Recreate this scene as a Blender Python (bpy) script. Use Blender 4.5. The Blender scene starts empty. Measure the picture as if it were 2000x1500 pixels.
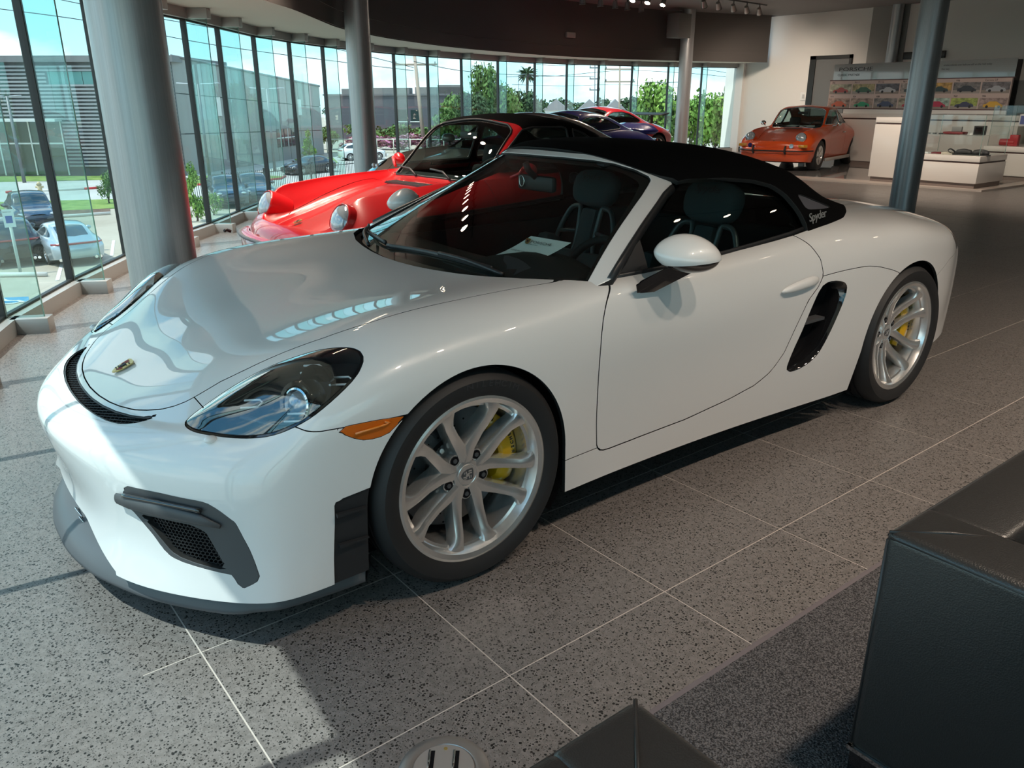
import bpy, bmesh, math, random
import numpy as np
from mathutils import Vector, Matrix
random.seed(7); RNG = np.random.default_rng(7)
SC = bpy.context.scene
COL = SC.collection
PI = math.pi

# ------------------------------------------------------------------ camera
cam_d = bpy.data.cameras.new('camera'); cam = bpy.data.objects.new('camera', cam_d); COL.objects.link(cam)
CAM = Vector((1.21757, 2.62258, 1.41213))
_f = Vector((-0.57569237, -0.74412234, -0.33891035)).normalized()
_r = _f.cross(Vector((0, 0, 1))).normalized(); _u = _r.cross(_f)
_c, _s = math.cos(-0.0026), math.sin(-0.0026)
_r, _u = _c*_r + _s*_u, -_s*_r + _c*_u
cam.matrix_world = Matrix(((_r.x, _u.x, -_f.x, CAM.x), (_r.y, _u.y, -_f.y, CAM.y), (_r.z, _u.z, -_f.z, CAM.z), (0, 0, 0, 1)))
cam_d.sensor_fit = 'HORIZONTAL'; cam_d.sensor_width = 36.0; cam_d.lens = 36.0*1546.34/2000.0
cam_d.clip_start = 0.05; cam_d.clip_end = 2000
SC.camera = cam

# ------------------------------------------------------------------ world, sun, exposure
SC.view_settings.view_transform = 'Standard'; SC.view_settings.look = 'None'
SC.view_settings.gamma = 1.0; SC.view_settings.use_curve_mapping = False
SC.view_settings.exposure = 1.27
try:
    SC.cycles.use_denoising = True
    SC.cycles.max_bounces = 10; SC.cycles.transparent_max_bounces = 24
    SC.cycles.sample_clamp_indirect = 6.0
    SC.cycles.caustics_reflective = False; SC.cycles.caustics_refractive = False
except Exception:
    pass
SKY_K, SUN_K, LAMP_K = 0.95, 2.4, 0.75
world = bpy.data.worlds.new('sky'); SC.world = world; world.use_nodes = True
wn, wl = world.node_tree.nodes, world.node_tree.links
wn.clear()
def _w(t, **k):
    n = wn.new(t)
    for a, b in k.items(): setattr(n, a, b)
    return n
w_out = _w('ShaderNodeOutputWorld'); w_bg = _w('ShaderNodeBackground')
w_tc = _w('ShaderNodeTexCoord')
w_sep = _w('ShaderNodeSeparateXYZ'); wl.new(w_tc.outputs['Generated'], w_sep.inputs[0])
w_rmp = _w('ShaderNodeValToRGB')
wl.new(w_sep.outputs['Z'], w_rmp.inputs[0])
cr = w_rmp.color_ramp
cr.elements[0].position = 0.0; cr.elements[0].color = (0.50, 0.72, 0.80, 1)
cr.elements[1].position = 0.8; cr.elements[1].color = (0.10, 0.30, 0.62, 1)
e = cr.elements.new(0.12); e.color = (0.30, 0.62, 0.74, 1)
e = cr.elements.new(0.35); e.color = (0.16, 0.46, 0.70, 1)
# cumulus: noise on the sky direction flattened towards the horizon
w_map = _w('ShaderNodeMapping'); w_map.inputs['Scale'].default_value = (1.0, 1.0, 2.6)
wl.new(w_tc.outputs['Generated'], w_map.inputs['Vector'])
w_n = _w('ShaderNodeTexNoise'); w_n.inputs['Scale'].default_value = 3.4; w_n.inputs['Detail'].default_value = 9; w_n.inputs['Roughness'].default_value = 0.55
wl.new(w_map.outputs[0], w_n.inputs['Vector'])
w_cr = _w('ShaderNodeValToRGB'); wl.new(w_n.outputs['Fac'], w_cr.inputs[0])
w_cr.color_ramp.elements[0].position = 0.47; w_cr.color_ramp.elements[0].color = (0, 0, 0, 1)
w_cr.color_ramp.elements[1].position = 0.60; w_cr.color_ramp.elements[1].color = (1, 1, 1, 1)
w_mix = _w('ShaderNodeMixRGB'); wl.new(w_cr.outputs[0], w_mix.inputs['Fac'])
wl.new(w_rmp.outputs[0], w_mix.inputs[1]); w_mix.inputs[2].default_value = (0.98, 0.98, 0.97, 1)
wl.new(w_mix.outputs[0], w_bg.inputs['Color']); w_bg.inputs['Strength'].default_value = SKY_K
wl.new(w_bg.outputs[0], w_out.inputs['Surface'])
SUN_EL = math.radians(63)
sun_d = bpy.data.lights.new('sun', 'SUN'); sun_d.energy = SUN_K; sun_d.angle = math.radians(0.6); sun_d.color = (1.0, 0.97, 0.92)
sun = bpy.data.objects.new('sun', sun_d); COL.objects.link(sun)
sun.rotation_euler = Vector((-math.cos(SUN_EL), 0.06, -math.sin(SUN_EL))).to_track_quat('-Z', 'Y').to_euler()

# ------------------------------------------------------------------ materials
MATS = {}
def mat(name, base=(0.5, 0.5, 0.5), rough=0.5, metal=0.0, coat=0.0, spec=0.5, emit=None, ek=0.0, coat_rough=0.03):
    if name in MATS: return MATS[name]
    m = bpy.data.materials.new(name); m.use_nodes = True
    b = m.node_tree.nodes['Principled BSDF']
    b.inputs['Base Color'].default_value = (*base, 1); b.inputs['Roughness'].default_value = rough
    b.inputs['Metallic'].default_value = metal; b.inputs['Coat Weight'].default_value = coat
    b.inputs['Coat Roughness'].default_value = coat_rough; b.inputs['Specular IOR Level'].default_value = spec
    if emit: b.inputs['Emission Color'].default_value = (*emit, 1); b.inputs['Emission Strength'].default_value = ek
    MATS[name] = m
    return m
def nodes(m): return m.node_tree.nodes, m.node_tree.links, m.node_tree.nodes['Principled BSDF']
def glass(name, tint=(0.8, 0.9, 0.87), refl=1.0, rough=0.0, ior=1.5):
    """thin pane: tinted see-through plus a Fresnel reflection"""
    if name in MATS: return MATS[name]
    m = bpy.data.materials.new(name); m.use_nodes = True
    n, l = m.node_tree.nodes, m.node_tree.links; n.clear()
    o = n.new('ShaderNodeOutputMaterial'); t = n.new('ShaderNodeBsdfTransparent'); g = n.new('ShaderNodeBsdfGlossy'); x = n.new('ShaderNodeMixShader')
    lw = n.new('ShaderNodeLayerWeight'); lw.inputs['Blend'].default_value = 0.5
    pw = n.new('ShaderNodeMath'); pw.operation = 'POWER'; pw.inputs[1].default_value = 5.0; l.new(lw.outputs['Facing'], pw.inputs[0])
    fr = n.new('ShaderNodeMath'); fr.operation = 'MULTIPLY_ADD'; fr.inputs[1].default_value = 0.94; fr.inputs[2].default_value = 0.06; l.new(pw.outputs[0], fr.inputs[0])
    mu = n.new('ShaderNodeMath'); mu.operation = 'MULTIPLY'; mu.inputs[1].default_value = refl; mu.use_clamp = True
    t.inputs['Color'].default_value = (*tint, 1); g.inputs['Roughness'].default_value = rough; g.inputs['Color'].default_value = (1, 1, 1, 1)
    l.new(fr.outputs[0], mu.inputs[0]); l.new(mu.outputs[0], x.inputs[0]); l.new(t.outputs[0], x.inputs[1]); l.new(g.outputs[0], x.inputs[2]); l.new(x.outputs[0], o.inputs[0])
    MATS[name] = m
    return m
def noise_col(m, c1, c2, scale, detail=4, lo=0.35, hi=0.65, coord='Object', rough=0.6, stretch=None):
    n, l, b = nodes(m)
    tc = n.new('ShaderNodeTexCoord'); ns = n.new('ShaderNodeTexNoise'); rp = n.new('ShaderNodeValToRGB')
    ns.inputs['Scale'].default_value = scale; ns.inputs['Detail'].default_value = detail; ns.inputs['Roughness'].default_value = rough
    src = tc.outputs[coord]
    if stretch:
        mp = n.new('ShaderNodeMapping'); mp.inputs['Scale'].default_value = stretch; l.new(src, mp.inputs[0]); src = mp.outputs[0]
    l.new(src, ns.inputs['Vector']); l.new(ns.outputs['Fac'], rp.inputs[0])
    rp.color_ramp.elements[0].position = lo; rp.color_ramp.elements[0].color = (*c1, 1)
    rp.color_ramp.elements[1].position = hi; rp.color_ramp.elements[1].color = (*c2, 1)
    l.new(rp.outputs[0], b.inputs['Base Color'])
    return ns
def bump(m, scale, strength, dist=0.01, detail=3, coord='Object', kind='noise', stretch=None):
    n, l, b = nodes(m)
    tc = n.new('ShaderNodeTexCoord')
    ns = n.new('ShaderNodeTexNoise' if kind == 'noise' else 'ShaderNodeTexVoronoi'); bp = n.new('ShaderNodeBump')
    ns.inputs['Scale'].default_value = scale
    if kind == 'noise': ns.inputs['Detail'].default_value = detail
    src = tc.outputs[coord]
    if stretch:
        mp = n.new('ShaderNodeMapping'); mp.inputs['Scale'].default_value = stretch; l.new(src, mp.inputs[0]); src = mp.outputs[0]
    l.new(src, ns.inputs['Vector']); l.new(ns.outputs[0], bp.inputs['Height'])
    bp.inputs['Strength'].default_value = strength; bp.inputs['Distance'].default_value = dist
    l.new(bp.outputs[0], b.inputs['Normal'])

# ------------------------------------------------------------------ object helpers
def mesh_obj(name, V, F, m, parent=None, smooth=False, N=None, mats=None, fm=None):
    me = bpy.data.meshes.new(name)
    V = [tuple(map(float, v)) for v in V]; F = [tuple(int(i) for i in f) for f in F]
    me.from_pydata(V, [], F)
    for mm in (mats or [m]): me.materials.append(mm)
    if fm is not None: me.polygons.foreach_set('material_index', np.asarray(fm, dtype=np.int32))
    if smooth: me.polygons.foreach_set('use_smooth', np.ones(len(me.polygons), dtype=bool))
    me.update()
    if N is not None:
        try: me.normals_split_custom_set_from_vertices([tuple(map(float, n)) for n in N])
        except Exception: pass
    return link(name, me, parent)
def link(name, me, parent=None):
    o = bpy.data.objects.new(name, me); COL.objects.link(o)
    if parent is not None: o.parent = parent
    return o
def bm_obj(name, bm, m, parent=None, smooth=False, angle=None, mats=None):
    me = bpy.data.meshes.new(name)
    bmesh.ops.recalc_face_normals(bm, faces=bm.faces)
    bm.to_mesh(me); bm.free()
    for mm in (mats or [m]): me.materials.append(mm)
    if smooth or angle:
        me.polygons.foreach_set('use_smooth', np.ones(len(me.polygons), dtype=bool))
    if angle:
        try: me.set_sharp_from_angle(angle=math.radians(angle))
        except Exception: pass
    me.update()
    return link(name, me, parent)
def thing(name, label, cat, loc=(0, 0, 0), rotz=0.0, group=None):
    o = bpy.data.objects.new(name, None); COL.objects.link(o)
    o.location = loc; o.rotation_euler = (0, 0, rotz); o.empty_display_size = 0.1
    o['label'] = label; o['category'] = cat
    if group: o['group'] = group
    return o
def tag(o, label, cat, group=None):
    o['label'] = label; o['category'] = cat
    if group: o['group'] = group
    return o
def struct(o): o['kind'] = 'structure'; return o
def stuff(o): o['kind'] = 'stuff'; return o
def dup(root, loc, rotz, label=None, group=None):
    r = root.copy(); COL.objects.link(r); r.location = loc; r.rotation_euler = (root.rotation_euler[0], root.rotation_euler[1], rotz)
    if label: r['label'] = label
    if group: r['group'] = group
    for ch in list(root.children):
        c = ch.copy(); COL.objects.link(c); c.parent = r
        for g in list(ch.children):
            d = g.copy(); COL.objects.link(d); d.parent = c
    return r
def box(bm, x0, x1, y0, y1, z0, z1, M=None, bevel=0.0):
    r = bmesh.ops.create_cube(bm, size=1.0)
    vs = r['verts']
    for v in vs: v.co = Vector((x0+(v.co.x+.5)*(x1-x0), y0+(v.co.y+.5)*(y1-y0), z0+(v.co.z+.5)*(z1-z0)))
    if bevel:
        es = list({e for v in vs for e in v.link_edges})
        rr = bmesh.ops.bevel(bm, geom=es, offset=bevel, segments=2, affect='EDGES', profile=0.5)
        vs = list({v for f in rr['faces'] for v in f.verts} | {v for v in vs if v.is_valid})
    if M is not None: bmesh.ops.transform(bm, matrix=M, verts=vs)
    return vs
def box_obj(name, x0, x1, y0, y1, z0, z1, m, parent=None, bevel=0.0, M=None):
    bm = bmesh.new(); box(bm, x0, x1, y0, y1, z0, z1, M, bevel)
    return bm_obj(name, bm, m, parent, angle=35 if bevel else None)
def cyl(bm, p0, p1, r0, r1=None, seg=16, caps=True):
    p0, p1 = Vector(p0), Vector(p1); d = p1-p0
    q = d.to_track_quat('Z', 'Y').to_matrix().to_4x4(); q.translation = (p0+p1)/2
    return bmesh.ops.create_cone(bm, cap_ends=caps, segments=seg, radius1=r0, radius2=r0 if r1 is None else r1, depth=d.length, matrix=q)['verts']
def cyl_obj(name, p0, p1, r0, m, parent=None, r1=None, seg=16):
    bm = bmesh.new(); cyl(bm, p0, p1, r0, r1, seg); return bm_obj(name, bm, m, parent, angle=40)
def tube(bm, pts, rad, seg=8, closed=False, flat=None):
    """tube along a polyline; rad a number or one per point; flat=(a,b) squeezes the section"""
    P = [Vector(p) for p in pts]; n = len(P); rings = []
    up = Vector((0, 0, 1)); prev = None
    for i in range(n):
        t = (P[(i+1) % n]-P[i-1]) if closed else (P[min(i+1, n-1)]-P[max(i-1, 0)])
        t.normalize()
        a = prev - t*prev.dot(t) if prev is not None else (up - t*up.dot(t))
        if a.length < 1e-4: a = Vector((1, 0, 0)) - t*t.x
        a.normalize(); prev = a; b = t.cross(a)
        r = rad[i] if hasattr(rad, '__len__') else rad
        fa, fb = flat or (1, 1)
        rings.append([bm.verts.new(P[i]+(a*math.cos(2*PI*k/seg)*fa+b*math.sin(2*PI*k/seg)*fb)*r) for k in range(seg)])
    m = n if closed else n-1
    for i in range(m):
        A, B = rings[i], rings[(i+1) % n]
        for k in range(seg): bm.faces.new((A[k], A[(k+1) % seg], B[(k+1) % seg], B[k]))
    if not closed:
        bm.faces.new(rings[0][::-1]); bm.faces.new(rings[-1])
def tube_obj(name, pts, rad, m, parent=None, seg=8, closed=False, flat=None):
    bm = bmesh.new(); tube(bm, pts, rad, seg, closed, flat); return bm_obj(name, bm, m, parent, smooth=True)
def lathe(bm, prof, seg=48, axis='y', M=None):
    """profile [(radius, along)] spun round an axis"""
    rings = []
    for r, a in prof:
        ring = []
        for k in range(seg):
            t = 2*PI*k/seg; c, s = r*math.cos(t), r*math.sin(t)
            co = Vector((c, a, s)) if axis == 'y' else Vector((c, s, a)) if axis == 'z' else Vector((a, c, s))
            ring.append(bm.verts.new(M @ co if M is not None else co))
        rings.append(ring)
    for A, B in zip(rings[:-1], rings[1:]):
        for k in range(seg): bm.faces.new((A[k], A[(k+1) % seg], B[(k+1) % seg], B[k]))
    return rings
def prism(bm, pts, d0, d1, M=None):
    """polygon pts (u, v) extruded from d0 to d1 along local z"""
    a = [bm.verts.new((u, v, d0)) for u, v in pts]; b = [bm.verts.new((u, v, d1)) for u, v in pts]
    n = len(pts)
    try: bm.faces.new(a[::-1]); bm.faces.new(b)
    except ValueError: pass
    for i in range(n): bm.faces.new((a[i], a[(i+1) % n], b[(i+1) % n], b[i]))
    if M is not None: bmesh.ops.transform(bm, matrix=M, verts=a+b)
def frame_m(o, ex, ey, ez):
    return Matrix(((ex[0], ey[0], ez[0], o[0]), (ex[1], ey[1], ez[1], o[1]), (ex[2], ey[2], ez[2], o[2]), (0, 0, 0, 1)))
def text_obj(name, s, size, M, m, parent=None, depth=0.0, align='LEFT', shear=0.0, space=1.0, wide=1.0, offset=0.0):
    cu = bpy.data.curves.new('lettering', 'FONT'); cu.body = s; cu.size = size; cu.extrude = depth; cu.align_x = align; cu.shear = shear; cu.space_character = space
    cu.resolution_u = 3; cu.offset = offset
    t = bpy.data.objects.new('lettering', cu); COL.objects.link(t)
    dg = bpy.context.evaluated_depsgraph_get(); me = bpy.data.meshes.new_from_object(t.evaluated_get(dg))
    bpy.data.objects.remove(t); bpy.data.curves.remove(cu)
    me.transform(M @ Matrix.Scale(wide, 4, (1, 0, 0))); me.name = name
    me.materials.clear(); me.materials.append(m)
    return link(name, me, parent)
def pchip(xs, ys):
    xs = np.asarray(xs, float); ys = np.asarray(ys, float)
    if xs[0] > xs[-1]: xs, ys = xs[::-1], ys[::-1]
    h = np.diff(xs); d = np.diff(ys)/h; n = len(xs); m = np.zeros(n)
    for i in range(1, n-1):
        if d[i-1]*d[i] > 0:
            w1, w2 = 2*h[i]+h[i-1], h[i]+2*h[i-1]; m[i] = (w1+w2)/(w1/d[i-1]+w2/d[i])
    if n > 1:
        m[0] = d[0]; m[-1] = d[-1]
    def f(x):
        x = np.clip(np.asarray(x, float), xs[0], xs[-1]); i = np.clip(np.searchsorted(xs, x)-1, 0, n-2)
        t = (x-xs[i])/h[i]
        return (2*t**3-3*t**2+1)*ys[i]+(t**3-2*t**2+t)*h[i]*m[i]+(-2*t**3+3*t**2)*ys[i+1]+(t**3-t**2)*h[i]*m[i+1]
    return f
def catmull(P, n=8, closed=False):
    P = [np.asarray(p, float) for p in P]; out = []; N = len(P)
    for i in range(N if closed else N-1):
        g = (lambda k: P[k % N]) if closed else (lambda k: P[min(max(k, 0), N-1)])
        a, b, c, d = g(i-1), g(i), g(i+1), g(i+2)
        for k in range(n):
            t = k/n; out.append(.5*((2*b)+(-a+c)*t+(2*a-5*b+4*c-d)*t*t+(-a+3*b-3*c+d)*t**3))
    if not closed: out.append(P[-1])
    return np.array(out)

# ------------------------------------------------------------------ car shells: a cage is subdivided, then cut into panels along curves
def subdivide(V, F, level=3, fit=3):
    V = np.asarray(V, float); T = V.copy(); out = None
    me = bpy.data.meshes.new('cage'); me.from_pydata([tuple(v) for v in V], [], F); o = bpy.data.objects.new('cage', me); COL.objects.link(o)
    md = o.modifiers.new('s', 'SUBSURF'); md.subdivision_type = 'CATMULL_CLARK'; md.boundary_smooth = 'PRESERVE_CORNERS'
    C = V.copy()
    for it in range(fit+1):
        md.levels = 2 if it < fit else level
        me.vertices.foreach_set('co', C.ravel()); me.update()
        dg = bpy.context.evaluated_depsgraph_get(); dg.update(); ev = o.evaluated_get(dg).to_mesh()
        n = len(ev.vertices); co = np.empty(n*3); ev.vertices.foreach_get('co', co); co = co.reshape(-1, 3)
        if it < fit: C = C + (T-co[:len(T)])*0.85
        else:
            fs = np.empty(len(ev.loops), dtype=np.int32); ev.loops.foreach_get('vertex_index', fs)
            out = (co.copy(), fs.reshape(-1, 4).copy())
        o.evaluated_get(dg).to_mesh_clear()
    bpy.data.objects.remove(o); bpy.data.meshes.remove(me)
    return out
def to_tris(Q): return np.concatenate([Q[:, [0, 1, 2]], Q[:, [0, 2, 3]]])
def vnormals(V, T):
    n = np.cross(V[T[:, 1]]-V[T[:, 0]], V[T[:, 2]]-V[T[:, 0]]); N = np.zeros_like(V)
    for k in range(3): np.add.at(N, T[:, k], n)
    return N/np.maximum(np.linalg.norm(N, axis=1, keepdims=True), 1e-12)
class Surf:
    """triangles with smooth normals that can be split along f = 0"""
    def __init__(s, V, T, N=None): s.V, s.T = V, T; s.nlip = 0; s.N = vnormals(V, T) if N is None else N
    def split(s, fv):
        fv = np.where(np.abs(fv) < 1e-6, 1e-6, fv)
        sg = fv > 0; t = s.T; c = sg[t].sum(1)
        allp, alln, mix = t[c == 3], t[c == 0], t[(c == 1) | (c == 2)]
        if len(mix) == 0: return Surf(s.V, allp, s.N).clean(), Surf(s.V, alln, s.N).clean()
        # rotate so vertex 0 is the odd one out
        ms = sg[mix]; cc = ms.sum(1); odd = np.where(cc == 1, ms.argmax(1), (~ms).argmax(1))
        idx = (odd[:, None]+np.arange(3)) % 3; m = np.take_along_axis(mix, idx, 1)
        E = np.concatenate([m[:, [0, 1]], m[:, [0, 2]]]); Es = np.sort(E, 1)
        U, inv = np.unique(Es, axis=0, return_inverse=True); inv = inv.ravel()
        a, b = U[:, 0], U[:, 1]; w = (fv[a]/(fv[a]-fv[b]))[:, None]
        nv = s.V[a]*(1-w)+s.V[b]*w; nn = s.N[a]*(1-w)+s.N[b]*w; nn /= np.maximum(np.linalg.norm(nn, axis=1, keepdims=True), 1e-9)
        base = len(s.V); p = base+inv[:len(m)]; q = base+inv[len(m):]
        tip = np.stack([m[:, 0], p, q], 1); q1 = np.stack([p, m[:, 1], m[:, 2]], 1); q2 = np.stack([p, m[:, 2], q], 1)
        pos_tip = sg[m[:, 0]]
        V = np.concatenate([s.V, nv]); N = np.concatenate([s.N, nn])
        P = np.concatenate([allp, tip[pos_tip], q1[~pos_tip], q2[~pos_tip]]); Q = np.concatenate([alln, tip[~pos_tip], q1[pos_tip], q2[pos_tip]])
        return Surf(V, P, N).clean(), Surf(V, Q, N).clean()
    def clean(s):
        if len(s.T) == 0: return Surf(s.V[:0], s.T, s.N[:0])
        u, inv = np.unique(s.T, return_inverse=True)
        return Surf(s.V[u], inv.reshape(-1, 3), s.N[u])
    def offset(s, d): return Surf(s.V+s.N*d, s.T, s.N)
    def boundary(s):
        E = np.concatenate([s.T[:, [0, 1]], s.T[:, [1, 2]], s.T[:, [2, 0]]]); k = np.sort(E, 1)
        U, inv, cnt = np.unique(k, axis=0, return_inverse=True, return_counts=True)
        return E[cnt[inv.ravel()] == 1]
    def loops(s):
        nx = {int(a): int(b) for a, b in s.boundary()}; out = []
        while nx:
            a0 = next(iter(nx)); lp = [a0]; b = nx.pop(a0)
            while b != a0 and b in nx: lp.append(b); b = nx.pop(b)
            out.append(lp)
        return sorted(out, key=len, reverse=True)
    def lipped(s, depth=0.012, rnd=0.0009, where=None):
        """turn the open edges inwards: a small rounded edge and a flange"""
        B = s.boundary()
        if where is not None and len(B): B = B[where(s.V[B[:, 0]]) & where(s.V[B[:, 1]])]
        if len(B) == 0: return s
        u = np.unique(B); mp = -np.ones(len(s.V), int); mp[u] = np.arange(len(u))
        # outward tangent at the boundary
        tang = np.zeros((len(u), 3)); e = s.V[B[:, 1]]-s.V[B[:, 0]]
        for k in (0, 1): np.add.at(tang, mp[B[:, k]], e)
        tang /= np.maximum(np.linalg.norm(tang, axis=1, keepdims=True), 1e-9)
        n = s.N[u]; out = np.cross(tang, n); out /= np.maximum(np.linalg.norm(out, axis=1, keepdims=True), 1e-9)
        rings_v = [s.V[u], s.V[u]+out*rnd*.7-n*rnd*.3, s.V[u]+out*rnd-n*rnd, s.V[u]+out*rnd-n*depth]
        h = (n+out); h /= np.linalg.norm(h, axis=1, keepdims=True)
        rings_n = [n, h, out, out]
        V, N, T = [s.V], [s.N], [s.T]; base = len(s.V); L = len(u)
        for rv, rn in zip(rings_v[1:], rings_n[1:]): V.append(rv); N.append(rn)
        def ix(r, j): return u[j] if r == 0 else base+(r-1)*L+j
        a, b = mp[B[:, 0]], mp[B[:, 1]]
        for r in range(3):
            T.append(np.stack([ix(r, b), ix(r, a), ix(r+1, a)], 1)); T.append(np.stack([ix(r, b), ix(r+1, a), ix(r+1, b)], 1))
        o = Surf(np.concatenate(V), np.concatenate(T), np.concatenate(N)); o.nlip = 4*len(B); return o
    def obj(s, name, m, parent=None):
        if s.nlip:   # flanges behind the rounded edge are coloured black as painted gap shade
            fm = np.zeros(len(s.T), np.int32); fm[-s.nlip:] = 1; return mesh_obj(name, s.V, s.T, m, parent, True, s.N, mats=[m, mat('seam_shade', (.012, .012, .012), .8)], fm=fm)
        return mesh_obj(name, s.V, s.T, m, parent, True, s.N)
def sdpoly(P, poly):
    """signed distance of 2D points to a closed polygon, negative inside"""
    P = np.asarray(P, float); A = np.asarray(poly, float); B = np.roll(A, -1, 0)
    best = np.full(len(P), 1e9); ins = np.zeros(len(P), bool)
    for a, b in zip(A, B):
        ab = b-a; ap = P-a; L = max(ab@ab, 1e-12); t = np.clip((ap@ab)/L, 0, 1)
        best = np.minimum(best, np.linalg.norm(ap-t[:, None]*ab, axis=1))
        c = (a[1] > P[:, 1]) != (b[1] > P[:, 1])
        with np.errstate(divide='ignore', invalid='ignore'):
            xi = (b[0]-a[0])*(P[:, 1]-a[1])/(b[1]-a[1])+a[0]
        ins ^= c & (P[:, 0] < xi)
    return np.where(ins, -best, best)
def sdline(P, line):
    P = np.asarray(P, float); A = np.asarray(line, float); best = np.full(len(P), 1e9)
    for a, b in zip(A[:-1], A[1:]):
        ab = b-a; ap = P-a; t = np.clip((ap@ab)/max(ab@ab, 1e-12), 0, 1)
        best = np.minimum(best, np.linalg.norm(ap-t[:, None]*ab, axis=1))
    return best
def cut_gap(s, f, gap=0.004):
    """two pieces with a real shut gap between them: (outside f>0, inside f<0)"""
    fv = f(s.V); a = s.split(fv-gap/2)[0]; b = s.split(fv+gap/2)[1]
    return a, b
def side_f(poly, ymin=0.3, sgn=None):
    poly = np.asarray(poly, float)
    def f(V):
        d = sdpoly(V[:, [0, 2]], poly); far = (np.abs(V[:, 1]) < ymin) if sgn is None else (V[:, 1]*sgn < ymin)
        return np.where(far, np.maximum(d, 0.05), d)
    return f
def top_f(poly, zmin=0.3):
    poly = np.asarray(poly, float)
    def f(V):
        d = sdpoly(np.stack([V[:, 0], V[:, 1]], 1), poly); return np.where(V[:, 2] < zmin, np.maximum(d, 0.05), d)
    return f
def cage_from_rows(rows, top, nf, ns):
    """rows[r][c] (bottom to crest; c: nf front points centre->corner, ns side points, nf rear points corner->centre) and
    top[i][j] inner points (i over the side columns, j from next to the crest to the spine) -> mirrored cage"""
    V, F, key = [], [], {}
    def add(p, y0=False):
        p = tuple(float(x) for x in p)
        if y0: p = (p[0], 0.0, p[2])
        k = tuple(round(x, 5) for x in p)
        if k not in key: key[k] = len(V); V.append(p)
        return key[k]
    R, Cn = len(rows), len(rows[0])
    for sgn in (1, -1):
        def q(p): return (p[0], p[1]*sgn, p[2])
        I = [[add(q(rows[r][c]), c in (0, Cn-1)) for c in range(Cn)] for r in range(R)]
        for r in range(R-1):
            for c in range(Cn-1):
                f = (I[r][c], I[r][c+1], I[r+1][c+1], I[r+1][c]); F.append(f if sgn > 0 else f[::-1])
        # top patch: grid over side columns (corner..corner) x (crest..spine)
        c0, c1 = nf, nf+ns-1; n = c1-c0+1; J = nf+1
        G = [[None]*J for _ in range(n)]
        for i in range(n):
            G[i][0] = I[R-1][c0+i]
            for j in range(1, J): 
                if i == 0: G[i][j] = I[R-1][c0-j]
                elif i == n-1: G[i][j] = I[R-1][c1+j]
                else: G[i][j] = add(q(top[i][j-1]), j == J-1)
        for i in range(n-1):
            for j in range(J-1):
                f = (G[i][j], G[i+1][j], G[i+1][j+1], G[i][j+1]); F.append(f if sgn > 0 else f[::-1])
    return V, F
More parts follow.
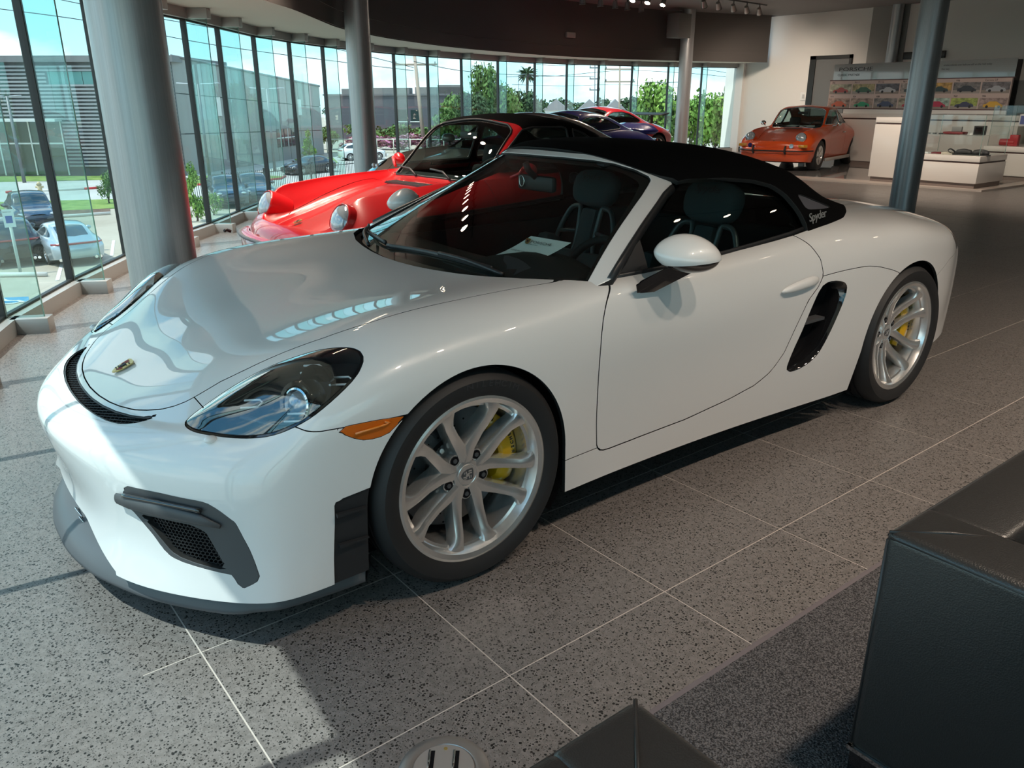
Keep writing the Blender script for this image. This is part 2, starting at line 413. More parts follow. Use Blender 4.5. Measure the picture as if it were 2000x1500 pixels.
# ------------------------------------------------------------------ the white roadster: body surface
def hero_surface():
    XS = [.71, .58, .45, .26, .06, -.14, -.34, -.55, -.85, -1.2, -1.55, -1.8, -2.05, -2.28, -2.5, -2.72, -2.95, -3.12, -3.26]
    K = [.71, .58, .45, .26, .0, -.34, -.6, -.9, -1.2, -1.65, -2.0, -2.45, -2.85, -3.1, -3.26]
    Y = [[.795, .865, .874, .872, .86, .862, .848, .840, .838, .846, .862, .87, .845, .80, .70],
         [.765, .850, .870, .872, .872, .868, .846, .842, .842, .856, .878, .888, .855, .80, .72],
         [.755, .842, .868, .878, .885, .872, .850, .846, .850, .866, .890, .899, .868, .805, .725],
         [.735, .828, .868, .884, .889, .876, .860, .856, .860, .873, .894, .902, .870, .805, .725],
         [.645, .795, .858, .884, .886, .874, .868, .866, .868, .876, .891, .899, .866, .795, .71],
         [.585, .700, .775, .820, .832, .836, .843, .846, .846, .846, .852, .852, .795, .725, .645],
         [.510, .575, .605, .645, .680, .712, .762, .777, .778, .768, .742, .680, .620, .565, .49]]
    Z = [[.172, .172, .174, .176, .178, .178, .175, .17, .165, .155, .15, .16, .20, .22, .23],
         [.29, .29, .29, .29, .29, .29, .27, .27, .27, .28, .29, .29, .30, .32, .33],
         [.41, .41, .42, .43, .43, .43, .41, .41, .41, .42, .43, .43, .44, .45, .45],
         [.52, .53, .55, .56, .57, .57, .55, .55, .55, .56, .58, .59, .58, .57, .56],
         [.590, .592, .650, .685, .702, .702, .690, .69, .69, .72, .74, .75, .74, .70, .665],
         [.602, .640, .715, .770, .795, .800, .795, .795, .80, .825, .85, .86, .825, .785, .74],
         [.612, .672, .747, .813, .843, .851, .850, .852, .866, .893, .925, .916, .870, .825, .775]]
    FX = [[.985, .968, .902], [.948, .934, .874], [.973, .951, .872], [.990, .960, .868], [.955, .928, .835], [.910, .880, .790], [.850, .824, .768]]
    FZ = [[.170, .170, .170], [.29, .29, .29], [.41, .41, .41], [.50, .505, .51], [.538, .547, .567], [.559, .567, .583], [.572, .581, .598]]
    RX = [-3.34, -3.40, -3.43]
    RZ = [.235, .335, .45, .56, .665, .745, .785]
    rows = []
    for r in range(7):
        fy, fz = pchip(K, Y[r]), pchip(K, Z[r])
        yc = Y[r][0]; row = []
        for k in range(3): row.append((FX[r][k], yc*(k/3.0), FZ[r][k]))
        for x in XS:
            dx = 0.0
            row.append((x+dx, float(fy(x)), float(fz(x))))
        yr = Y[r][-1]; tuck = [.06, .02, 0, 0, .02, .06, .12][r]
        for k in range(3): row.append((RX[k]+tuck, yr*(2-k)/3.0, RZ[r]))
        rows.append(row)
    CX = [.85, .772, .707, .5, .25, 0, -.25, -.6, -1.0, -1.6, -2.0, -2.3, -2.6, -3.0, -3.26, -3.4]
    zc = pchip(CX, [.571, .604, .631, .710, .772, .808, .832, .86, .90, .96, .955, .945, .925, .87, .82, .785])
    zm = pchip(CX, [.569, .602, .629, .707, .770, .809, .835, .86, .89, .93, .965, .955, .930, .87, .82, .785])
    fy6, fz6 = pchip(K, Y[6]), pchip(K, Z[6])
    top = []
    for i, x in enumerate(XS):
        yr, zr = float(fy6(x)), float(fz6(x)); line = []
        wf = max(0, 1-i/3.0) ; wr = max(0, 1-(len(XS)-1-i)/3.0)
        for j in (1, 2, 3):
            t = 1-j/3.0
            xo = x + wf*([0, .085, .13, .15][j])*0.9 - wr*[0, .07, .11, .13][j]
            zt = {1: float(zm(xo))*.62+zr*.38 if x > -.5 else float(zm(xo)), 2: float(zc(xo))*.6+float(zm(xo))*.4, 3: float(zc(xo))}[j]
            line.append((xo, yr*t, zt))
        top.append(line)
    V, F = cage_from_rows(rows, top, 3, len(XS))
    V, Q = subdivide(V, F, 3, 3)
    return Surf(V, to_tris(Q))
# ------------------------------------------------------------------ paints and shared car materials
WHITE = mat('white_paint', (0.74, 0.74, 0.735), 0.32, coat=1.0, spec=0.5, coat_rough=0.015)
BLACKP = mat('black_plastic', (0.018, 0.019, 0.021), 0.42)
GREYP = mat('grey_plastic', (0.060, 0.063, 0.068), 0.5)
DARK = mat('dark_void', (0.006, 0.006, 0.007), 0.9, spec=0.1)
GLOSSB = mat('gloss_black', (0.008, 0.008, 0.009), 0.06, coat=1.0)
RUBBER = mat('tyre_rubber', (0.014, 0.014, 0.015), 0.62)
SILVER = mat('silver_alloy', (0.78, 0.78, 0.77), 0.24, metal=0.85, coat=0.4)
CHROME = mat('chrome', (0.86, 0.86, 0.86), 0.06, metal=1.0)
DISC = mat('ceramic_disc', (0.10, 0.10, 0.105), 0.38, metal=0.5)
YELLOW = mat('yellow_caliper', (0.80, 0.43, 0.004), 0.28, coat=0.7)
AMBER = mat('amber_lens', (0.62, 0.13, 0.008), 0.16, coat=1.0)
bump(AMBER, 160, 0.35, 0.002, coord='Object', kind='voronoi')
FABRIC = mat('black_fabric', (0.0032, 0.0032, 0.0035), 0.95, spec=0.06); bump(FABRIC, 900, 0.25, 0.001)
CABIN = mat('cabin_trim', (0.012, 0.016, 0.018), 0.75, spec=0.3)
SUEDE = mat('grey_suede', (0.060, 0.080, 0.088), 0.9, spec=0.2)
CARGLASS = glass('car_glass', (0.62, 0.70, 0.68), 1.0)
SIDEGLASS = glass('tinted_side_glass', (0.50, 0.60, 0.58), 1.0)
LENS = glass('headlamp_lens', (0.90, 0.93, 0.95), 2.2)
PAPER = mat('paper', (0.72, 0.76, 0.76), 0.7)
INK = mat('ink', (0.02, 0.02, 0.025), 0.6)
GOLD = mat('gold_badge', (0.55, 0.40, 0.14), 0.3, metal=0.7)
REDB = mat('badge_red', (0.35, 0.02, 0.02), 0.35)
TAILRED = mat('tail_lamp', (0.30, 0.012, 0.012), 0.12, coat=1.0)

def shield_pts(w, h):
    return [(-w/2, h*.42), (-w*.25, h*.5), (w*.25, h*.5), (w/2, h*.42), (w*.49, 0), (w*.36, -h*.3), (w*.16, -h*.45), (0, -h*.5), (-w*.16, -h*.45), (-w*.36, -h*.3), (-w*.49, 0)]
def badge(name, w, h, M, parent, plain=False):
    """small shield crest: gold field, quartered stripes and dark charges, a small inner shield"""
    bm = bmesh.new(); prism(bm, shield_pts(w, h), 0, w*.06)
    o = bm_obj(name, bm, GREYP if plain else GOLD, parent)
    q = bmesh.new()
    for sx, sy in ((-1, 1), (1, -1)):
        for k in range(3):
            x0 = (0.06+.13*k)*w*sx; box(q, min(x0, x0+.06*w*sx), max(x0, x0+.06*w*sx), (.05 if sy > 0 else -.33+.07*k)*h, (.38 if sy > 0 else -.05)*h, w*.06, w*.085)
    for f in q.faces: f.material_index = 0
    for sx, sy in ((1, 1), (-1, -1)):
        for k in range(2):
            vs = box(q, min(.1*w*sx, .36*w*sx), max(.1*w*sx, .36*w*sx), (.12+.14*k)*h if sy > 0 else (-.16-.12*k)*h, (.18+.14*k)*h if sy > 0 else (-.10-.12*k)*h, w*.06, w*.085)
            for f in {f for v in vs for f in v.link_faces}: f.material_index = 1
    n0 = len(q.faces); prism(q, [(u*.34, v*.34) for u, v in shield_pts(w, h)], w*.06, w*.11)
    q.faces.ensure_lookup_table()
    for f in q.faces[n0:]: f.material_index = 1
    c = bm_obj('crest', q, INK, o, mats=[INK if plain else REDB, INK])
    o.matrix_basis = M
    return o

# ------------------------------------------------------------------ wheels
def tyre_bm(R, w, rim_r):
    bm = bmesh.new(); h = w/2; s = R-rim_r
    prof = [(rim_r-.004, -h*.86), (rim_r+s*.25, -h*.97), (rim_r+s*.6, -h), (R-.018, -h*.94), (R-.004, -h*.80)]
    for a in (-.52, -.18, .18, .52):
        prof += [(R-.0008, h*a-.007), (R-.008, h*a-.006), (R-.008, h*a+.006), (R-.0008, h*a+.007)]
    prof += [(R-.004, h*.80), (R-.018, h*.94), (rim_r+s*.72, h*.985), (rim_r+s*.70, h*1.0), (rim_r+s*.55, h*1.0), (rim_r+s*.25, h*.965), (rim_r+.004, h*.87), (rim_r-.006, h*.84)]
    lathe(bm, prof, 96); return bm
def spoke_bm(path, widths, depths, y0s):
    """a spoke swept along path [(x,z)] with a softly ridged section"""
    bm = bmesh.new(); rings = []
    n = len(path)
    for i, (x, z) in enumerate(path):
        a = path[max(i-1, 0)]; b = path[min(i+1, n-1)]; t = Vector((b[0]-a[0], 0, b[1]-a[1])).normalized(); s = Vector((t.z, 0, -t.x))
        w, d, y = widths[i]/2, depths[i], y0s[i]; c = Vector((x, y, z))
        sec = [(-w, -d), (-w*1.02, -d*.3), (-w*.80, -.003), (-w*.3, 0.0), (w*.3, 0.0), (w*.80, -.003), (w*1.02, -d*.3), (w, -d)]
        rings.append([bm.verts.new(c+s*u+Vector((0, v, 0))) for u, v in sec])
    for A, B in zip(rings[:-1], rings[1:]):
        for k in range(8): bm.faces.new((A[k], A[(k+1) % 8], B[(k+1) % 8], B[k]))
    bm.faces.new(rings[0]); bm.faces.new(rings[-1][::-1])
    return bm
_tyre_cache = {}
def hero_wheel(root, x, side, w, rot, front):
    R, rr = .340, .254
    yf = .872 if front else .890          # outer rim flange
    sg = side
    wheel = bpy.data.objects.new('wheel', None); COL.objects.link(wheel); wheel.parent = root
    wheel.location = (x, 0, .34)
    if sg < 0: wheel.rotation_euler = (0, 0, PI)
    key = ('h', front)
    if key not in _tyre_cache:
        d = {}
        def M(name, bm, m, ang=30):
            o = bm_obj(name, bm, m, None, angle=ang); me = o.data; bpy.data.objects.remove(o); d[name] = (me,); return me
        bm = tyre_bm(R, w, rr); bmesh.ops.translate(bm, verts=bm.verts, vec=(0, yf+.012-w/2, 0)); M('tyre', bm, RUBBER, 40)
        bm = bmesh.new()
        lathe(bm, [(rr+.012, yf-.004), (rr+.010, yf+.001), (rr+.002, yf+.003), (rr-.012, yf-.002), (rr-.018, yf-.016), (rr-.022, yf-.03), (rr-.030, yf-.034), (rr-.034, yf-.07), (rr-.036, yf-.20), (rr-.028, yf-.215), (rr+.008, yf-.22)], 96)
        M('rim', bm, SILVER, 30)
        bm = bmesh.new(); dish = .052 if front else .085
        lathe(bm, [(0.0001, yf-dish+.006), (.032, yf-dish+.006), (.034, yf-dish+.0045), (.036, yf-dish+.0055), (.046, yf-dish+.003), (.052, yf-dish-.008), (.080, yf-dish-.014), (.088, yf-dish-.03), (.088, yf-dish-.06)], 48); M('hub', bm, SILVER)
        d['spoke'] = []
        bm = bmesh.new()
        for k in range(5):
            a0 = math.radians(72*k-90+rot)
            for s in (-1, 1):
                pa = [(.036, 40), (.088, 25), (.140, 17.5), (.190, 14.2), (.216, 14.6), (.240, 15.5)]
                path = [(r*math.cos(a0+s*math.radians(t)), r*math.sin(a0+s*math.radians(t))) for r, t in pa]
                b2 = spoke_bm(path, [.052, .045, .038, .036, .042, .064], [.062, .060, .056, .052, .046, .030], [yf-dish+.0045, yf-dish*.92, yf-dish*.75, yf-dish*.45, yf-dish*.27, yf-.012])
                o = bm_obj('spoke', b2, SILVER, None, angle=28); d['spoke'].append(o.data); bpy.data.objects.remove(o)
        bm.free()
        bm = bmesh.new(); cyl(bm, (.0667, yf-dish-.045, 0), (.0667, yf-dish-.002, 0), .0185, seg=20); M('lug_seat', bm, SILVER)
        bm = bmesh.new(); cyl(bm, (.0667, yf-dish-.004, 0), (.0667, yf-dish+.0006, 0), .0145, seg=16); M('lug_well', bm, DARK)
        bm = bmesh.new(); cyl(bm, (.0667, yf-dish-.004, 0), (.0667, yf-dish+.003, 0), .0075, seg=6); M('lug_bolt', bm, GREYP)
        bm = bmesh.new(); lathe(bm, [(.07, yf-.13), (.196, yf-.13), (.200, yf-.134), (.200, yf-.160), (.07, yf-.165)], 64)
        M('brake_disc', bm, DISC)
        bm = bmesh.new()
        for k in range(60):
            a = 2*PI*k/60; r = .115+.075*((k*7) % 11)/10
            cyl(bm, (r*math.cos(a), yf-.131, r*math.sin(a)), (r*math.cos(a), yf-.1292, r*math.sin(a)), .0035, seg=6)
        M('disc_drilling', bm, DARK)
        bm = bmesh.new(); lathe(bm, [(.001, yf-.105), (.085, yf-.105), (.098, yf-.112), (.10, yf-.14)], 40); M('disc_bell', bm, BLACKP)
        bm = bmesh.new(); cyl(bm, (.092, yf-.112, 0), (.092, yf-.100, 0), .0075, seg=10); M('disc_bolt', bm, SILVER)
        _tyre_cache[key] = (d, dish)
    d, dish = _tyre_cache[key]
    for nm in ('tyre', 'rim', 'hub', 'brake_disc', 'disc_drilling', 'disc_bell'):
        o = link(nm, d[nm][0], wheel)
        if nm == 'disc_drilling': stuff(o)
    for k in range(5):
        for nm in ('lug_seat', 'lug_well', 'lug_bolt'): link(nm, d[nm][0], wheel).rotation_euler = (0, -math.radians(72*k-90+rot), 0)
    for k in range(10): link('disc_bolt', d['disc_bolt'][0], wheel).rotation_euler = (0, -math.radians(36*k+18), 0)
    # cap crest, turned with the wheel
    q = frame_m((0, yf-dish+.006, 0), (0, 0, -1), (-1, 0, 0), (0, 1, 0)) if side > 0 else frame_m((0, yf-dish+.006, 0), (1, 0, 0), (0, 0, -1), (0, 1, 0))
    bm = bmesh.new(); prism(bm, shield_pts(.036, .044), 0, .0012, q); bm_obj('cap_crest', bm, GREYP, wheel)
    bm = bmesh.new()
    for (a_, b_, c_, d_) in ((-.013, -.009, .004, .016), (-.006, -.002, .004, .016), (.004, .008, -.016, -.002), (.010, .013, -.012, -.002), (-.012, -.004, -.006, -.003), (-.011, -.004, -.012, -.009), (.004, .013, .005, .008), (.004, .013, .011, .014)): box(bm, a_, b_, c_, d_, .001, .002, q)
    prism(bm, [(u*.3, v*.3) for u, v in shield_pts(.036, .044)], .001, .0026, q); bm_obj('crest_relief', bm, SILVER, wheel)
    if front and side > 0:
        for i, ch in enumerate('MICHELIN'):
            a = math.radians(118-4.6*i); rad = Vector((-math.cos(a)*-1, 0, math.sin(a))); r = .296
            rad = Vector((math.cos(a), 0, math.sin(a)))
            # letters read clockwise seen from outside (+y): tangent towards -x at the top
            rad = Vector((-math.cos(math.pi-a), 0, math.sin(math.pi-a))); tan = Vector((-rad.z, 0, rad.x))
            text_obj('tyre_lettering', ch, .026, frame_m(rad*r+Vector((0, yf+.0118, 0)), tan, rad, Vector((0, 1, 0))), mat('tyre_letter', (.030, .030, .032), .5), wheel, depth=.0008, align='CENTER', wide=1.3)
    for me in d['spoke']: link('spoke', me, wheel)
    return wheel, yf, dish

def caliper(wheel, yf, ang, name_on=True):
    """six-piston caliper hugging the disc, centred on angle ang (degrees) in the wheel plane"""
    bm = bmesh.new(); a0 = math.radians(ang); N = 14; rings = []
    half = math.radians(42)
    for i in range(N+1):
        t = -1+2*i/N; a = a0+t*half
        ro = .222-.014*t*t-(.02 if abs(t) > .93 else 0); ri = .150+(.012 if abs(t) > .93 else 0)
        bulge = .010 if abs(t) < .80 else -.004
        ys = yf-.084+bulge-(.010*t*t)
        sec = [(ri, yf-.19), (ri, ys-.012), (ri+.010, ys-.002), (ri+.030+.006*math.cos(t*9), ys+.002), (ro-.018, ys), (ro-.004, ys-.010), (ro, ys-.03), (ro, yf-.19)]
        rings.append([bm.verts.new((r*math.cos(a), y, r*math.sin(a))) for r, y in sec])
    for A, B in zip(rings[:-1], rings[1:]):
        for k in range(8): bm.faces.new((A[k], A[(k+1) % 8], B[(k+1) % 8], B[k]))
    bm.faces.new(rings[0]); bm.faces.new(rings[-1][::-1])
    c = bm_obj('caliper', bm, YELLOW, wheel, smooth=False, angle=35)
    if name_on:
        # lettering runs down the caliper, letter by letter along the arc
        word = 'PORSCHE'
        for i, ch in enumerate(word):
            a = a0+math.radians(13-4.6*i); r = .191
            rad = Vector((math.cos(a), 0, math.sin(a))); tan = Vector((math.sin(a), 0, -math.cos(a)))   # reading direction: downwards
            M = frame_m(rad*r+Vector((0, yf-.0725, 0)), tan, rad, Vector((0, 1, 0)))
            text_obj('lettering', ch, .017, M, INK, wheel, depth=.0012, align='CENTER')
    return c

# ------------------------------------------------------------------ the white roadster
def components(s):
    par = np.arange(len(s.V))
    E = np.concatenate([s.T[:, [0, 1]], s.T[:, [1, 2]]])
    for _ in range(200):
        m = np.minimum(par[E[:, 0]], par[E[:, 1]]); old = par.copy()
        np.minimum.at(par, E[:, 0], m); np.minimum.at(par, E[:, 1], m); par = par[par]
        if (par == old).all(): break
    lab = par[s.T[:, 0]]; out = [Surf(s.V, s.T[lab == u], s.N).clean() for u in np.unique(lab)]
    return sorted([o for o in out if len(o.T) > 3], key=lambda o: -len(o.T))
def mirror_y(P): return [(x, -y) for x, y in P]
def build_hero():
    root = thing('sports_car', 'white two-seat roadster with black fabric roof and yellow brake calipers', 'car', (0, 0, 0))
    S = hero_surface()
    full = S
    # ---- outlines measured on the car (metres, front axle at x = 0)
    HL = np.array([(0.718, 0.562, 0.601), (0.703, 0.542, 0.61), (0.657, 0.54, 0.635), (0.598, 0.548, 0.667), (0.539, 0.569, 0.699), (0.483, 0.601, 0.729), (0.43, 0.638, 0.753), (0.379, 0.676, 0.772), (0.343, 0.71, 0.78), (0.315, 0.742, 0.783), (0.302, 0.77, 0.779), (0.304, 0.797, 0.768), (0.318, 0.816, 0.755), (0.345, 0.833, 0.734), (0.384, 0.842, 0.71), (0.433, 0.844, 0.681), (0.48, 0.837, 0.652), (0.521, 0.82, 0.63), (0.559, 0.796, 0.613), (0.594, 0.767, 0.603), (0.637, 0.722, 0.597), (0.678, 0.669, 0.597), (0.711, 0.612, 0.598)])
    HLs = catmull(HL, 4, True)
    hc = HL.mean(0); hn = Vector((.42, .42, .80)).normalized(); hx = Vector((0, 0, 1)).cross(hn).normalized(); hy = hn.cross(hx)
    def hl_proj(V, s=1):
        W = V*np.array([1, s, 1])-hc
        return np.stack([W@np.array(hx), W@np.array(hy)], 1), np.linalg.norm(W, axis=1)
    HLp = hl_proj(HLs)[0]
    def f_head(V):
        out = np.full(len(V), .05)
        for s in (1, -1):
            p, d = hl_proj(V, s); k = (d < .42) & (V[:, 2] > .5)
            if k.any(): out[k] = np.minimum(out[k], sdpoly(p[k], HLp))
        return out
    hood_h = [(.841, 0), (.839, .06), (.836, .11), (.826, .19), (.813, .25), (.79, .322), (.763, .376), (.738, .417), (.71, .447), (.68, .467), (.64, .480), (.592, .493), (.504, .541), (.404, .598), (.339, .633), (.273, .655), (.199, .673), (.052, .680), (-.066, .686), (-.269, .692), (-.44, .706), (-.484, .707), (-.455, .68), (-.391, .601), (-.336, .474), (-.306, .354), (-.284, .234), (-.270, .12), (-.265, 0)]
    hood_p = hood_h+[(x, -y) for x, y in hood_h[-2:0:-1]]
    slit_o = [(.743, .434), (.783, .421), (.812, .404), (.838, .372), (.860, .314), (.876, .238), (.887, .151), (.8915, .06), (.892, 0)]
    slit_i = [(.842, 0), (.841, .06), (.838, .11), (.829, .19), (.812, .27), (.787, .345), (.764, .395)]
    # slit sits in front of the hood lip: shift its inner edge forward of the shut line
    slit_i = [(x+.014, y) for x, y in slit_i]
    slit_half = slit_o+slit_i[:]
    slit_p = slit_o[:-1]+[(x, -y) for x, y in slit_o[::-1]]+[(x, -y) for x, y in slit_i[::-1]]+slit_i[1:]
    f_slit = top_f(slit_p, .45)
    belt = [(-.484, .707), (-.55, .760), (-.643, .772), (-.78, .780), (-1.0, .781), (-1.224, .780), (-1.654, .779), (-1.878, .769), (-2.05, .738), (-2.15, .69), (-2.22, .60), (-2.27, .40), (-2.29, .2), (-2.29, 0)]
    cock_h = [(-.262, 0), (-.267, .12), (-.281, .234), (-.303, .354), (-.333, .474), (-.388, .601), (-.455, .684)]+belt
    cock_p = cock_h+[(x, -y) for x, y in cock_h[-2:0:-1]]
    f_cock = top_f(cock_p, .6)
    door_s = [(-.600, .90), (-.607, .845), (-.562, .815), (-.535, .785), (-.514, .745), (-.503, .70), (-.499, .64), (-.500, .555), (-.508, .39), (-.516, .300), (-.530, .278), (-.57, .272), (-.685, .272), (-.986, .276), (-1.234, .298), (-1.395, .325), (-1.487, .366), (-1.55, .432), (-1.604, .541), (-1.657, .640), (-1.715, .690), (-1.741, .73), (-1.728, .797), (-1.690, .850), (-1.651, .888), (-1.60, .93)]
    f_door = side_f(door_s, .4)
    vent_s = [(-1.912, .668), (-1.883, .687), (-1.831, .698), (-1.769, .698), (-1.725, .674), (-1.683, .597), (-1.647, .51), (-1.609, .431), (-1.587, .364), (-1.597, .342), (-1.637, .334), (-1.706, .343), (-1.78, .376), (-1.832, .448), (-1.881, .543), (-1.915, .625)]
    f_vent = side_f(catmull([(x, z, 0) for x, z in vent_s], 3, True)[:, :2], .4)
    mark_s = [(.441, .619), (.39, .621), (.327, .620), (.235, .612), (.265, .590), (.292, .570), (.329, .567), (.361, .571), (.386, .582), (.416, .601)]
    f_mark = side_f(mark_s, .4)
    int_yz = [(.483, .438), (.504, .447), (.6, .450), (.720, .446), (.748, .428), (.779, .396), (.802, .32), (.822, .244), (.820, .23), (.801, .212), (.790, .216), (.774, .246), (.698, .255), (.631, .264), (.600, .282), (.570, .315), (.501, .378), (.469, .381), (.465, .390), (.484, .412)]
    def f_int(V):
        d = sdpoly(np.stack([np.abs(V[:, 1]), V[:, 2]], 1), int_yz); return np.where(V[:, 0] < .5, np.maximum(d, .05), d)
    duct_yz = [(-.20, .252), (.20, .252), (.235, .244), (.322, .218), (.393, .196), (.455, .176), (.47, .14), (-.47, .14), (-.455, .176), (-.393, .196), (-.322, .218), (-.235, .244)]
    def f_duct(V):
        d = sdpoly(V[:, 1:3], duct_yz); return np.where(V[:, 0] < .7, np.maximum(d, .05), d)
    slat_s = [(.452, .415), (.30, .432), (.30, .13), (.478, .13), (.468, .25), (.455, .36)]
    f_slat = side_f(slat_s, .5)
    def f_arch(V):
        zf = V[:, 2]-.34
        a = np.hypot(V[:, 0], zf)-.360; b = np.hypot(V[:, 0]+2.484, zf)-.364
        # arch mouths run straight down below the axle
        a = np.where(zf < 0, np.abs(V[:, 0]-.0)-(.360+.05*np.clip(-zf, 0, .2)), a); b = np.where(zf < 0, np.abs(V[:, 0]+2.484)-(.364+.16*np.clip(-zf, 0, .2)), b)
        d = np.minimum(a, b); return np.where(np.abs(V[:, 1]) < .5, np.maximum(d, .05), d)
    # ---- dark inner shell added behind the skin so shut gaps read as shade
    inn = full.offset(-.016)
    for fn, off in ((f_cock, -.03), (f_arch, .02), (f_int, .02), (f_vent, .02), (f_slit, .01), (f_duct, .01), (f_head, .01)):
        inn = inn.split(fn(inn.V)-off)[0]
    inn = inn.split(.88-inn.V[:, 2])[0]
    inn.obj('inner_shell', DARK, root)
    # ---- cut the skin
    B = S.split(f_cock(S.V))[0]
    B = B.split(f_arch(B.V))[0]
    B, HEAD = cut_gap(B, f_head, .003)
    B, MARK = cut_gap(B, f_mark, .003)
    B, SLIT = cut_gap(B, f_slit, .001)
    B, INT = cut_gap(B, f_int, .002)
    B = B.split(f_duct(B.V))[0]
    B, VENT = cut_gap(B, f_vent, .001)
    B, SLAT = cut_gap(B, f_slat, .002)
    B, HOOD = cut_gap(B, top_f(hood_p, .45), .005)
    B, DOOR = cut_gap(B, f_door, .0055)
    bump_s = [(.20, -.5), (.20, .6135), (.438, .6190), (.475, .6180), (.50, .622), (.525, .634), (.66, .625), (.668, .70), (.668, 2), (2, 2), (2, -.5)]
    fb = np.array(bump_s)
    def f_bump(V): return sdpoly(V[:, [0, 2]], fb)
    B, BUMP = cut_gap(B, f_bump, .004)
    def f_fend(V): return sdpoly(V[:, [0, 2]], [(-.64, .290), (-.64, 2), (2, 2), (2, -1), (-.20, -1), (-.20, .296), (-.37, .296)])
    B, FEND = cut_gap(B, f_fend, .004)
    skirt_s = [(-.30, -1), (-.30, .60), (-1.70, .735), (-1.745, .728), (-1.80, .731), (-1.898, .734), (-2.0, .734), (-2.067, .731), (-2.155, .717), (-2.259, .691), (-2.31, .675), (-2.38, .645), (-2.40, .50), (-2.30, -1)]
    B, SKIRT = cut_gap(B, side_f(skirt_s, .4), .004)
    def f_rb(V): return sdpoly(V[:, [0, 2]], [(-2.70, .585), (-2.9, .66), (-3.12, .68), (-3.25, .70), (-3.9, .70), (-3.9, -1), (-2.60, -1), (-2.60, .585)])
    B, RBUMP = cut_gap(B, f_rb, .003)
    B, TL = cut_gap(B, side_f([(-2.945, .800), (-3.00, .822), (-3.12, .80), (-3.26, .735), (-3.30, .66), (-3.20, .655), (-3.08, .680), (-2.99, .735)], .3), .003)
    for c in components(TL): c.lipped(.01).obj('tail_lamp', mat('smoked_tail_lamp', (.035, .008, .008), .08, coat=1.0), root)
    for nm, s in (('hood', HOOD), ('front_bumper', BUMP), ('rear_quarter', B), ('side_skirt', SKIRT), ('rear_bumper', RBUMP)):
        for k, c in enumerate(components(s)):
            c.lipped(.014).obj(nm if (k == 0 or len(c.T) > 600) else 'cowl_corner', WHITE, root)
    for nm, s in (('door', DOOR), ('front_fender', FEND)):
        for sg in (1, -1):
            k = s.T[(s.V[s.T[:, 0], 1]*sg > 0)]; p = Surf(s.V, k, s.N).clean(); o = p.lipped(.014).obj(nm, WHITE, root)
            if nm == 'door': 
                # recessed grab and pull handle
                hp = catmull([(-1.461, .702, 0), (-1.49, .717, 0), (-1.577, .732, 0), (-1.661, .738, 0), (-1.702, .728, 0), (-1.702, .708, 0), (-1.647, .697, 0), (-1.547, .692, 0), (-1.481, .692, 0)], 3, True)[:, :2]
                bm = bmesh.new(); n = len(hp); y0 = .8765
                cx, cz = hp.mean(0); rings = []
                for sc, dy in ((1.0, .0015), (.97, .004), (.86, .012), (.6, .017), (.25, .019)):
                    rings.append([bm.verts.new((cx+(u-cx)*sc, sg*(y0-.0045*(u < -1.6)*0+dy+(.0035*(-(u+1.45)/.25))), cz+(v-cz)*sc)) for u, v in hp])
                for A, Bq in zip(rings[:-1], rings[1:]):
                    for i in range(n): bm.faces.new((A[i], A[(i+1) % n], Bq[(i+1) % n], Bq[i]))
                bm.faces.new(rings[-1]); bm_obj('door_handle', bm, WHITE, o, smooth=True)
    # ---- headlamps
    for sg in (1, -1):
        k = HEAD.T[HEAD.V[HEAD.T[:, 0], 1]*sg > 0]; hs = Surf(HEAD.V, k, HEAD.N).clean()
        lamp = hs.offset(-.055).obj('headlamp', BLACKP, root)       # bowl behind the lens
        p, _ = hl_proj(hs.V, sg); d = sdpoly(p, HLp)
        rim = hs.split(d+.0075)[0]; lens = hs.split(d+.0075)[1]
        rim.offset(-.001).obj('seal', GLOSSB, lamp); pl, _ = hl_proj(lens.V, sg); dl = np.clip(-sdpoly(pl, HLp)/.095, 0, 1); Vb = lens.V+lens.N*(.024*(1-(1-dl)**2))[:, None]
        Surf(Vb, lens.T).obj('lens', LENS, lamp)
        # bowl side wall
        Lp = hs.loops()[0]; V = np.concatenate([hs.V[Lp]-hs.N[Lp]*.003, hs.V[Lp]-hs.N[Lp]*.056]); n = len(Lp)
        mesh_obj('bowl_wall', V, [(i, (i+1) % n, n+(i+1) % n, n+i) for i in range(n)], BLACKP, lamp, True)
        def at(x, y, z): return Vector((x, y*sg, z))
        ax = Vector((.80, .30*sg, .18)).normalized()
        c0 = at(.475, .735, .655)
        q = ax.to_track_quat('Y', 'Z').to_matrix().to_4x4()
        def on(name, prof, c, m, seg=32):
            bm = bmesh.new(); lathe(bm, prof, seg); q2 = q.copy(); q2.translation = c; bmesh.ops.transform(bm, matrix=q2, verts=bm.verts); return bm_obj(name, bm, m, lamp, angle=35)
        on('projector_housing', [(.064, -.05), (.066, -.01), (.060, .004), (.050, .002), (.046, -.012)], c0, GLOSSB)
        on('projector_ring', [(.046, -.010), (.045, .003), (.040, .005), (.036, -.006)], c0, CHROME)
        on('projector_lens', [(.036, -.006), (.030, .006), (.018, .014), (.0005, .017)], c0, mat('lamp_glass', (.30, .34, .38), .03, coat=1.0, metal=.3))
        c1 = at(.420, .755, .700)
        on('reflector', [(.058, .012), (.052, -.012), (.03, -.035), (.001, -.045)], c1, mat('lamp_reflector', (.16, .165, .17), .12, metal=.9))
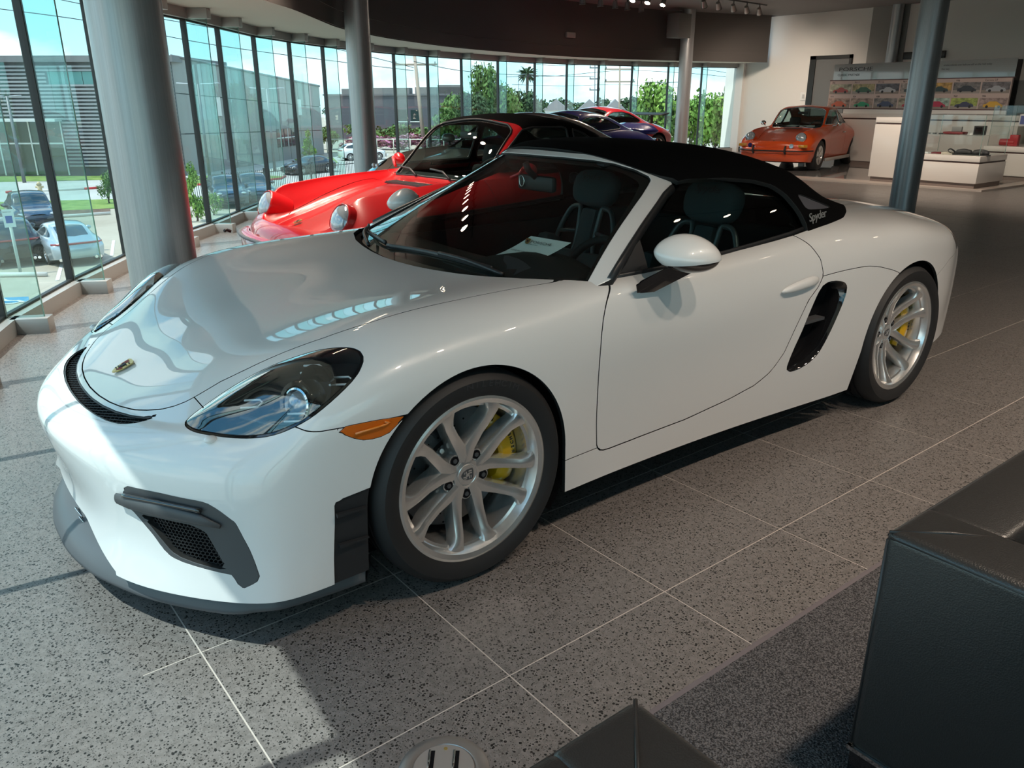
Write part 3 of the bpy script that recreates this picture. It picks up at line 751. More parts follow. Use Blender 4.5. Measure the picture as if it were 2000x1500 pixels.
        # four daytime-running U-shaped light guides
        for i, (cx_, cy_, cz_) in enumerate(((.560, .640, .648), (.405, .690, .727), (.372, .795, .715), (.500, .785, .640))):
            c = at(cx_, cy_, cz_); e1 = Vector((-.55, .72*sg, .12)).normalized(); e2 = Vector((-.62, -.45*sg, .55)).normalized()
            pts = [c-e1*.030+e2*.012, c+e1*.018+e2*.012, c+e1*.030+e2*.004, c+e1*.022-e2*.012, c-e1*.030-e2*.012]
            bm = bmesh.new(); tube(bm, pts[::1], .0032, 6); bm_obj('light_guide', bm, mat('light_guide', (.75, .77, .76), .25), lamp, smooth=True)
        bm = bmesh.new(); tube(bm, [at(.60, .665, .630), at(.55, .735, .618), at(.49, .80, .630)], .011, 8, flat=(.5, 1)); bm_obj('bezel_strip', bm, GREYP, lamp, smooth=True)
        # washer cap on the bumper below the lamp
        bm = bmesh.new(); bmesh.ops.create_uvsphere(bm, u_segments=16, v_segments=10, radius=.0135); bmesh.ops.scale(bm, vec=(1.25, .95, .8), verts=bm.verts)
        bmesh.ops.translate(bm, verts=bm.verts, vec=at(.690, .676, .592)); bm_obj('washer_cap', bm, WHITE, root, smooth=True)
        # side marker
        k = MARK.T[MARK.V[MARK.T[:, 0], 1]*sg > 0]; mk = Surf(MARK.V, k, MARK.N).clean(); mo = mk.lipped(.012).obj('side_marker', AMBER, root)
        bm = bmesh.new(); tube(bm, [(.385, .883*sg, .597), (.30, .889*sg, .602), (.286, .8895*sg, .606), (.30, .8885*sg, .610)], .0035, 6); bm_obj('light_bar', bm, mat('amber_bar', (.75, .2, .01), .2, coat=1), mo, smooth=True)
        # tail lamp sliver on the rear corner
        tl = side_f([(-3.02, .80), (-3.10, .775), (-3.22, .66), (-3.26, .60), (-3.30, .62), (-3.2, .78), (-3.12, .82)], .35)
    # ---- hood lip grille slit
    g = SLIT.offset(-.020); go = g.obj('hood_grille', DARK, root)
    Lp = SLIT.loops()[0]; n = len(Lp); V = np.concatenate([SLIT.V[Lp]-SLIT.N[Lp]*.0005, SLIT.V[Lp]-SLIT.N[Lp]*.021])
    mesh_obj('grille_frame', V, [(i, (i+1) % n, n+(i+1) % n, n+i) for i in range(n)], BLACKP, go, True)
    d = f_slit(SLIT.V); SLIT.split(d+.005)[0].offset(-.003).obj('grille_rim', GREYP, go)
    mesh_wires(go, SLIT.offset(-.010), f_slit, (1, 0), .010, .0011, 0.004)
    # ---- side intakes of the front bumper
    mesh_yz = [(.526, .374), (.683, .374), (.714, .360), (.751, .281), (.772, .254), (.697, .262), (.630, .275), (.596, .305)]
    for sg in (1, -1):
        k = INT.T[INT.V[INT.T[:, 0], 1]*sg > 0]; it = Surf(INT.V, k, INT.N).clean()
        dm = sdpoly(np.stack([np.abs(it.V[:, 1]), it.V[:, 2]], 1), mesh_yz)
        fr = it.split(dm)[0].lipped(.03, .002)
        io = fr.obj('bumper_intake', GREYP, root)
        mm = it.split(dm)[1]
        mm.offset(-.045).obj('intake_back', DARK, io)
        def f_m(V): return sdpoly(np.stack([np.abs(V[:, 1]), V[:, 2]], 1), mesh_yz)
        mesh_hex(io, mm.offset(-.016), f_m, sg)
        # protruding upper blade with the light strip slot
        pts = [(.892, .470, .405), (.872, .520, .408), (.815, .612, .403), (.752, .706, .397), (.715, .755, .385)]
        bm = bmesh.new(); tube(bm, [(x+.004, (y+.002)*sg, z) for x, y, z in pts], [.016, .021, .021, .017, .006], 10, flat=(1.0, .55)); bm_obj('intake_blade', bm, GREYP, io, smooth=True)
        pts = [(.886, .512, .4275), (.822, .608, .4270), (.748, .716, .4235)]
        bm = bmesh.new(); tube(bm, catmull([(x+.002, (y+.001)*sg, z) for x, y, z in pts], 6), .0068, 8); bm_obj('light_strip', bm, GLOSSB, io, smooth=True)
        # louvred slat panel ahead of the wheel
        k = SLAT.T[SLAT.V[SLAT.T[:, 0], 1]*sg > 0]; sl = Surf(SLAT.V, k, SLAT.N).clean()
        so = sl.offset(-.006).lipped(.05, .002).obj('wheel_vent', BLACKP, root)
        for z in (.350, .258):
            bm = bmesh.new(); prism(bm, [(.452, -.006), (.365, -.0), (.365, .004), (.452, .004)], 0, .012, frame_m((0, .868*sg, z), (1, 0, 0.06), (0, 0, 1), (0, sg, 0))); bm_obj('vent_fin', bm, BLACKP, so)
        # side air intake
        k = VENT.T[VENT.V[VENT.T[:, 0], 1]*sg > 0]; vt = Surf(VENT.V, k, VENT.N).clean()
        vo = vt.offset(-.085).obj('side_intake', DARK, root)
        Lp = vt.loops()[0]; n = len(Lp); c = vt.V[Lp].mean(0)
        r0 = vt.V[Lp]+vt.N[Lp]*.0006; r1 = vt.V[Lp]+(c-vt.V[Lp])*.045-vt.N[Lp]*.006; r2 = vt.V[Lp]+(c-vt.V[Lp])*.10-vt.N[Lp]*.09
        V = np.concatenate([r0, r1, r2]); Fq = [(i+n*a, (i+1) % n+n*a, n*(a+1)+(i+1) % n, n*(a+1)+i) for a in (0, 1) for i in range(n)]
        mesh_obj('intake_rim', V, Fq, GLOSSB, vo, True)
        box_obj('intake_slat', -1.85, -1.66, min(.80*sg, .845*sg), max(.80*sg, .845*sg), .520, .532, GREYP, vo)
    # ---- splitter, lower duct and floor
    sp = [(1.008, 0), (1.006, .10), (.990, .22), (.955, .352), (.866, .548), (.735, .726), (.66, .775), (.59, .806), (.442, .822), (.36, .825)]
    P = catmull([(x, y, 0) for x, y in sp], 4)[:, :2]; P = [(x, -y) for x, y in P[::-1]]+[tuple(p) for p in P[1:]]
    bm = bmesh.new(); n = len(P)
    rows = []
    for dx, z in ((-.16, .105), (-.012, .102), (0.0, .110), (-.002, .120), (-.020, .150), (-.050, .176), (-.16, .185)):
        ring = []
        for x, y in P:
            L = math.hypot(x+.2, y); ring.append(bm.verts.new((x+dx*(x+.2)/L, y+dx*y/L, z)))
        rows.append(ring)
    for A, Bq in zip(rows[:-1], rows[1:]):
        for i in range(n-1): bm.faces.new((A[i], A[i+1], Bq[i+1], Bq[i]))
    bm_obj('front_splitter', bm, mat('splitter_grey', (.085, .090, .098), .42), root, smooth=True)
    # duct: a smooth grey trough rising behind the splitter
    bm = bmesh.new(); rows = []
    for u, (x, z0, hw, h) in enumerate(((.985, .150, .47, .0), (.93, .152, .43, .02), (.86, .165, .36, .05), (.78, .20, .30, .06), (.74, .27, .28, .0))):
        ring = []
        for k in range(17):
            t = -1+2*k/16; ring.append(bm.verts.new((x-.10*t*t-(.02*abs(t)), t*hw, z0+h*abs(t)**3)))
        rows.append(ring)
    for A, Bq in zip(rows[:-1], rows[1:]):
        for i in range(16): bm.faces.new((A[i], A[i+1], Bq[i+1], Bq[i]))
    bm_obj('lower_duct', bm, MATS['splitter_grey'], root, smooth=True)
    bm = bmesh.new(); tube(bm, catmull([(.935, -.02, .172), (.95, .02, .20), (.94, .05, .178), (.95, .075, .192), (.94, .09, .17)], 5), .0022, 5); bm_obj('tow_wire', bm, CHROME, root, smooth=True)
    box_obj('underbody', -3.2, .50, -.70, .70, .115, .150, DARK, root)
    # wheel-arch liners
    for x in (0, -2.484):
        for sg in (1, -1):
            bm = bmesh.new(); N = 28; A = []; Bq = []
            for k in range(N+1):
                a = math.radians(-35+250*k/N); c, s = .385*math.cos(a), .385*math.sin(a)
                A.append(bm.verts.new((x+c, .845*sg, .34+s))); Bq.append(bm.verts.new((x+c, .50*sg, .34+s)))
            for k in range(N): bm.faces.new((A[k], A[k+1], Bq[k+1], Bq[k]))
            bm.faces.new(Bq); bm_obj('arch_liner', bm, DARK, root, smooth=False)
    # ---- badge on the hood
    c = Vector((.740, .003, .6225)); ex = Vector((0, 1, 0)); ey = Vector((-.93, 0, .40)).normalized(); ez = ex.cross(ey)
    b_ = badge('hood_badge', .050, .070, frame_m(c, ex, ey, ez), root)
    return root, full

def mesh_wires(parent, s, f, d, pitch, rad, inset=0.0):
    """two families of crossing wires laid on surface s inside f<0 (top view)"""
    from mathutils.bvhtree import BVHTree
    bv = BVHTree.FromPolygons([tuple(v) for v in s.V], [tuple(int(i) for i in t) for t in s.T]); bm = bmesh.new()
    lo, hi = s.V.min(0), s.V.max(0)
    for fam in (1, -1):
        k = -1.2
        while k < 1.6:
            run = []
            for t in np.arange(lo[1]-.01, hi[1]+.01, .006):
                x = k+fam*t*.55; ok = False
                if lo[0]-.01 < x < hi[0]+.01:
                    h = bv.ray_cast(Vector((x, t, 2)), Vector((0, 0, -1)))[0]
                    if h is not None: run.append(h); ok = True
                if not ok:
                    if len(run) > 2: tube(bm, run, rad, 4)
                    run = []
            if len(run) > 2: tube(bm, run, rad, 4)
            k += pitch*1.5
    stuff(bm_obj('grille_mesh', bm, BLACKP, parent, smooth=False))
def mesh_hex(parent, s, f, sg, cell=.0105):
    """honeycomb wire lattice on the surface"""
    from mathutils.bvhtree import BVHTree
    bv = BVHTree.FromPolygons([tuple(v) for v in s.V], [tuple(int(i) for i in t) for t in s.T]); bm = bmesh.new()
    def P(y, z):
        h = bv.ray_cast(Vector((2, y*sg, z)), Vector((-1, 0, 0)))[0]; return h
    a = cell/math.sqrt(3); seen = set()
    for i in range(40):
        for j in range(30):
            cy = .45+i*cell*.5*1.0+0.0; cy = .45+(i+.5*(j % 2))*cell; cz = .24+j*a*1.5
            if cy > .80 or cz > .39: continue
            pts = [(cy+a*math.sin(math.radians(60*k)), cz+a*math.cos(math.radians(60*k))) for k in range(6)]
            for k in range(3):
                p, q = pts[k], pts[k+1]; A, B = P(*p), P(*q)
                if A is None or B is None: continue
                d = (B-A)
                if d.length > .03 or d.length < 1e-5: continue
                n = Vector((.75, .66*sg, 0)); w = d.cross(n).normalized()*.0010; v = [A+w, A-w, B-w, B+w]
                vs = [bm.verts.new(x) for x in v]; bm.faces.new(vs)
                vs2 = [bm.verts.new(x-n*.004) for x in v]
                bm.faces.new((vs[0], vs[3], vs2[3], vs2[0])); bm.faces.new((vs[1], vs2[1], vs2[2], vs[2]))
    stuff(bm_obj('intake_mesh', bm, BLACKP, parent))
# ------------------------------------------------------------------ the roadster's windscreen, roof, glass and cabin
def ws_pos(s, t):
    w = .745*(1-t)+.565*t; a = np.abs(s)
    xc = -.300+(-.945+.300)*t; zc = .815+(1.212-.815)*t+.018*4*t*(1-t)
    return np.stack([xc-(.255*(1-t)+.222*t)*a**2.2, s*w, zc+(.035*(1-t)-.115*t)*a**2.4], -1)
def grid_surf(fn, nu, nv, u0=-1, u1=1, v0=0, v1=1):
    u = np.linspace(u0, u1, nu); v = np.linspace(v0, v1, nv); U, W = np.meshgrid(u, v, indexing='ij')
    P = fn(U, W).reshape(-1, 3); I = np.arange(nu*nv).reshape(nu, nv)
    T = np.concatenate([np.stack([I[:-1, :-1], I[1:, :-1], I[1:, 1:]], -1).reshape(-1, 3), np.stack([I[:-1, :-1], I[1:, 1:], I[:-1, 1:]], -1).reshape(-1, 3)])
    return Surf(P, T)
def build_hero_cabin(root, HS):
    inner = [(0, 1.197), (.169, 1.195), (.292, 1.187), (.362, 1.176), (.43, 1.156), (.483, 1.133), (.507, 1.118), (.527, 1.099), (.556, 1.07), (.603, 1.018), (.674, .936), (.750, .850), (.770, .825), (.77, .70)]
    outer = [(0, 1.211), (.101, 1.209), (.238, 1.203), (.346, 1.189), (.411, 1.173), (.476, 1.148), (.521, 1.123), (.556, 1.10), (.584, 1.077), (.616, 1.048), (.677, .99), (.756, .909), (.800, .857), (.83, .82), (.83, .70)]
    def sym(P): return [(-y, z) for y, z in P[:0:-1]]+P
    W = grid_surf(ws_pos, 121, 81, -1.14, 1.14, -.10, 1.06)
    fi = sdpoly(W.V[:, 1:3], sym(inner)); ring, gl = W.split(fi)
    gl = gl.offset(-.004); gl.obj('windscreen', CARGLASS, root)
    ring = ring.split(sdpoly(ring.V[:, 1:3], sym(outer)))[1]
    # the frame stops at the body
    ring = ring.split(ring.V[:, 2]-(.800+np.maximum(0, np.abs(ring.V[:, 1])-.758)*1.25))[0]
    ring.offset(.004).lipped(.030, .006).obj('windscreen_frame', WHITE, root)
    # black border print on the glass edge
    fb = sdpoly(gl.V[:, 1:3], sym(inner)); bd = gl.split(fb+.016)[0]; bd.offset(-.0015).obj('glass_border', GLOSSB, root)
    # cowl
    ys = np.linspace(-.70, .70, 41); ce = pchip([0, .12, .234, .354, .474, .601, .684], [-.262, -.267, -.281, -.303, -.333, -.388, -.455])
    V = []
    for y in ys:
        a = abs(y); s = y/.745; g = ws_pos(np.array([s]), np.array([.03]))[0]; x0 = float(ce(a))+.012; z0 = .822+.032*(a/.7)**2
        V += [(x0, y, z0-.012), (x0-.02, y, z0-.030), (x0*.4+g[0]*.6, y, z0-.022), (g[0]-.02, y, g[2]-.006)]
    F = [(i*4+k, i*4+k+1, i*4+k+5, i*4+k+4) for i in range(40) for k in range(3)]
    mesh_obj('cowl', V, F, BLACKP, root, True)
    # wipers
    for pts, arm in (([(-.352, -.23, .852), (-.358, -.05, .862), (-.366, .11, .866), (-.383, .27, .862), (-.404, .415, .853)], [(-.41, .47, .842), (-.375, .30, .870), (-.362, .14, .874)]),
                     ([(-.50, -.665, .868), (-.43, -.54, .866), (-.385, -.40, .866), (-.36, -.26, .860)], [(-.335, -.36, .838), (-.37, -.46, .872), (-.43, -.55, .878)])):
        bm = bmesh.new(); tube(bm, catmull(pts, 5), .0085, 8, flat=(1.3, .8)); w = bm_obj('wiper', bm, BLACKP, root, smooth=True)
        tube_obj('wiper_arm', catmull(arm, 4), .008, BLACKP, w)
    # ---- soft top
    cz = pchip([-.93, -.975, -1.05, -1.25, -1.55, -1.8, -2.0, -2.3], [1.205, 1.232, 1.250, 1.253, 1.236, 1.19, 1.12, .965])
    ry = pchip([-1.1, -1.4, -1.7, -2.0, -2.3], [.560, .600, .605, .60, .585]); rz = pchip([-1.10, -1.2, -1.4, -1.6, -1.83, -2.09, -2.3], [1.105, 1.135, 1.158, 1.158, 1.118, 1.005, .945])
    by = pchip([-.5, -.8, -1.224, -1.654, -1.878, -2.05, -2.15, -2.3], [.775, .786, .786, .785, .776, .748, .705, .62]); bz = pchip([-.6, -.8, -1.224, -1.654, -1.878, -2.1, -2.3], [.84, .846, .862, .887, .906, .932, .945])
    nu, nv = 60, 46; V = []
    for i in range(nu):
        u = i/(nu-1)
        for j in range(nv):
            v = -1+2*j/(nv-1); a = abs(v); sg = 1 if v >= 0 else -1
            if a <= .66:
                s = a/.66; xf = -.962-.205*s**2.2; x = xf+(-2.285-xf)*u
                y = float(ry(x))*s; zr, zz = float(rz(x)), float(cz(x+.205*s**2.2*(1-u))); 
                z = zz-(zz-zr)*s**2.6
            else:
                s = (a-.66)/.34; xf = -1.167-.02*s; x = xf+(-2.285+.10*s-xf)*u
                y0, z0, y1, z1 = float(ry(x)), float(rz(x)), float(by(x)), float(bz(x))-.006
                y = y0+(y1-y0)*s+.020*math.sin(PI*s); z = z0+(z1-z0)*(s**1.15)
            V.append((x, y*sg, z))
    I = np.arange(nu*nv).reshape(nu, nv)
    T = np.concatenate([np.stack([I[:-1, :-1], I[1:, :-1], I[1:, 1:]], -1).reshape(-1, 3), np.stack([I[:-1, :-1], I[1:, 1:], I[:-1, 1:]], -1).reshape(-1, 3)])
    TOP = Surf(np.array(V), T)
    if TOP.N[(nu//3)*nv+nv//2][2] < 0: TOP = Surf(TOP.V, T[:, ::-1])
    win = [(-.55, .80), (-1.06, 1.085), (-1.115, 1.112), (-1.20, 1.127), (-1.36, 1.126), (-1.52, 1.110), (-1.62, 1.086), (-1.68, 1.05), (-1.735, .98), (-1.757, .92), (-1.75, .86), (-1.7, .80)]
    tri = [(-1.755, 1.042), (-1.785, 1.040), (-1.995, .976), (-2.0, .968), (-1.985, .964), (-1.80, .975), (-1.775, .985)]
    def f_win(V): 
        d = sdpoly(V[:, [0, 2]], win); return np.where(np.abs(V[:, 1]) < .45, np.maximum(d, .05), d)
    def f_tri(V): 
        d = sdpoly(V[:, [0, 2]], tri); return np.where(np.abs(V[:, 1]) < .45, np.maximum(d, .05), d)
    TOP = TOP.split(f_win(TOP.V))[0]; TOP, TRI = TOP.split(f_tri(TOP.V))
    TOP.lipped(.02, .004).obj('soft_top', FABRIC, root)
    QG = mat('quarter_glass', (.10, .10, .115), .10, spec=.8)
    for sg in (1, -1):
        k = TRI.T[TRI.V[TRI.T[:, 0], 1]*sg > 0]; Surf(TRI.V, k, TRI.N).clean().offset(-.006).obj('quarter_window', QG, root)
    # ---- side glass, seals, mirror sail
    def sg_pos(x, z, sg, d=0.0):
        t = (z-.86)/.27; y = .772+(.612-.772)*t+.012*4*t*(1-t)-.012*((x+1.2)/.5)**2*(1 if x > -1.2 else .4)
        return (x, (y+d)*sg, z)
    gp = [(-.60, .835), (-1.085, 1.098), (-1.13, 1.116), (-1.20, 1.127), (-1.36, 1.126), (-1.52, 1.110), (-1.62, 1.086), (-1.68, 1.05), (-1.735, .98), (-1.757, .92), (-1.745, .875), (-1.65, .868), (-1.22, .845), (-.78, .830)]
    G = grid_surf(lambda U, Vv: np.stack([U, 0*U, Vv], -1), 90, 40, -1.80, -.55, .80, 1.14)
    G = G.split(sdpoly(G.V[:, [0, 2]], gp))[1]
    for sg in (1, -1):
        P = np.array([sg_pos(x, z, sg) for x, _, z in G.V]); s = Surf(P, G.T)
        sail = s.split(np.minimum(s.V[:, 0]+.80, .30-0*s.V[:, 0])-0)
        s.split(s.V[:, 0]+.815)[1].obj('side_window', SIDEGLASS, root)
        Surf(*[(a.V, a.T) for a in [s.split(s.V[:, 0]+.815)[0]]][0]).obj('mirror_sail', BLACKP, root)
        tube_obj('belt_seal', [sg_pos(x, z, sg, .006) for x, z in ((-.60, .848), (-.78, .850), (-1.0, .857), (-1.224, .866), (-1.45, .879), (-1.654, .892), (-1.76, .903))], .0085, BLACKP, root, flat=(1.4, .8))
        tube_obj('pillar_seal', [(-.60, .800*sg, .850), (-.708, .752*sg, .905), (-.885, .672*sg, .985), (-1.026, .610*sg, 1.043), (-1.085, .585*sg, 1.070), (-1.13, .578*sg, 1.092)], .013, BLACKP, root, flat=(1.5, .9))
    SCR = mat('script_silver', (.5, .5, .5), .3, metal=.6)
    for sg in (1, -1):
        o = Vector((-1.745, .783, .935)); ex = Vector((-.98, -.10, .06)).normalized(); ez = Vector((-.12, .92, .37)); ez = (ez-ex*ez.dot(ex)).normalized(); ey = ez.cross(ex)
        if sg > 0: text_obj('script_badge', 'Spyder', .048, frame_m(o, ex, ey, ez), SCR, root, depth=.0008, shear=.35, space=.92, wide=1.2)
        else:
            ex2 = Vector((.96, -.16, -.14)).normalized(); o2 = Vector((-2.02, -.735, .945)); ez2 = Vector((-.12, -.92, .37)); ez2 = (ez2-ex2*ez2.dot(ex2)).normalized()
            text_obj('script_badge', 'Spyder', .048, frame_m(o2, ex2, ez2.cross(ex2), ez2), SCR, root, depth=.0008, shear=.35, space=.92, wide=1.2)
    # ---- door mirrors
    for sg in (1, -1):
        C = Vector((-.845, .915, .928)); bm = bmesh.new(); bmesh.ops.create_uvsphere(bm, u_segments=40, v_segments=24, radius=1)
        for v in bm.verts:
            x, y, z = v.co
            p = abs(z); zz = (z*.064 if z > 0 else z*.060)
            r = 1
            X = x*(.105 if x > 0 else .085)*(1-.25*max(z, 0)); X = max(X, -.060)
            Y = y*.098*(1-.10*max(0, z))
            v.co = (X-.28*Y, Y, zz-.10*Y+.12*max(X, 0)*0)
        for v in bm.verts: v.co = Vector((v.co.x+C.x, (v.co.y+C.y)*sg, v.co.z+C.z))
        low = bm.copy()
        cutz = C.z-.026
        pl = ((C.x, C.y*sg, cutz), Vector((0.05, -.08*sg, 1)))
        bmesh.ops.bisect_plane(bm, geom=bm.verts[:]+bm.edges[:]+bm.faces[:], plane_co=pl[0], plane_no=pl[1], clear_inner=True)
        bmesh.ops.bisect_plane(low, geom=low.verts[:]+low.edges[:]+low.faces[:], plane_co=pl[0], plane_no=pl[1], clear_outer=True)
        bmesh.ops.scale(low, vec=(.97, .97, 1), verts=low.verts, space=Matrix.Translation((-C.x, -C.y*sg, -C.z)))
        mir = bm_obj('door_mirror', bm, WHITE, root, smooth=True); bm_obj('mirror_base', low, GLOSSB, mir, smooth=True)
        # arm: a wedge from the door to the housing
        bm = bmesh.new(); A = [(-.650, .862, .845), (-.745, .862, .853), (-.745, .862, .800), (-.660, .862, .806)]; Bq = [(-.765, .905, .900), (-.925, .935, .893), (-.90, .930, .872), (-.775, .905, .868)]
        va = [bm.verts.new((x, y*sg, z)) for x, y, z in A]; vb = [bm.verts.new((x, y*sg, z)) for x, y, z in Bq]
        bm.faces.new(va); bm.faces.new(vb)
        for i in range(4): bm.faces.new((va[i], va[(i+1) % 4], vb[(i+1) % 4], vb[i]))
        bmesh.ops.bevel(bm, geom=bm.edges[:], offset=.006, segments=3, affect='EDGES'); bm_obj('mirror_arm', bm, GLOSSB, mir, angle=40)
        mesh_obj('mirror_glass', [(C.x-.0605-.28*y, (C.y+y)*sg, C.z+z-.1*y) for y, z in ((-.06, -.022), (.05, -.022), (.045, .025), (-.055, .028))], [(0, 1, 2, 3)], CHROME, mir)
    # ---- cabin
    bm = bmesh.new()
    sec = [(-.34, .795), (-.46, .815), (-.62, .812), (-.72, .79), (-.76, .74), (-.72, .60), (-.60, .48), (-.55, .30)]
    rows = []
    for k in range(33):
        y = -.725+1.45*k/32; hump = .075*math.exp(-((y-.40)/.20)**2); rows.append([bm.verts.new((x-.05*(y/.72)**2, y, z+(hump if .77 < z and x < -.45 else 0))) for x, z in sec])
    for A, Bq in zip(rows[:-1], rows[1:]):
        for i in range(len(sec)-1): bm.faces.new((A[i], A[i+1], Bq[i+1], Bq[i]))
    bm_obj('dashboard', bm, CABIN, root, smooth=True)
    bm = bmesh.new()
    box(bm, -1.95, -.5, -.72, .72, .20, .23); box(bm, -1.9, -.6, .705, .735, .20, .80); box(bm, -1.9, -.6, -.735, -.705, .20, .80); box(bm, -1.98, -1.90, -.70, .70, .20, .86); box(bm, -1.9, -.7, -.12, .12, .22, .52)
    bm_obj('cabin_tub', bm, CABIN, root)
    for sg in (1, -1):
        bm = bmesh.new(); box(bm, -1.70, -.75, .66*sg if sg > 0 else -.71, .71 if sg > 0 else -.66, .56, .62, bevel=.02); bm_obj('arm_rest', bm, SUEDE, root, angle=40)
    for sg in (1, -1):
        y0 = .37*sg
        bm = bmesh.new(); box(bm, -1.45, -.92, y0-.25, y0+.25, .30, .42, bevel=.04); box(bm, -1.42, -.92, y0-.27, y0-.17, .36, .50, bevel=.04); box(bm, -1.42, -.92, y0+.17, y0+.27, .36, .50, bevel=.04)
        seat = bm_obj('seat', bm, SUEDE, root, angle=40)
        back = Matrix.Translation((-1.42, y0, .36)) @ Matrix.Rotation(math.radians(-17), 4, 'Y')
        bm = bmesh.new()   # shell: lower back, two side bolsters, centre spine, top yoke -> two openings per side
        box(bm, -.10, 0, -.25, .25, 0, .34, back, .035); box(bm, -.08, .05, -.29, -.19, .02, .40, back, .035); box(bm, -.08, .05, .19, .29, .02, .40, back, .035)
        bm_obj('seat_back', bm, SUEDE, seat, angle=40)
        bm = bmesh.new(); box(bm, -.07, -.01, -.055, .055, .30, .56, back, .02)
        bm_obj('spine', bm, SUEDE, seat, angle=40)
        fm_ = mat('seat_frame_silver', (.10, .115, .12), .30, metal=.3)
        for s in (1, -1):
            loop = [(-.04, s*.075, .335), (-.04, s*.185, .325), (-.035, s*.215, .36), (-.03, s*.195, .45), (-.03, s*.150, .545), (-.03, s*.10, .565), (-.03, s*.075, .54)]
            bm = bmesh.new(); tube(bm, [back @ Vector(p) for p in catmull(loop, 4, True)], .0125, 8, closed=True); tube(bm, [back @ Vector((-.03, s*.075, .44)), back @ Vector((-.03, s*.195, .425))], .010, 8)
            bm_obj('harness_frame', bm, fm_, seat, smooth=True)
            mesh_obj('harness_opening', [back @ Vector((-.045, s*a, b)) for a, b in ((.075, .335), (.2, .33), (.19, .45), (.14, .55), (.08, .55))], [(0, 1, 2, 3, 4)], DARK, seat)
        bm = bmesh.new(); bmesh.ops.create_cube(bm, size=1)
        bmesh.ops.subdivide_edges(bm, edges=bm.edges[:], cuts=4, use_grid_fill=True)
        for v in bm.verts:
            p = v.co*2; k = (abs(p.x)**3.2+abs(p.y)**3.2+abs(p.z)**3.2)**(1/3.2); p = p/k*max(abs(p.x), abs(p.y), abs(p.z)) if k > 0 else p
            v.co = Vector((p.x*.055, p.y*(.148 if p.z > 0 else .148+.012*p.z), p.z*.092))
        bmesh.ops.transform(bm, matrix=back @ Matrix.Translation((-.03, 0, .66)), verts=bm.verts); hr = bm_obj('headrest', bm, SUEDE, seat, smooth=True)
        M = back @ Matrix.Translation((.0275, 0, .692)) @ frame_m((0, 0, 0), (0, 1, 0), (0, 0, 1), (1, 0, 0))
        text_obj('embroidery', 'Spyder', .050, M, INK, seat, depth=.0006, align='CENTER', shear=.35, space=.92, wide=1.15)
        tube_obj('seat_belt', [(-1.82, y0+.22*sg, .84), (-1.72, y0+.24*sg, .80), (-1.55, y0+.22*sg, .62), (-1.42, y0+.24*sg, .40)], .02, BLACKP, root, flat=(.15, 1))
    bm = bmesh.new(); tube(bm, [Vector((-.93, .37, .72))+Matrix.Rotation(math.radians(-24), 3, 'Y') @ Vector((0, .18*math.cos(a), .18*math.sin(a))) for a in np.linspace(0, 2*PI, 40, endpoint=False)], .016, 8, closed=True)
    q = Matrix.Translation((-.93, .37, .72)) @ Matrix.Rotation(math.radians(-24), 4, 'Y')
    st = bm_obj('steering_wheel', bm, CABIN, root, smooth=True)
    bm = bmesh.new(); box(bm, -.005, .02, -.165, .165, -.02, .02, q, .006); box(bm, -.005, .02, -.025, .025, -.165, 0, q, .006); cyl(bm, q @ Vector((-.02, 0, 0)), q @ Vector((.03, 0, 0)), .055, seg=20); bm_obj('steering_spokes', bm, CABIN, st, angle=40)
    bm = bmesh.new(); box(bm, -.962, -.930, -.115, .115, 1.048, 1.112, bevel=.014); im = bm_obj('interior_mirror', bm, mat('mirror_case', (.028, .032, .034), .4), root, angle=40)
    tube_obj('mirror_stalk', [(-.945, 0, 1.10), (-.90, 0, 1.135), (-.885, 0, 1.165)], .014, BLACKP, im)
    bm = bmesh.new(); tube(bm, [(-.925, -.075+.016*math.cos(a), 1.085+.022*math.sin(a)) for a in np.linspace(0, 2*PI, 16, endpoint=False)], .0028, 6, closed=True); bm_obj('sensor_ring', bm, CHROME, im, smooth=True)
    for sg in (1, -1):
        bm = bmesh.new(); box(bm, -1.06, -.99, .20*sg-.15, .20*sg+.15, 1.165, 1.176, bevel=.004); bm_obj('sun_visor', bm, CABIN, root, angle=40)
    mesh_obj('rear_window', [(-1.9, -.42, .88), (-1.9, .42, .88), (-1.84, .40, 1.10), (-1.84, -.40, 1.10)], [(0, 1, 2, 3)], SIDEGLASS, root)

    # sheet lying against the binnacle under the windscreen
    cs = [CAM+(Vector(p)-CAM)*k for p, k in (((-.419, .329, .871), 1.035), ((-.464, .486, .866), 1.035), ((-.64, .562, .939), 1.030), (-.579, .414, .95) and ((-.579, .414, .95), 1.030))]
    t = thing('price_sheet', 'white printed sheet lying behind the windscreen of the white roadster', 'sheet')
    n = 8; V = []
    for i in range(n+1):
        u = i/n
        for j in (0, 1):
            a, b = (cs[0], cs[3]) if j == 0 else (cs[1], cs[2]); V.append(a+(b-a)*u-Vector((0, 0, .010*math.sin(PI*u))))
    mesh_obj('paper', V, [(2*i, 2*i+1, 2*i+3, 2*i+2) for i in range(n)], PAPER, t, True)
    o = cs[3]; ex = (cs[2]-cs[3]); wd = ex.length; ex.normalize(); dn = (cs[0]-cs[3]); ln = dn.length; ey = -(dn-ex*dn.dot(ex)).normalized(); ez = ex.cross(ey)
    def at(u, v, lift=.002): 
        q = o+(cs[2]-cs[3])*u+dn*v; return frame_m(q+ez*lift, ex, ey, ez)
    badge('paper_crest', .020, .026, at(.16, .19), t)
    text_obj('lettering', 'PORSCHE', .016, at(.26, .22), INK, t, wide=1.25); text_obj('lettering', 'APPROVED', .007, at(.26, .29, .002), INK, t, wide=1.3)
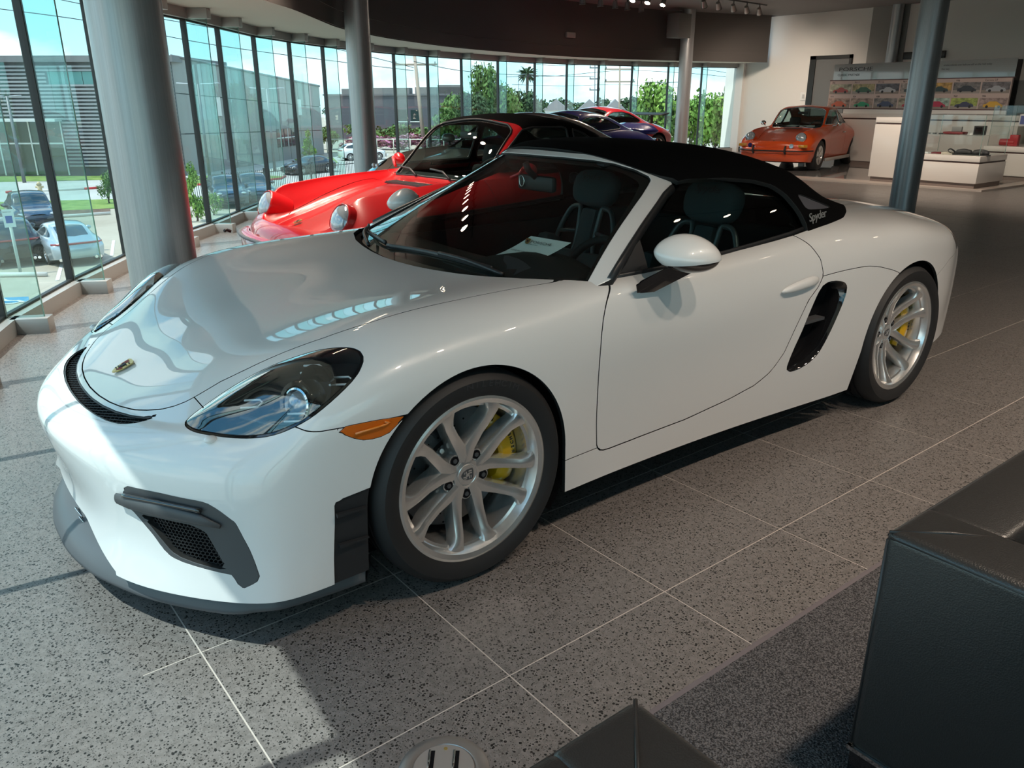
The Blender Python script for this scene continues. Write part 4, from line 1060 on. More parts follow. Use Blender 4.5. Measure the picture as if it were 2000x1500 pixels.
    text_obj('lettering', 'PLEASE ASK FOR ASSISTANCE', .0075, at(.14, .52, -.003), INK, t, wide=1.05); text_obj('lettering', 'ADXGO', .019, at(.33, .82, -.001), INK, t, wide=1.2)
# ------------------------------------------------------------------ showroom shell
H_CEIL, H_SOF, H_HEAD, SILL = 3.40, 2.30, 2.20, 0.10
XW = -17.95
FAC = [(-.95, 8.3), (-.25, 7.4), (.35, 6.45), (.85, 5.45), (1.24, 4.4), (1.52, 3.3), (1.68, 2.2), (1.72, 1.1), (1.66, -.02), (1.50, -1.12), (1.22, -2.2), (.79, -3.25), (.22, -4.23), (-.39, -5.13), (-.98, -5.90), (-1.60, -6.58), (-2.22, -7.38), (-3.04, -8.42), (-3.86, -9.20), (-4.71, -9.90), (-5.68, -10.56), (-6.72, -11.18), (-7.75, -11.66), (-8.82, -12.05), (-10.07, -12.45), (-11.33, -12.70), (-12.43, -12.82), (-13.50, -12.83), (-14.60, -12.75), (-15.75, -12.55), (-16.80, -12.30), (-17.95, -11.95)]
FP = [Vector((x, y, 0)) for x, y in FAC]
def fac_normal(i):
    """inward normal at façade point i"""
    a, b = FP[max(i-1, 0)], FP[min(i+1, len(FP)-1)]; t = (b-a).normalized(); return Vector((t.y, -t.x, 0))
def inset(d):
    out = []
    for i, p in enumerate(FP):
        n = fac_normal(i)
        if n.dot(Vector((-8, 0, 0))-p) < 0: n = -n
        out.append(p+n*d)
    return out
INN = [((-n) if n.dot(Vector((-8, 0, 0))-p) < 0 else n) for n, p in ((fac_normal(i), FP[i]) for i in range(len(FP)))]

TILE = mat('terrazzo_tile', (.2, .19, .18), .34, spec=.5)
def terrazzo(m):
    n, l, b = nodes(m)
    g = n.new('ShaderNodeNewGeometry')
    def vor(scale, thr, soft, seed):
        mp = n.new('ShaderNodeMapping'); mp.inputs['Location'].default_value = (seed, seed*.7, 0); l.new(g.outputs['Position'], mp.inputs[0])
        v = n.new('ShaderNodeTexVoronoi'); v.inputs['Scale'].default_value = scale; v.inputs['Randomness'].default_value = 1.0; l.new(mp.outputs[0], v.inputs['Vector'])
        ns = n.new('ShaderNodeTexWhiteNoise'); l.new(v.outputs['Color'], ns.inputs['Vector'])
        # chip radius differs per cell, many cells hold no chip
        r = n.new('ShaderNodeMapRange'); r.inputs[1].default_value = .45; r.inputs[2].default_value = 1.0; r.inputs[3].default_value = 0.0; r.inputs[4].default_value = thr; l.new(ns.outputs['Value'], r.inputs[0])
        s = n.new('ShaderNodeMath'); s.operation = 'SUBTRACT'; l.new(r.outputs[0], s.inputs[0]); l.new(v.outputs['Distance'], s.inputs[1])
        k = n.new('ShaderNodeMath'); k.operation = 'MULTIPLY'; k.inputs[1].default_value = soft; k.use_clamp = True; l.new(s.outputs[0], k.inputs[0])
        return k.outputs[0]
    def mix(fac, a, bcol):
        x = n.new('ShaderNodeMixRGB'); l.new(fac, x.inputs[0])
        if isinstance(a, tuple): x.inputs[1].default_value = (*a, 1)
        else: l.new(a, x.inputs[1])
        x.inputs[2].default_value = (*bcol, 1); return x.outputs[0]
    ns = n.new('ShaderNodeTexNoise'); ns.inputs['Scale'].default_value = 45; ns.inputs['Detail'].default_value = 5; l.new(g.outputs['Position'], ns.inputs['Vector'])
    rp = n.new('ShaderNodeValToRGB'); l.new(ns.outputs['Fac'], rp.inputs[0])
    rp.color_ramp.elements[0].position = .35; rp.color_ramp.elements[0].color = (.150, .138, .130, 1); rp.color_ramp.elements[1].position = .65; rp.color_ramp.elements[1].color = (.200, .184, .175, 1)
    c = mix(vor(230, .55, 18, 3.1), rp.outputs[0], (.21, .195, .185))
    c = mix(vor(150, .62, 25, 0.0), c, (.018, .017, .016))
    c = mix(vor(260, .55, 22, 7.7), c, (.06, .055, .052))
    l.new(c, b.inputs['Base Color'])
terrazzo(TILE)
GROUT = mat('grout', (.52, .47, .43), .8)
ALU = mat('grey_aluminium', (.36, .36, .35), .42, metal=.25)
SEAL = mat('black_gasket', (.012, .013, .013), .5)
PANE = glass('facade_glass', (.77, .90, .89), 1.15)
FIN = glass('fin_glass', (.80, .93, .91), 1.0)
FINEDGE = mat('fin_edge', (.10, .30, .26), .2, coat=.5)
SOFFIT = mat('soffit_white', (.62, .58, .52), .85)
BULK = mat('bulkhead_grey', (.085, .078, .074), .8)
CEIL = mat('ceiling_grey', (.22, .215, .21), .7)
WALLW = mat('wall_white', (.70, .69, .66), .85); bump(WALLW, 60, .05, .01)
COLM = mat('column_silver', (.30, .31, .325), .34, metal=.55)
noise_col(COLM, (.36, .37, .385), (.43, .44, .455), 3.0, stretch=(40, 40, .6))

def build_room():
    # floor: grout slab with tiles laid on it, grid measured off the photograph
    poly = [(p.x, p.y) for p in FP]+[(XW, 9.0), (-1.4, 9.0)]
    fl = mesh_obj('floor', [(x, y, -.0008) for x, y in poly]+[(x, y, -.25) for x, y in poly], [tuple(range(len(poly)))[::-1], tuple(range(len(poly), 2*len(poly)))]+[(i, (i+1) % len(poly), len(poly)+(i+1) % len(poly), len(poly)+i) for i in range(len(poly))], GROUT)
    struct(fl)
    a = .0092; ea = Vector((-math.cos(a), -math.sin(a), 0)); eb = Vector((math.sin(a), -math.cos(a), 0)); o = Vector((.1953, 1.2876, 0)); sa, sb = .5995, .5942; g = .0042
    cells = []
    P = np.array([(p.x, p.y) for p in inset(.02)]+[(XW, 9), (-1.3, 9)])
    for i in range(-4, 34):
        for j in range(-14, 26):
            c = o+ea*sa*(i+.5)+eb*sb*(j+.5)
            cells.append((i, j, c))
    cc = np.array([(c.x, c.y) for _, _, c in cells]); ins = sdpoly(cc, P) < -.30
    view = _f
    keep = [(cells[k][2]-Vector((CAM.x, CAM.y, 0))).length for k in range(len(cells))]
    vis = []
    for k, (i, j, c) in enumerate(cells):
        if not ins[k]: continue
        d = c-CAM; z = d.dot(_f); inside = z > .4 and abs(d.dot(_r)/z) < .78 and -.75 < d.dot(_u)/z < .6
        vis.append((0 if inside else 1, keep[k], i, j, c))
    vis.sort(key=lambda t: t[:2])
    w, h = sa-g, sb-g
    bm = bmesh.new(); box(bm, -w/2, w/2, -h/2, h/2, -.012, 0); me = bpy.data.meshes.new('tile'); bm.to_mesh(me); bm.free(); me.materials.append(TILE)
    rest = []
    for k, (v, d, i, j, c) in enumerate(vis):
        if k < 295:
            t = link('tile', me, fl); t.location = c; t.rotation_euler = (0, 0, math.atan2(ea.y, ea.x)+PI)
        else: rest.append(c)
    V, F = [], []
    ex, ey = -ea*(w/2), -eb*(h/2)
    for c in rest:
        b = len(V)
        for sx, sy in ((-1, -1), (1, -1), (1, 1), (-1, 1)): V.append(c+ex*sx+ey*sy)
        F.append((b, b+1, b+2, b+3))
    # cut tiles along the façade kerb
    stuff(mesh_obj('floor_tiles_beyond', V, F, TILE, fl))
    kp = inset(0.0); kq = inset(.75); V, F = [], []
    # strip of cut tiles along the glass
    for i in range(len(kp)): V += [kp[i]+Vector((0, 0, -.0004)), kq[i]+Vector((0, 0, -.0004))]
    F = [(2*i, 2*i+1, 2*i+3, 2*i+2) for i in range(len(kp)-1)]
    mesh_obj('cut_tile', V, F, TILE, fl)
    # façade bays
    n = len(FP)
    for i in range(n-1):
        a_, b_ = FP[i], FP[i+1]; t = (b_-a_); L = t.length; t = t/L; nn = (INN[i]+INN[i+1]).normalized(); nn = (nn-t*nn.dot(t)).normalized()
        M = frame_m(a_, t, nn, Vector((0, 0, 1)))
        bm = bmesh.new()
        box(bm, 0, L, -.05, .085, -.02, SILL, M); box(bm, 0, L, -.05, .075, H_HEAD, H_SOF+.05, M)
        w_ = struct(bm_obj('window_%d' % (i+1), bm, ALU))
        mesh_obj('pane', [M @ Vector(p) for p in ((0, 0, SILL), (L, 0, SILL), (L, 0, H_HEAD), (0, 0, H_HEAD))], [(0, 1, 2, 3)], PANE, w_)
        bm = bmesh.new(); box(bm, 0, L, -.012, .022, SILL, SILL+.016, M); box(bm, 0, L, -.012, .022, H_HEAD-.016, H_HEAD, M); bm_obj('gasket', bm, SEAL, w_)
        box_obj('mullion', -.016, .016, -.03, .026, SILL, H_HEAD, SEAL, w_, M=M)
        ni = INN[i]; ti = Vector((-ni.y, ni.x, 0)); M2 = frame_m(a_, ti, ni, Vector((0, 0, 1)))
        box_obj('fin', -.0095, .0095, .027, .245, SILL, H_HEAD, FIN, w_, M=M2)
        box_obj('fin_edge', -.0099, .0099, .2455, .2475, SILL, H_HEAD, FINEDGE, w_, M=M2)
        box_obj('fin_foot', -.055, .055, .05, .28, -.005, SILL, ALU, w_, M=M2, bevel=.004)
        box_obj('fin_head', -.055, .055, .05, .28, H_HEAD, H_SOF, ALU, w_, M=M2, bevel=.004)
    # soffit ring, bulkhead and ceiling
    ins_ = inset(1.15); V = []; out_ = inset(-.10)
    m = len(FP)
    V = [Vector((p.x, p.y, H_SOF)) for p in out_]+[Vector((p.x, p.y, H_SOF)) for p in ins_]+[Vector((p.x, p.y, H_SOF+.20)) for p in out_]+[Vector((p.x, p.y, H_SOF+.20)) for p in ins_]
    F = [(i, i+1, m+i+1, m+i) for i in range(m-1)]+[(2*m+i, 3*m+i, 3*m+i+1, 2*m+i+1) for i in range(m-1)]+[(i, 2*m+i, 2*m+i+1, i+1) for i in range(m-1)]
    struct(mesh_obj('ceiling_soffit', V, F, SOFFIT))
    sm = catmull([(p.x, p.y, 0) for p in ins_], 4); k = len(sm)
    V = [(x, y, H_SOF-.015) for x, y, _ in sm]+[(x, y, H_CEIL+.02) for x, y, _ in sm]
    struct(mesh_obj('wall_bulkhead', V, [(i, i+1, k+i+1, k+i) for i in range(k-1)], BULK, smooth=True))
    V = []
    for x, y, _ in sm: V += [(x, y, H_CEIL), (XW, y, H_CEIL), (x, y, H_CEIL+.3), (XW, y, H_CEIL+.3)]
    V += [(sm[0][0], 9.1, H_CEIL), (XW, 9.1, H_CEIL), (sm[0][0], 9.1, H_CEIL+.3), (XW, 9.1, H_CEIL+.3)]
    order = [k]+list(range(k)); F = []
    for a, b in zip(order[:-1], order[1:]): F += [(4*a, 4*a+1, 4*b+1, 4*b), (4*a+2, 4*b+2, 4*b+3, 4*a+3), (4*a, 4*b, 4*b+2, 4*a+2)]
    struct(mesh_obj('ceiling', V, F, CEIL))
    # ceiling board joints
    # back wall with its white end pier, and the two walls behind the camera
    struct(box_obj('wall_back', XW-.2, XW, -12.4, 9.2, -.2, H_CEIL+.25, WALLW))
    struct(box_obj('trim_1', XW, XW+.10, -12.05, -11.75, 0, H_SOF, mat('pier_white', (.78, .77, .74), .7)))
    struct(box_obj('baseboard_back', XW, XW+.018, -11.75, 9.0, 0, .14, mat('base_dark', (.05, .05, .052), .5)))
    struct(box_obj('wall_side', XW-.2, -1.2, 9.0, 9.2, -.2, H_CEIL+.25, WALLW))
    # structural columns
    for k, (x, y, lab) in enumerate(((.20, -1.52, 'silver round column behind the nose of the white roadster'), (-4.04, -7.41, 'silver round column behind the red convertible at the bulkhead edge'), (-14.82, -11.18, 'thin silver round column left of the orange coupe'), (-9.15, -2.52, 'leaning-looking silver round column beside the roadster tail and display tower'))):
        c = cyl_obj('column', (0, 0, 0), (0, 0, H_CEIL), .16, COLM, seg=48); c.location = (x, y, 0)
        tag(c, lab.replace('leaning-looking ', ''), 'column', 'round columns of the showroom')
    # recess with a column in the back wall
    r = struct(box_obj('wall_recess', XW, XW+.02, -8.30, -7.42, 0, H_CEIL, mat('recess_grey', (.26, .26, .25), .8)))
    c = cyl_obj('column', (0, 0, 0), (0, 0, H_CEIL), .125, COLM, seg=32); c.location = (XW+.15, -7.62, 0); tag(c, 'slender grey column in the recess of the back wall', 'column', 'round columns of the showroom')
    # bulkhead fittings
    def at_bulk(px, py):
        best = min(sm, key=lambda p: math.hypot(p[0]-px, p[1]-py)); return Vector((best[0], best[1], 0))
    p = Vector((-11.35, -11.50, 2.72)); 
    e = box_obj('emergency_light', -.14, .14, -.03, .03, -.055, .055, mat('lamp_housing', (.36, .33, .32), .5), bevel=.01); e.location = p; e.rotation_euler = (0, 0, .10); tag(e, 'small pale emergency light box on the dark bulkhead', 'light')
    vb = thing('air_vent', 'grey air vent box on the bulkhead beside the thin column', 'vent', (-14.35, -11.12, 2.55), .05)
    box_obj('duct', -.22, .24, -.10, .25, .20, .72, mat('vent_grey', (.14, .145, .14), .6), vb, bevel=.01)
    for q in range(5): box_obj('slat', -.20, .22, -.12, -.10, .26+.09*q, .31+.09*q, mat('vent_slat', (.10, .105, .10), .5), vb)
    sw = thing('wall_switch', 'white wall switch plate beside the dark door', 'switch', (XW+.001, -9.88, 1.45))
    box_obj('plate', 0, .02, -.09, .09, -.10, .10, mat('plate_white', (.75, .76, .74), .5), sw, bevel=.004); box_obj('rocker', .02, .028, -.03, .03, -.05, .05, mat('rocker_grey', (.45, .46, .46), .5), sw)
    dp = struct(box_obj('door_1', XW, XW+.03, -9.62, -8.72, 0, 2.32, mat('door_grey', (.12, .125, .125), .45)))
    for a0, b0, c0, d0 in ((-9.78, -9.62, 0, 2.40), (-8.72, -8.66, 0, 2.40), (-9.78, -8.66, 2.32, 2.40)): box_obj('door_frame', XW, XW+.06, a0, b0, c0, d0, mat('frame_black', (.012, .012, .012), .4), dp)
    st = struct(box_obj('trim_2', XW, XW+.05, -5.05, -4.86, 0, 2.16, MATS['frame_black']))
    tv = box_obj('wall_monitor', 0, .06, -.47, .47, -.075, .075, MATS['frame_black'], bevel=.006); tv.location = (XW+.01, -6.92, 2.315); tag(tv, 'long black sign panel high on the back wall', 'panel')

LAMPBODY = mat('lamp_silver', (.30, .29, .28), .35, metal=.7)
BULB = mat('lamp_lit', (1, .9, .75), .5, emit=(1.0, .80, .58), ek=14.0)
def make_track_lamp(tilt):
    """spotlight head on a stem: body, rim and lit lens; pointing along its own -z tilted by tilt"""
    t = thing('track_lamp', 'x', 'lamp')
    bm = bmesh.new(); cyl(bm, (0, 0, 0), (0, 0, -.10), .011, seg=8); box(bm, -.06, .06, -.018, .018, -.012, .012); bm_obj('stem', bm, BLACKP, t)
    R = Matrix.Translation((0, 0, -.15)) @ Matrix.Rotation(tilt, 4, 'Y')
    bm = bmesh.new(); cyl(bm, R @ Vector((0, 0, .07)), R @ Vector((0, 0, -.075)), .042, .062, seg=20); bm_obj('head', bm, LAMPBODY, t, angle=40)
    bm = bmesh.new(); lathe(bm, [(.064, -.07), (.064, -.084), (.055, -.084), (.054, -.074)], 20, 'z', R); bm_obj('rim', bm, BLACKP, t, smooth=True)
    bm = bmesh.new(); cyl(bm, R @ Vector((0, 0, -.074)), R @ Vector((0, 0, -.0765)), .053, seg=20); bm_obj('lens', bm, BULB, t)
    return t
def build_lamps():
    spot = bpy.data.lights.new('track_lamp_beam', 'SPOT'); spot.energy = 34*LAMP_K; spot.color = (1.0, .82, .66); spot.spot_size = math.radians(110); spot.spot_blend = .8; spot.shadow_soft_size = .05
    rows = [('lamps of the far lit track by the thin column', [(-12.94, -9.18), (-13.48, -9.24), (-14.06, -9.30), (-14.60, -9.36), (-15.14, -9.42)], .75, PI*.12, 'lamp of the lit track right of the thin column'),
            ('lamps of the track along the bulkhead', [(-10.48, -10.20), (-11.05, -10.28), (-11.55, -10.36), (-11.95, -10.40), (-12.45, -10.48)], .10, 0, 'downward lamp of the track along the dark bulkhead'),
            ('lamps of the short angled track', [(-11.00, -9.30), (-11.52, -9.40), (-12.05, -9.48)], -.6, PI*.1, 'angled lamp of the short track over the bulkhead'),
            ('lamps of the track above the red convertible', [(-.66-.215*k, -2.60-.30*k) for k in range(9)], 0, 0, 'lamp of the overhead track above the red convertible'),
            ('added lamps of the track above the aisle', [(-7.0+.95*k, 2.7-.03*k) for k in range(9)], .0, 0, 'added fill lamp of the unseen track above the aisle behind the camera'),  # unseen row added to lift the light on the roadster's left side
            ('added lamps of the track over the display', [(-10.4, -1.2-.95*k) for k in range(6)], .62, 0, 'added fill lamp of the unseen track in front of the white display')]  # unseen row added and tilted to brighten the display fronts
    ords = ['first', 'second', 'third', 'fourth', 'fifth', 'sixth', 'seventh', 'eighth', 'ninth']
    for grp, pts, tilt, rz, lab in rows:
        proto = None
        for k, (x, y) in enumerate(pts):
            o = make_track_lamp(tilt) if proto is None else dup(proto, (0, 0, 0), 0)
            if proto is None: proto = o
            o.location = (x, y, H_CEIL); o.rotation_euler = (0, 0, rz)
            seen = pts[0][1] < -9
            o['label'] = ords[k]+' '+lab+(', from the left' if seen else ', from the far end')
            o['group'] = grp
            s = bpy.data.objects.new('beam', spot); COL.objects.link(s); s.parent = o; s.location = Vector((0, 0, -.15))+Matrix.Rotation(tilt, 3, 'Y') @ Vector((0, 0, -.09)); s.rotation_euler = (0, tilt, 0)
        a, b = Vector((*pts[0], H_CEIL)), Vector((*pts[-1], H_CEIL)); d = (b-a).normalized()
        bm = bmesh.new(); tube(bm, [a-d*.3-Vector((0, 0, .008)), b+d*.3-Vector((0, 0, .008))], .016, 4); r = bm_obj('lamp_track', bm, BLACKP); tag(r, 'black ceiling rail carrying the '+grp, 'rail')
# ------------------------------------------------------------------ other cars: closed shells with greenhouse, cut into glass and panels
def paint(name, c, rough=.30, metal=0.0): return mat(name, c, rough, metal=metal, coat=1.0, coat_rough=.02)
def car_shell(sp):
    """sp: dict of tables over x. rows r0..r8 (bottom, low, mid, hip, shoulder, crest, inner, glass top, roof rail)"""
    XS = sp['xs']; n = len(XS)
    W = pchip(*sp['w'])            # half width at the hip
    zb = pchip(*sp['zb']); zs = pchip(*sp['zs']); zc = pchip(*sp['zc'])      # sill bottom, shoulder, crest/belt heights
    yc = pchip(*sp['yc']); zr = pchip(*sp['zr']); yr = pchip(*sp['yr']); zt = pchip(*sp['zt'])  # crest y (fraction), roof-rail z, y(fraction), centreline z
    def sec(x):
        w, b, s, c, t = float(W(x)), float(zb(x)), float(zs(x)), float(zc(x)), float(zt(x)); yci, yri, zri = float(yc(x))*w, float(yr(x))*w, float(zr(x))
        h = s-b
        yi = yci+(yri-yci)*.18; zi = c+(zri-c)*.10
        ym = yci+(yri-yci)*.62; zm = c+(zri-c)*.62
        return [(w*.93, b), (w*.97, b+h*.22), (w*.99, b+h*.48), (w, b+h*.74), (w*.975, s), (yci, c), (yi, zi), (ym, zm), (yri, zri)]
    S0, S1 = sec(XS[0]), sec(XS[-1])
    rows = []
    nb, tb = sp['nose'], sp['tail']   # per-row x of the centre at nose and tail
    for r in range(9):
        row = []; yf = S0[r][0]
        xn = nb[r]; xt = tb[r]
        for k in range(3):
            t = k/3.0; row.append((xn+(XS[0]-xn)*t**2.4, yf*t, S0[r][1]+(sp.get('nosez', [0]*9)[r])*(1-t)))
        for x in XS: row.append((x, *sec(x)[r]))
        yb = S1[r][0]
        for k in range(3):
            t = (2-k)/3.0; row.append((xt+(XS[-1]-xt)*t**2.4, yb*t, S1[r][1]+(sp.get('tailz', [0]*9)[r])*(1-t)))
        rows.append(row)
    top = []
    for i, x in enumerate(XS):
        s = sec(x); yr_, zr_ = s[8]; zt_ = float(zt(x)); line = []
        wf = max(0, 1-i/2.5); wb = max(0, 1-(n-1-i)/2.5)
        for j in (1, 2, 3):
            t = 1-j/3.0; kx = (1-t**2.4)
            xo = x+wf*(nb[8]-XS[0])*kx*.8+wb*(tb[8]-XS[-1])*kx*.8
            bow = sp.get('bow', 0.0)*(1-t*t)
            line.append((xo+(float(sp['bowx'](x))*(1-t*t) if 'bowx' in sp else 0), yr_*t, zr_+(zt_-zr_)*(1-t**2)))
        top.append(line)
    V, F = cage_from_rows(rows, top, 3, n)
    V, Q = subdivide(V, F, sp.get('level', 3), 2)
    return Surf(V, to_tris(Q))
def poly_wheel(root, x, y, z, R, w, rim, m_rim, kind='spoke', nsp=10, side=1, tyre_m=None):
    """wheel: tyre, rim with spokes or petals, hub"""
    wh = bpy.data.objects.new('wheel', None); COL.objects.link(wh); wh.parent = root; wh.location = (x, y*side, z)
    if side < 0: wh.rotation_euler = (0, 0, PI)
    key = (R, w, rim, m_rim.name, kind, nsp)
    if key not in _tyre_cache:
        seg = 40; out = []
        bm = bmesh.new(); h = w
        lathe(bm, [(rim-.004, -h), (rim+.02, -h), (R-.02, -h), (R, -h*.85), (R, -.10*h), (R-.018, 0), (rim+.03, .004), (rim+.004, -.004), (rim-.006, -.02)], seg); o = bm_obj('tyre', bm, RUBBER, None, angle=50); out.append(('tyre', o.data)); bpy.data.objects.remove(o)
        bm = bmesh.new()
        lathe(bm, [(rim+.006, -.006), (rim-.004, .001), (rim-.016, -.010), (rim-.022, -.04), (rim-.03, -h*.9)], seg)
        lathe(bm, [(rim-.03, -h*.9), (.001, -h*.9)], seg)
        o = bm_obj('rim', bm, m_rim, None, angle=40); out.append(('rim', o.data)); bpy.data.objects.remove(o)
        bm = bmesh.new()
        for k in range(nsp):
            a = 2*PI*k/nsp+PI/2
            if kind == 'petal':
                pts = [(rim*.26, -.055), (rim*.55, -.085), (rim*.93, -.165), (rim*.98, -.06), (rim*.98, .06), (rim*.93, .165), (rim*.55, .085), (rim*.26, .055)]
                M = Matrix.Rotation(-a, 4, 'Y') @ frame_m((0, 0, 0), (1, 0, 0), (0, 0, 1), (0, -1, 0))
                prism(bm, [(u, v*.55 if i in (0, 7) else v*.62) for i, (u, v) in enumerate(pts)], .012, .03, M)
            else:
                M = Matrix.Rotation(-a, 4, 'Y'); box(bm, rim*.18, rim*.97, -.035, -.012, -.014, .014, M)
        cyl(bm, (0, -.05, 0), (0, -.006, 0), rim*.26, rim*.20, seg=20)
        o = bm_obj('spokes', bm, m_rim, None, angle=40); out.append(('spokes', o.data)); bpy.data.objects.remove(o)
        bm = bmesh.new(); cyl(bm, (0, -h*.7, 0), (0, -h*.6, 0), rim*.88, seg=24); o = bm_obj('wheel_dark', bm, DARK, None); out.append(('wheel_well', o.data)); bpy.data.objects.remove(o)
        _tyre_cache[key] = out
    for nm, me in _tyre_cache[key]: link(nm, me, wh)
    return wh
def glazing(S, root, side_polys, ws_x, rw_x, zmin, gm, frame_m_=None, inset_top=.04, trim=None, body='body', paint_m=None, roof=None, arches=(), yglass=.35, glass_in=-.004, wsz=None):
    """cut side windows (polygons in x,z), windscreen and rear window (x ranges of the top, bounded in front view)"""
    B = S
    out = []
    for p in side_polys:
        def f(V, p=np.array(p)): 
            d = sdpoly(V[:, [0, 2]], p); return np.where(np.abs(V[:, 1]) < yglass, np.maximum(d, .05), d)
        B, G = B.split(f(B.V)); out.append(('side_window', G))
    for nm, poly in (('windscreen', ws_x), ('rear_window', rw_x)):
        if poly is None: continue
        f = top_f(poly, zmin); B, G = B.split(f(B.V)); out.append((nm, G))
    for (ax, az, ar) in arches:
        zf = B.V[:, 2]-az; a = np.hypot(B.V[:, 0]-ax, zf)-ar; a = np.where(zf < 0, np.abs(B.V[:, 0]-ax)-ar, a); a = np.where(np.abs(B.V[:, 1]) < .4, np.maximum(a, .05), a)
        B = B.split(a)[0]
    if roof is not None:
        f, m_, nm = roof; B, Rf = B.split(f(B.V)); Rf.lipped(.01).obj(nm, m_, root)
    for nm, G in out:
        parts = [G]
        if nm == 'side_window':
            parts = [Surf(G.V, G.T[G.V[G.T[:, 0], 1]*s > 0], G.N).clean() for s in (1, -1)]
        for g in parts:
            if len(g.T) == 0: continue
            o = g.offset(glass_in).obj(nm, gm, root)
            if trim is not None:
                Lp = g.loops()
                for lp in Lp[:1]:
                    if len(lp) > 8:
                        pts = g.V[lp]+g.N[lp]*.003; bm = bmesh.new(); tube(bm, pts[::2], trim[1], 6, closed=True); bm_obj('window_trim', bm, trim[0], root, smooth=True)
    return B
def box_cabin(root, x0, x1, yw, z0, z1, seats=True, m=None, hx=None):
    """dark interior tub with two seats and a wheel, so the glass shows something"""
    m = m or CABIN
    bm = bmesh.new(); box(bm, x0, x1, -yw, yw, z0, z0+.03); box(bm, x1-.18, x1, -yw, yw, z0, z1-.02); box(bm, x0, x0+.05, -yw, yw, z0, z1-.05)
    for s in (1, -1): box(bm, x0, x1, min(s*yw, s*(yw-.03)), max(s*yw, s*(yw-.03)), z0, z1-.06)
    bm_obj('cabin', bm, m, root)
    if seats:
        for s in (1, -1):
            bm = bmesh.new(); xs = x0+(x1-x0)*.52 if hx is None else hx
            R = Matrix.Translation((xs, .36*s, z0+.2)) @ Matrix.Rotation(math.radians(-14), 4, 'Y')
            box(bm, -.08, .06, -.22, .22, 0, .42, R, .04); box(bm, -.05, .04, -.12, .12, .42, .60, R, .03); box(bm, 0, .5, -.23, .23, -.06, .06, R, .03)
            bm_obj('seat', bm, m, root, angle=40)
        bm = bmesh.new(); c = Vector((xs+.55, .36, z1-.05)); R = Matrix.Rotation(math.radians(-25), 3, 'Y')
        tube(bm, [c+R @ Vector((0, .18*math.cos(a), .18*math.sin(a))) for a in np.linspace(0, 2*PI, 24, endpoint=False)], .013, 6, closed=True); bm_obj('steering_wheel', bm, m, root, smooth=True)

# ---- the older rear-engined sports car: round lamps on tall wings, low hood, sloping back
def spec_classic():
    return dict(xs=[.60, .46, .30, .10, -.12, -.36, -.62, -.86, -1.10, -1.40, -1.72, -2.02, -2.28, -2.55, -2.80, -2.97],
        w=([.60, .46, .30, .0, -.4, -1.2, -1.7, -2.27, -2.7, -2.97], [.70, .775, .80, .815, .805, .795, .810, .825, .79, .71]),
        zb=([.6, .3, 0, -.5, -1.8, -2.5, -2.97], [.20, .18, .18, .17, .17, .22, .28]),
        zs=([.6, .45, .2, -.1, -.6, -1.2, -1.8, -2.3, -2.7, -2.97], [.545, .62, .68, .71, .725, .735, .745, .74, .69, .60]),
        zc=([.60, .52, .40, .2, 0, -.4, -.7, -1.2, -1.7, -2.1, -2.5, -2.97], [.60, .735, .785, .815, .832, .848, .852, .862, .872, .862, .79, .64]),
        yc=([.6, .5, .2, -.3, -.7, -1.2, -1.8, -2.3, -2.97], [.72, .73, .735, .75, .83, .87, .86, .80, .72]),
        zr=([.60, .40, .2, 0, -.3, -.55, -.66, -.95, -1.15, -1.5, -1.85, -2.2, -2.5, -2.97], [.555, .60, .655, .705, .765, .80, .845, 1.14, 1.235, 1.245, 1.16, .99, .85, .66]),
        yr=([.6, .2, -.3, -.6, -.9, -1.2, -1.7, -2.2, -2.6, -2.97], [.50, .52, .55, .66, .66, .645, .63, .60, .56, .5]),
        zt=([.60, .40, .2, 0, -.25, -.5, -.62, -.95, -1.2, -1.5, -1.85, -2.2, -2.5, -2.97], [.575, .625, .68, .73, .785, .82, .86, 1.20, 1.295, 1.30, 1.215, 1.04, .885, .68]),
        nose=[.74, .79, .80, .80, .78, .735, .715, .71, .70], tail=[-3.12, -3.17, -3.17, -3.15, -3.12, -3.08, -3.07, -3.06, -3.05], level=3)
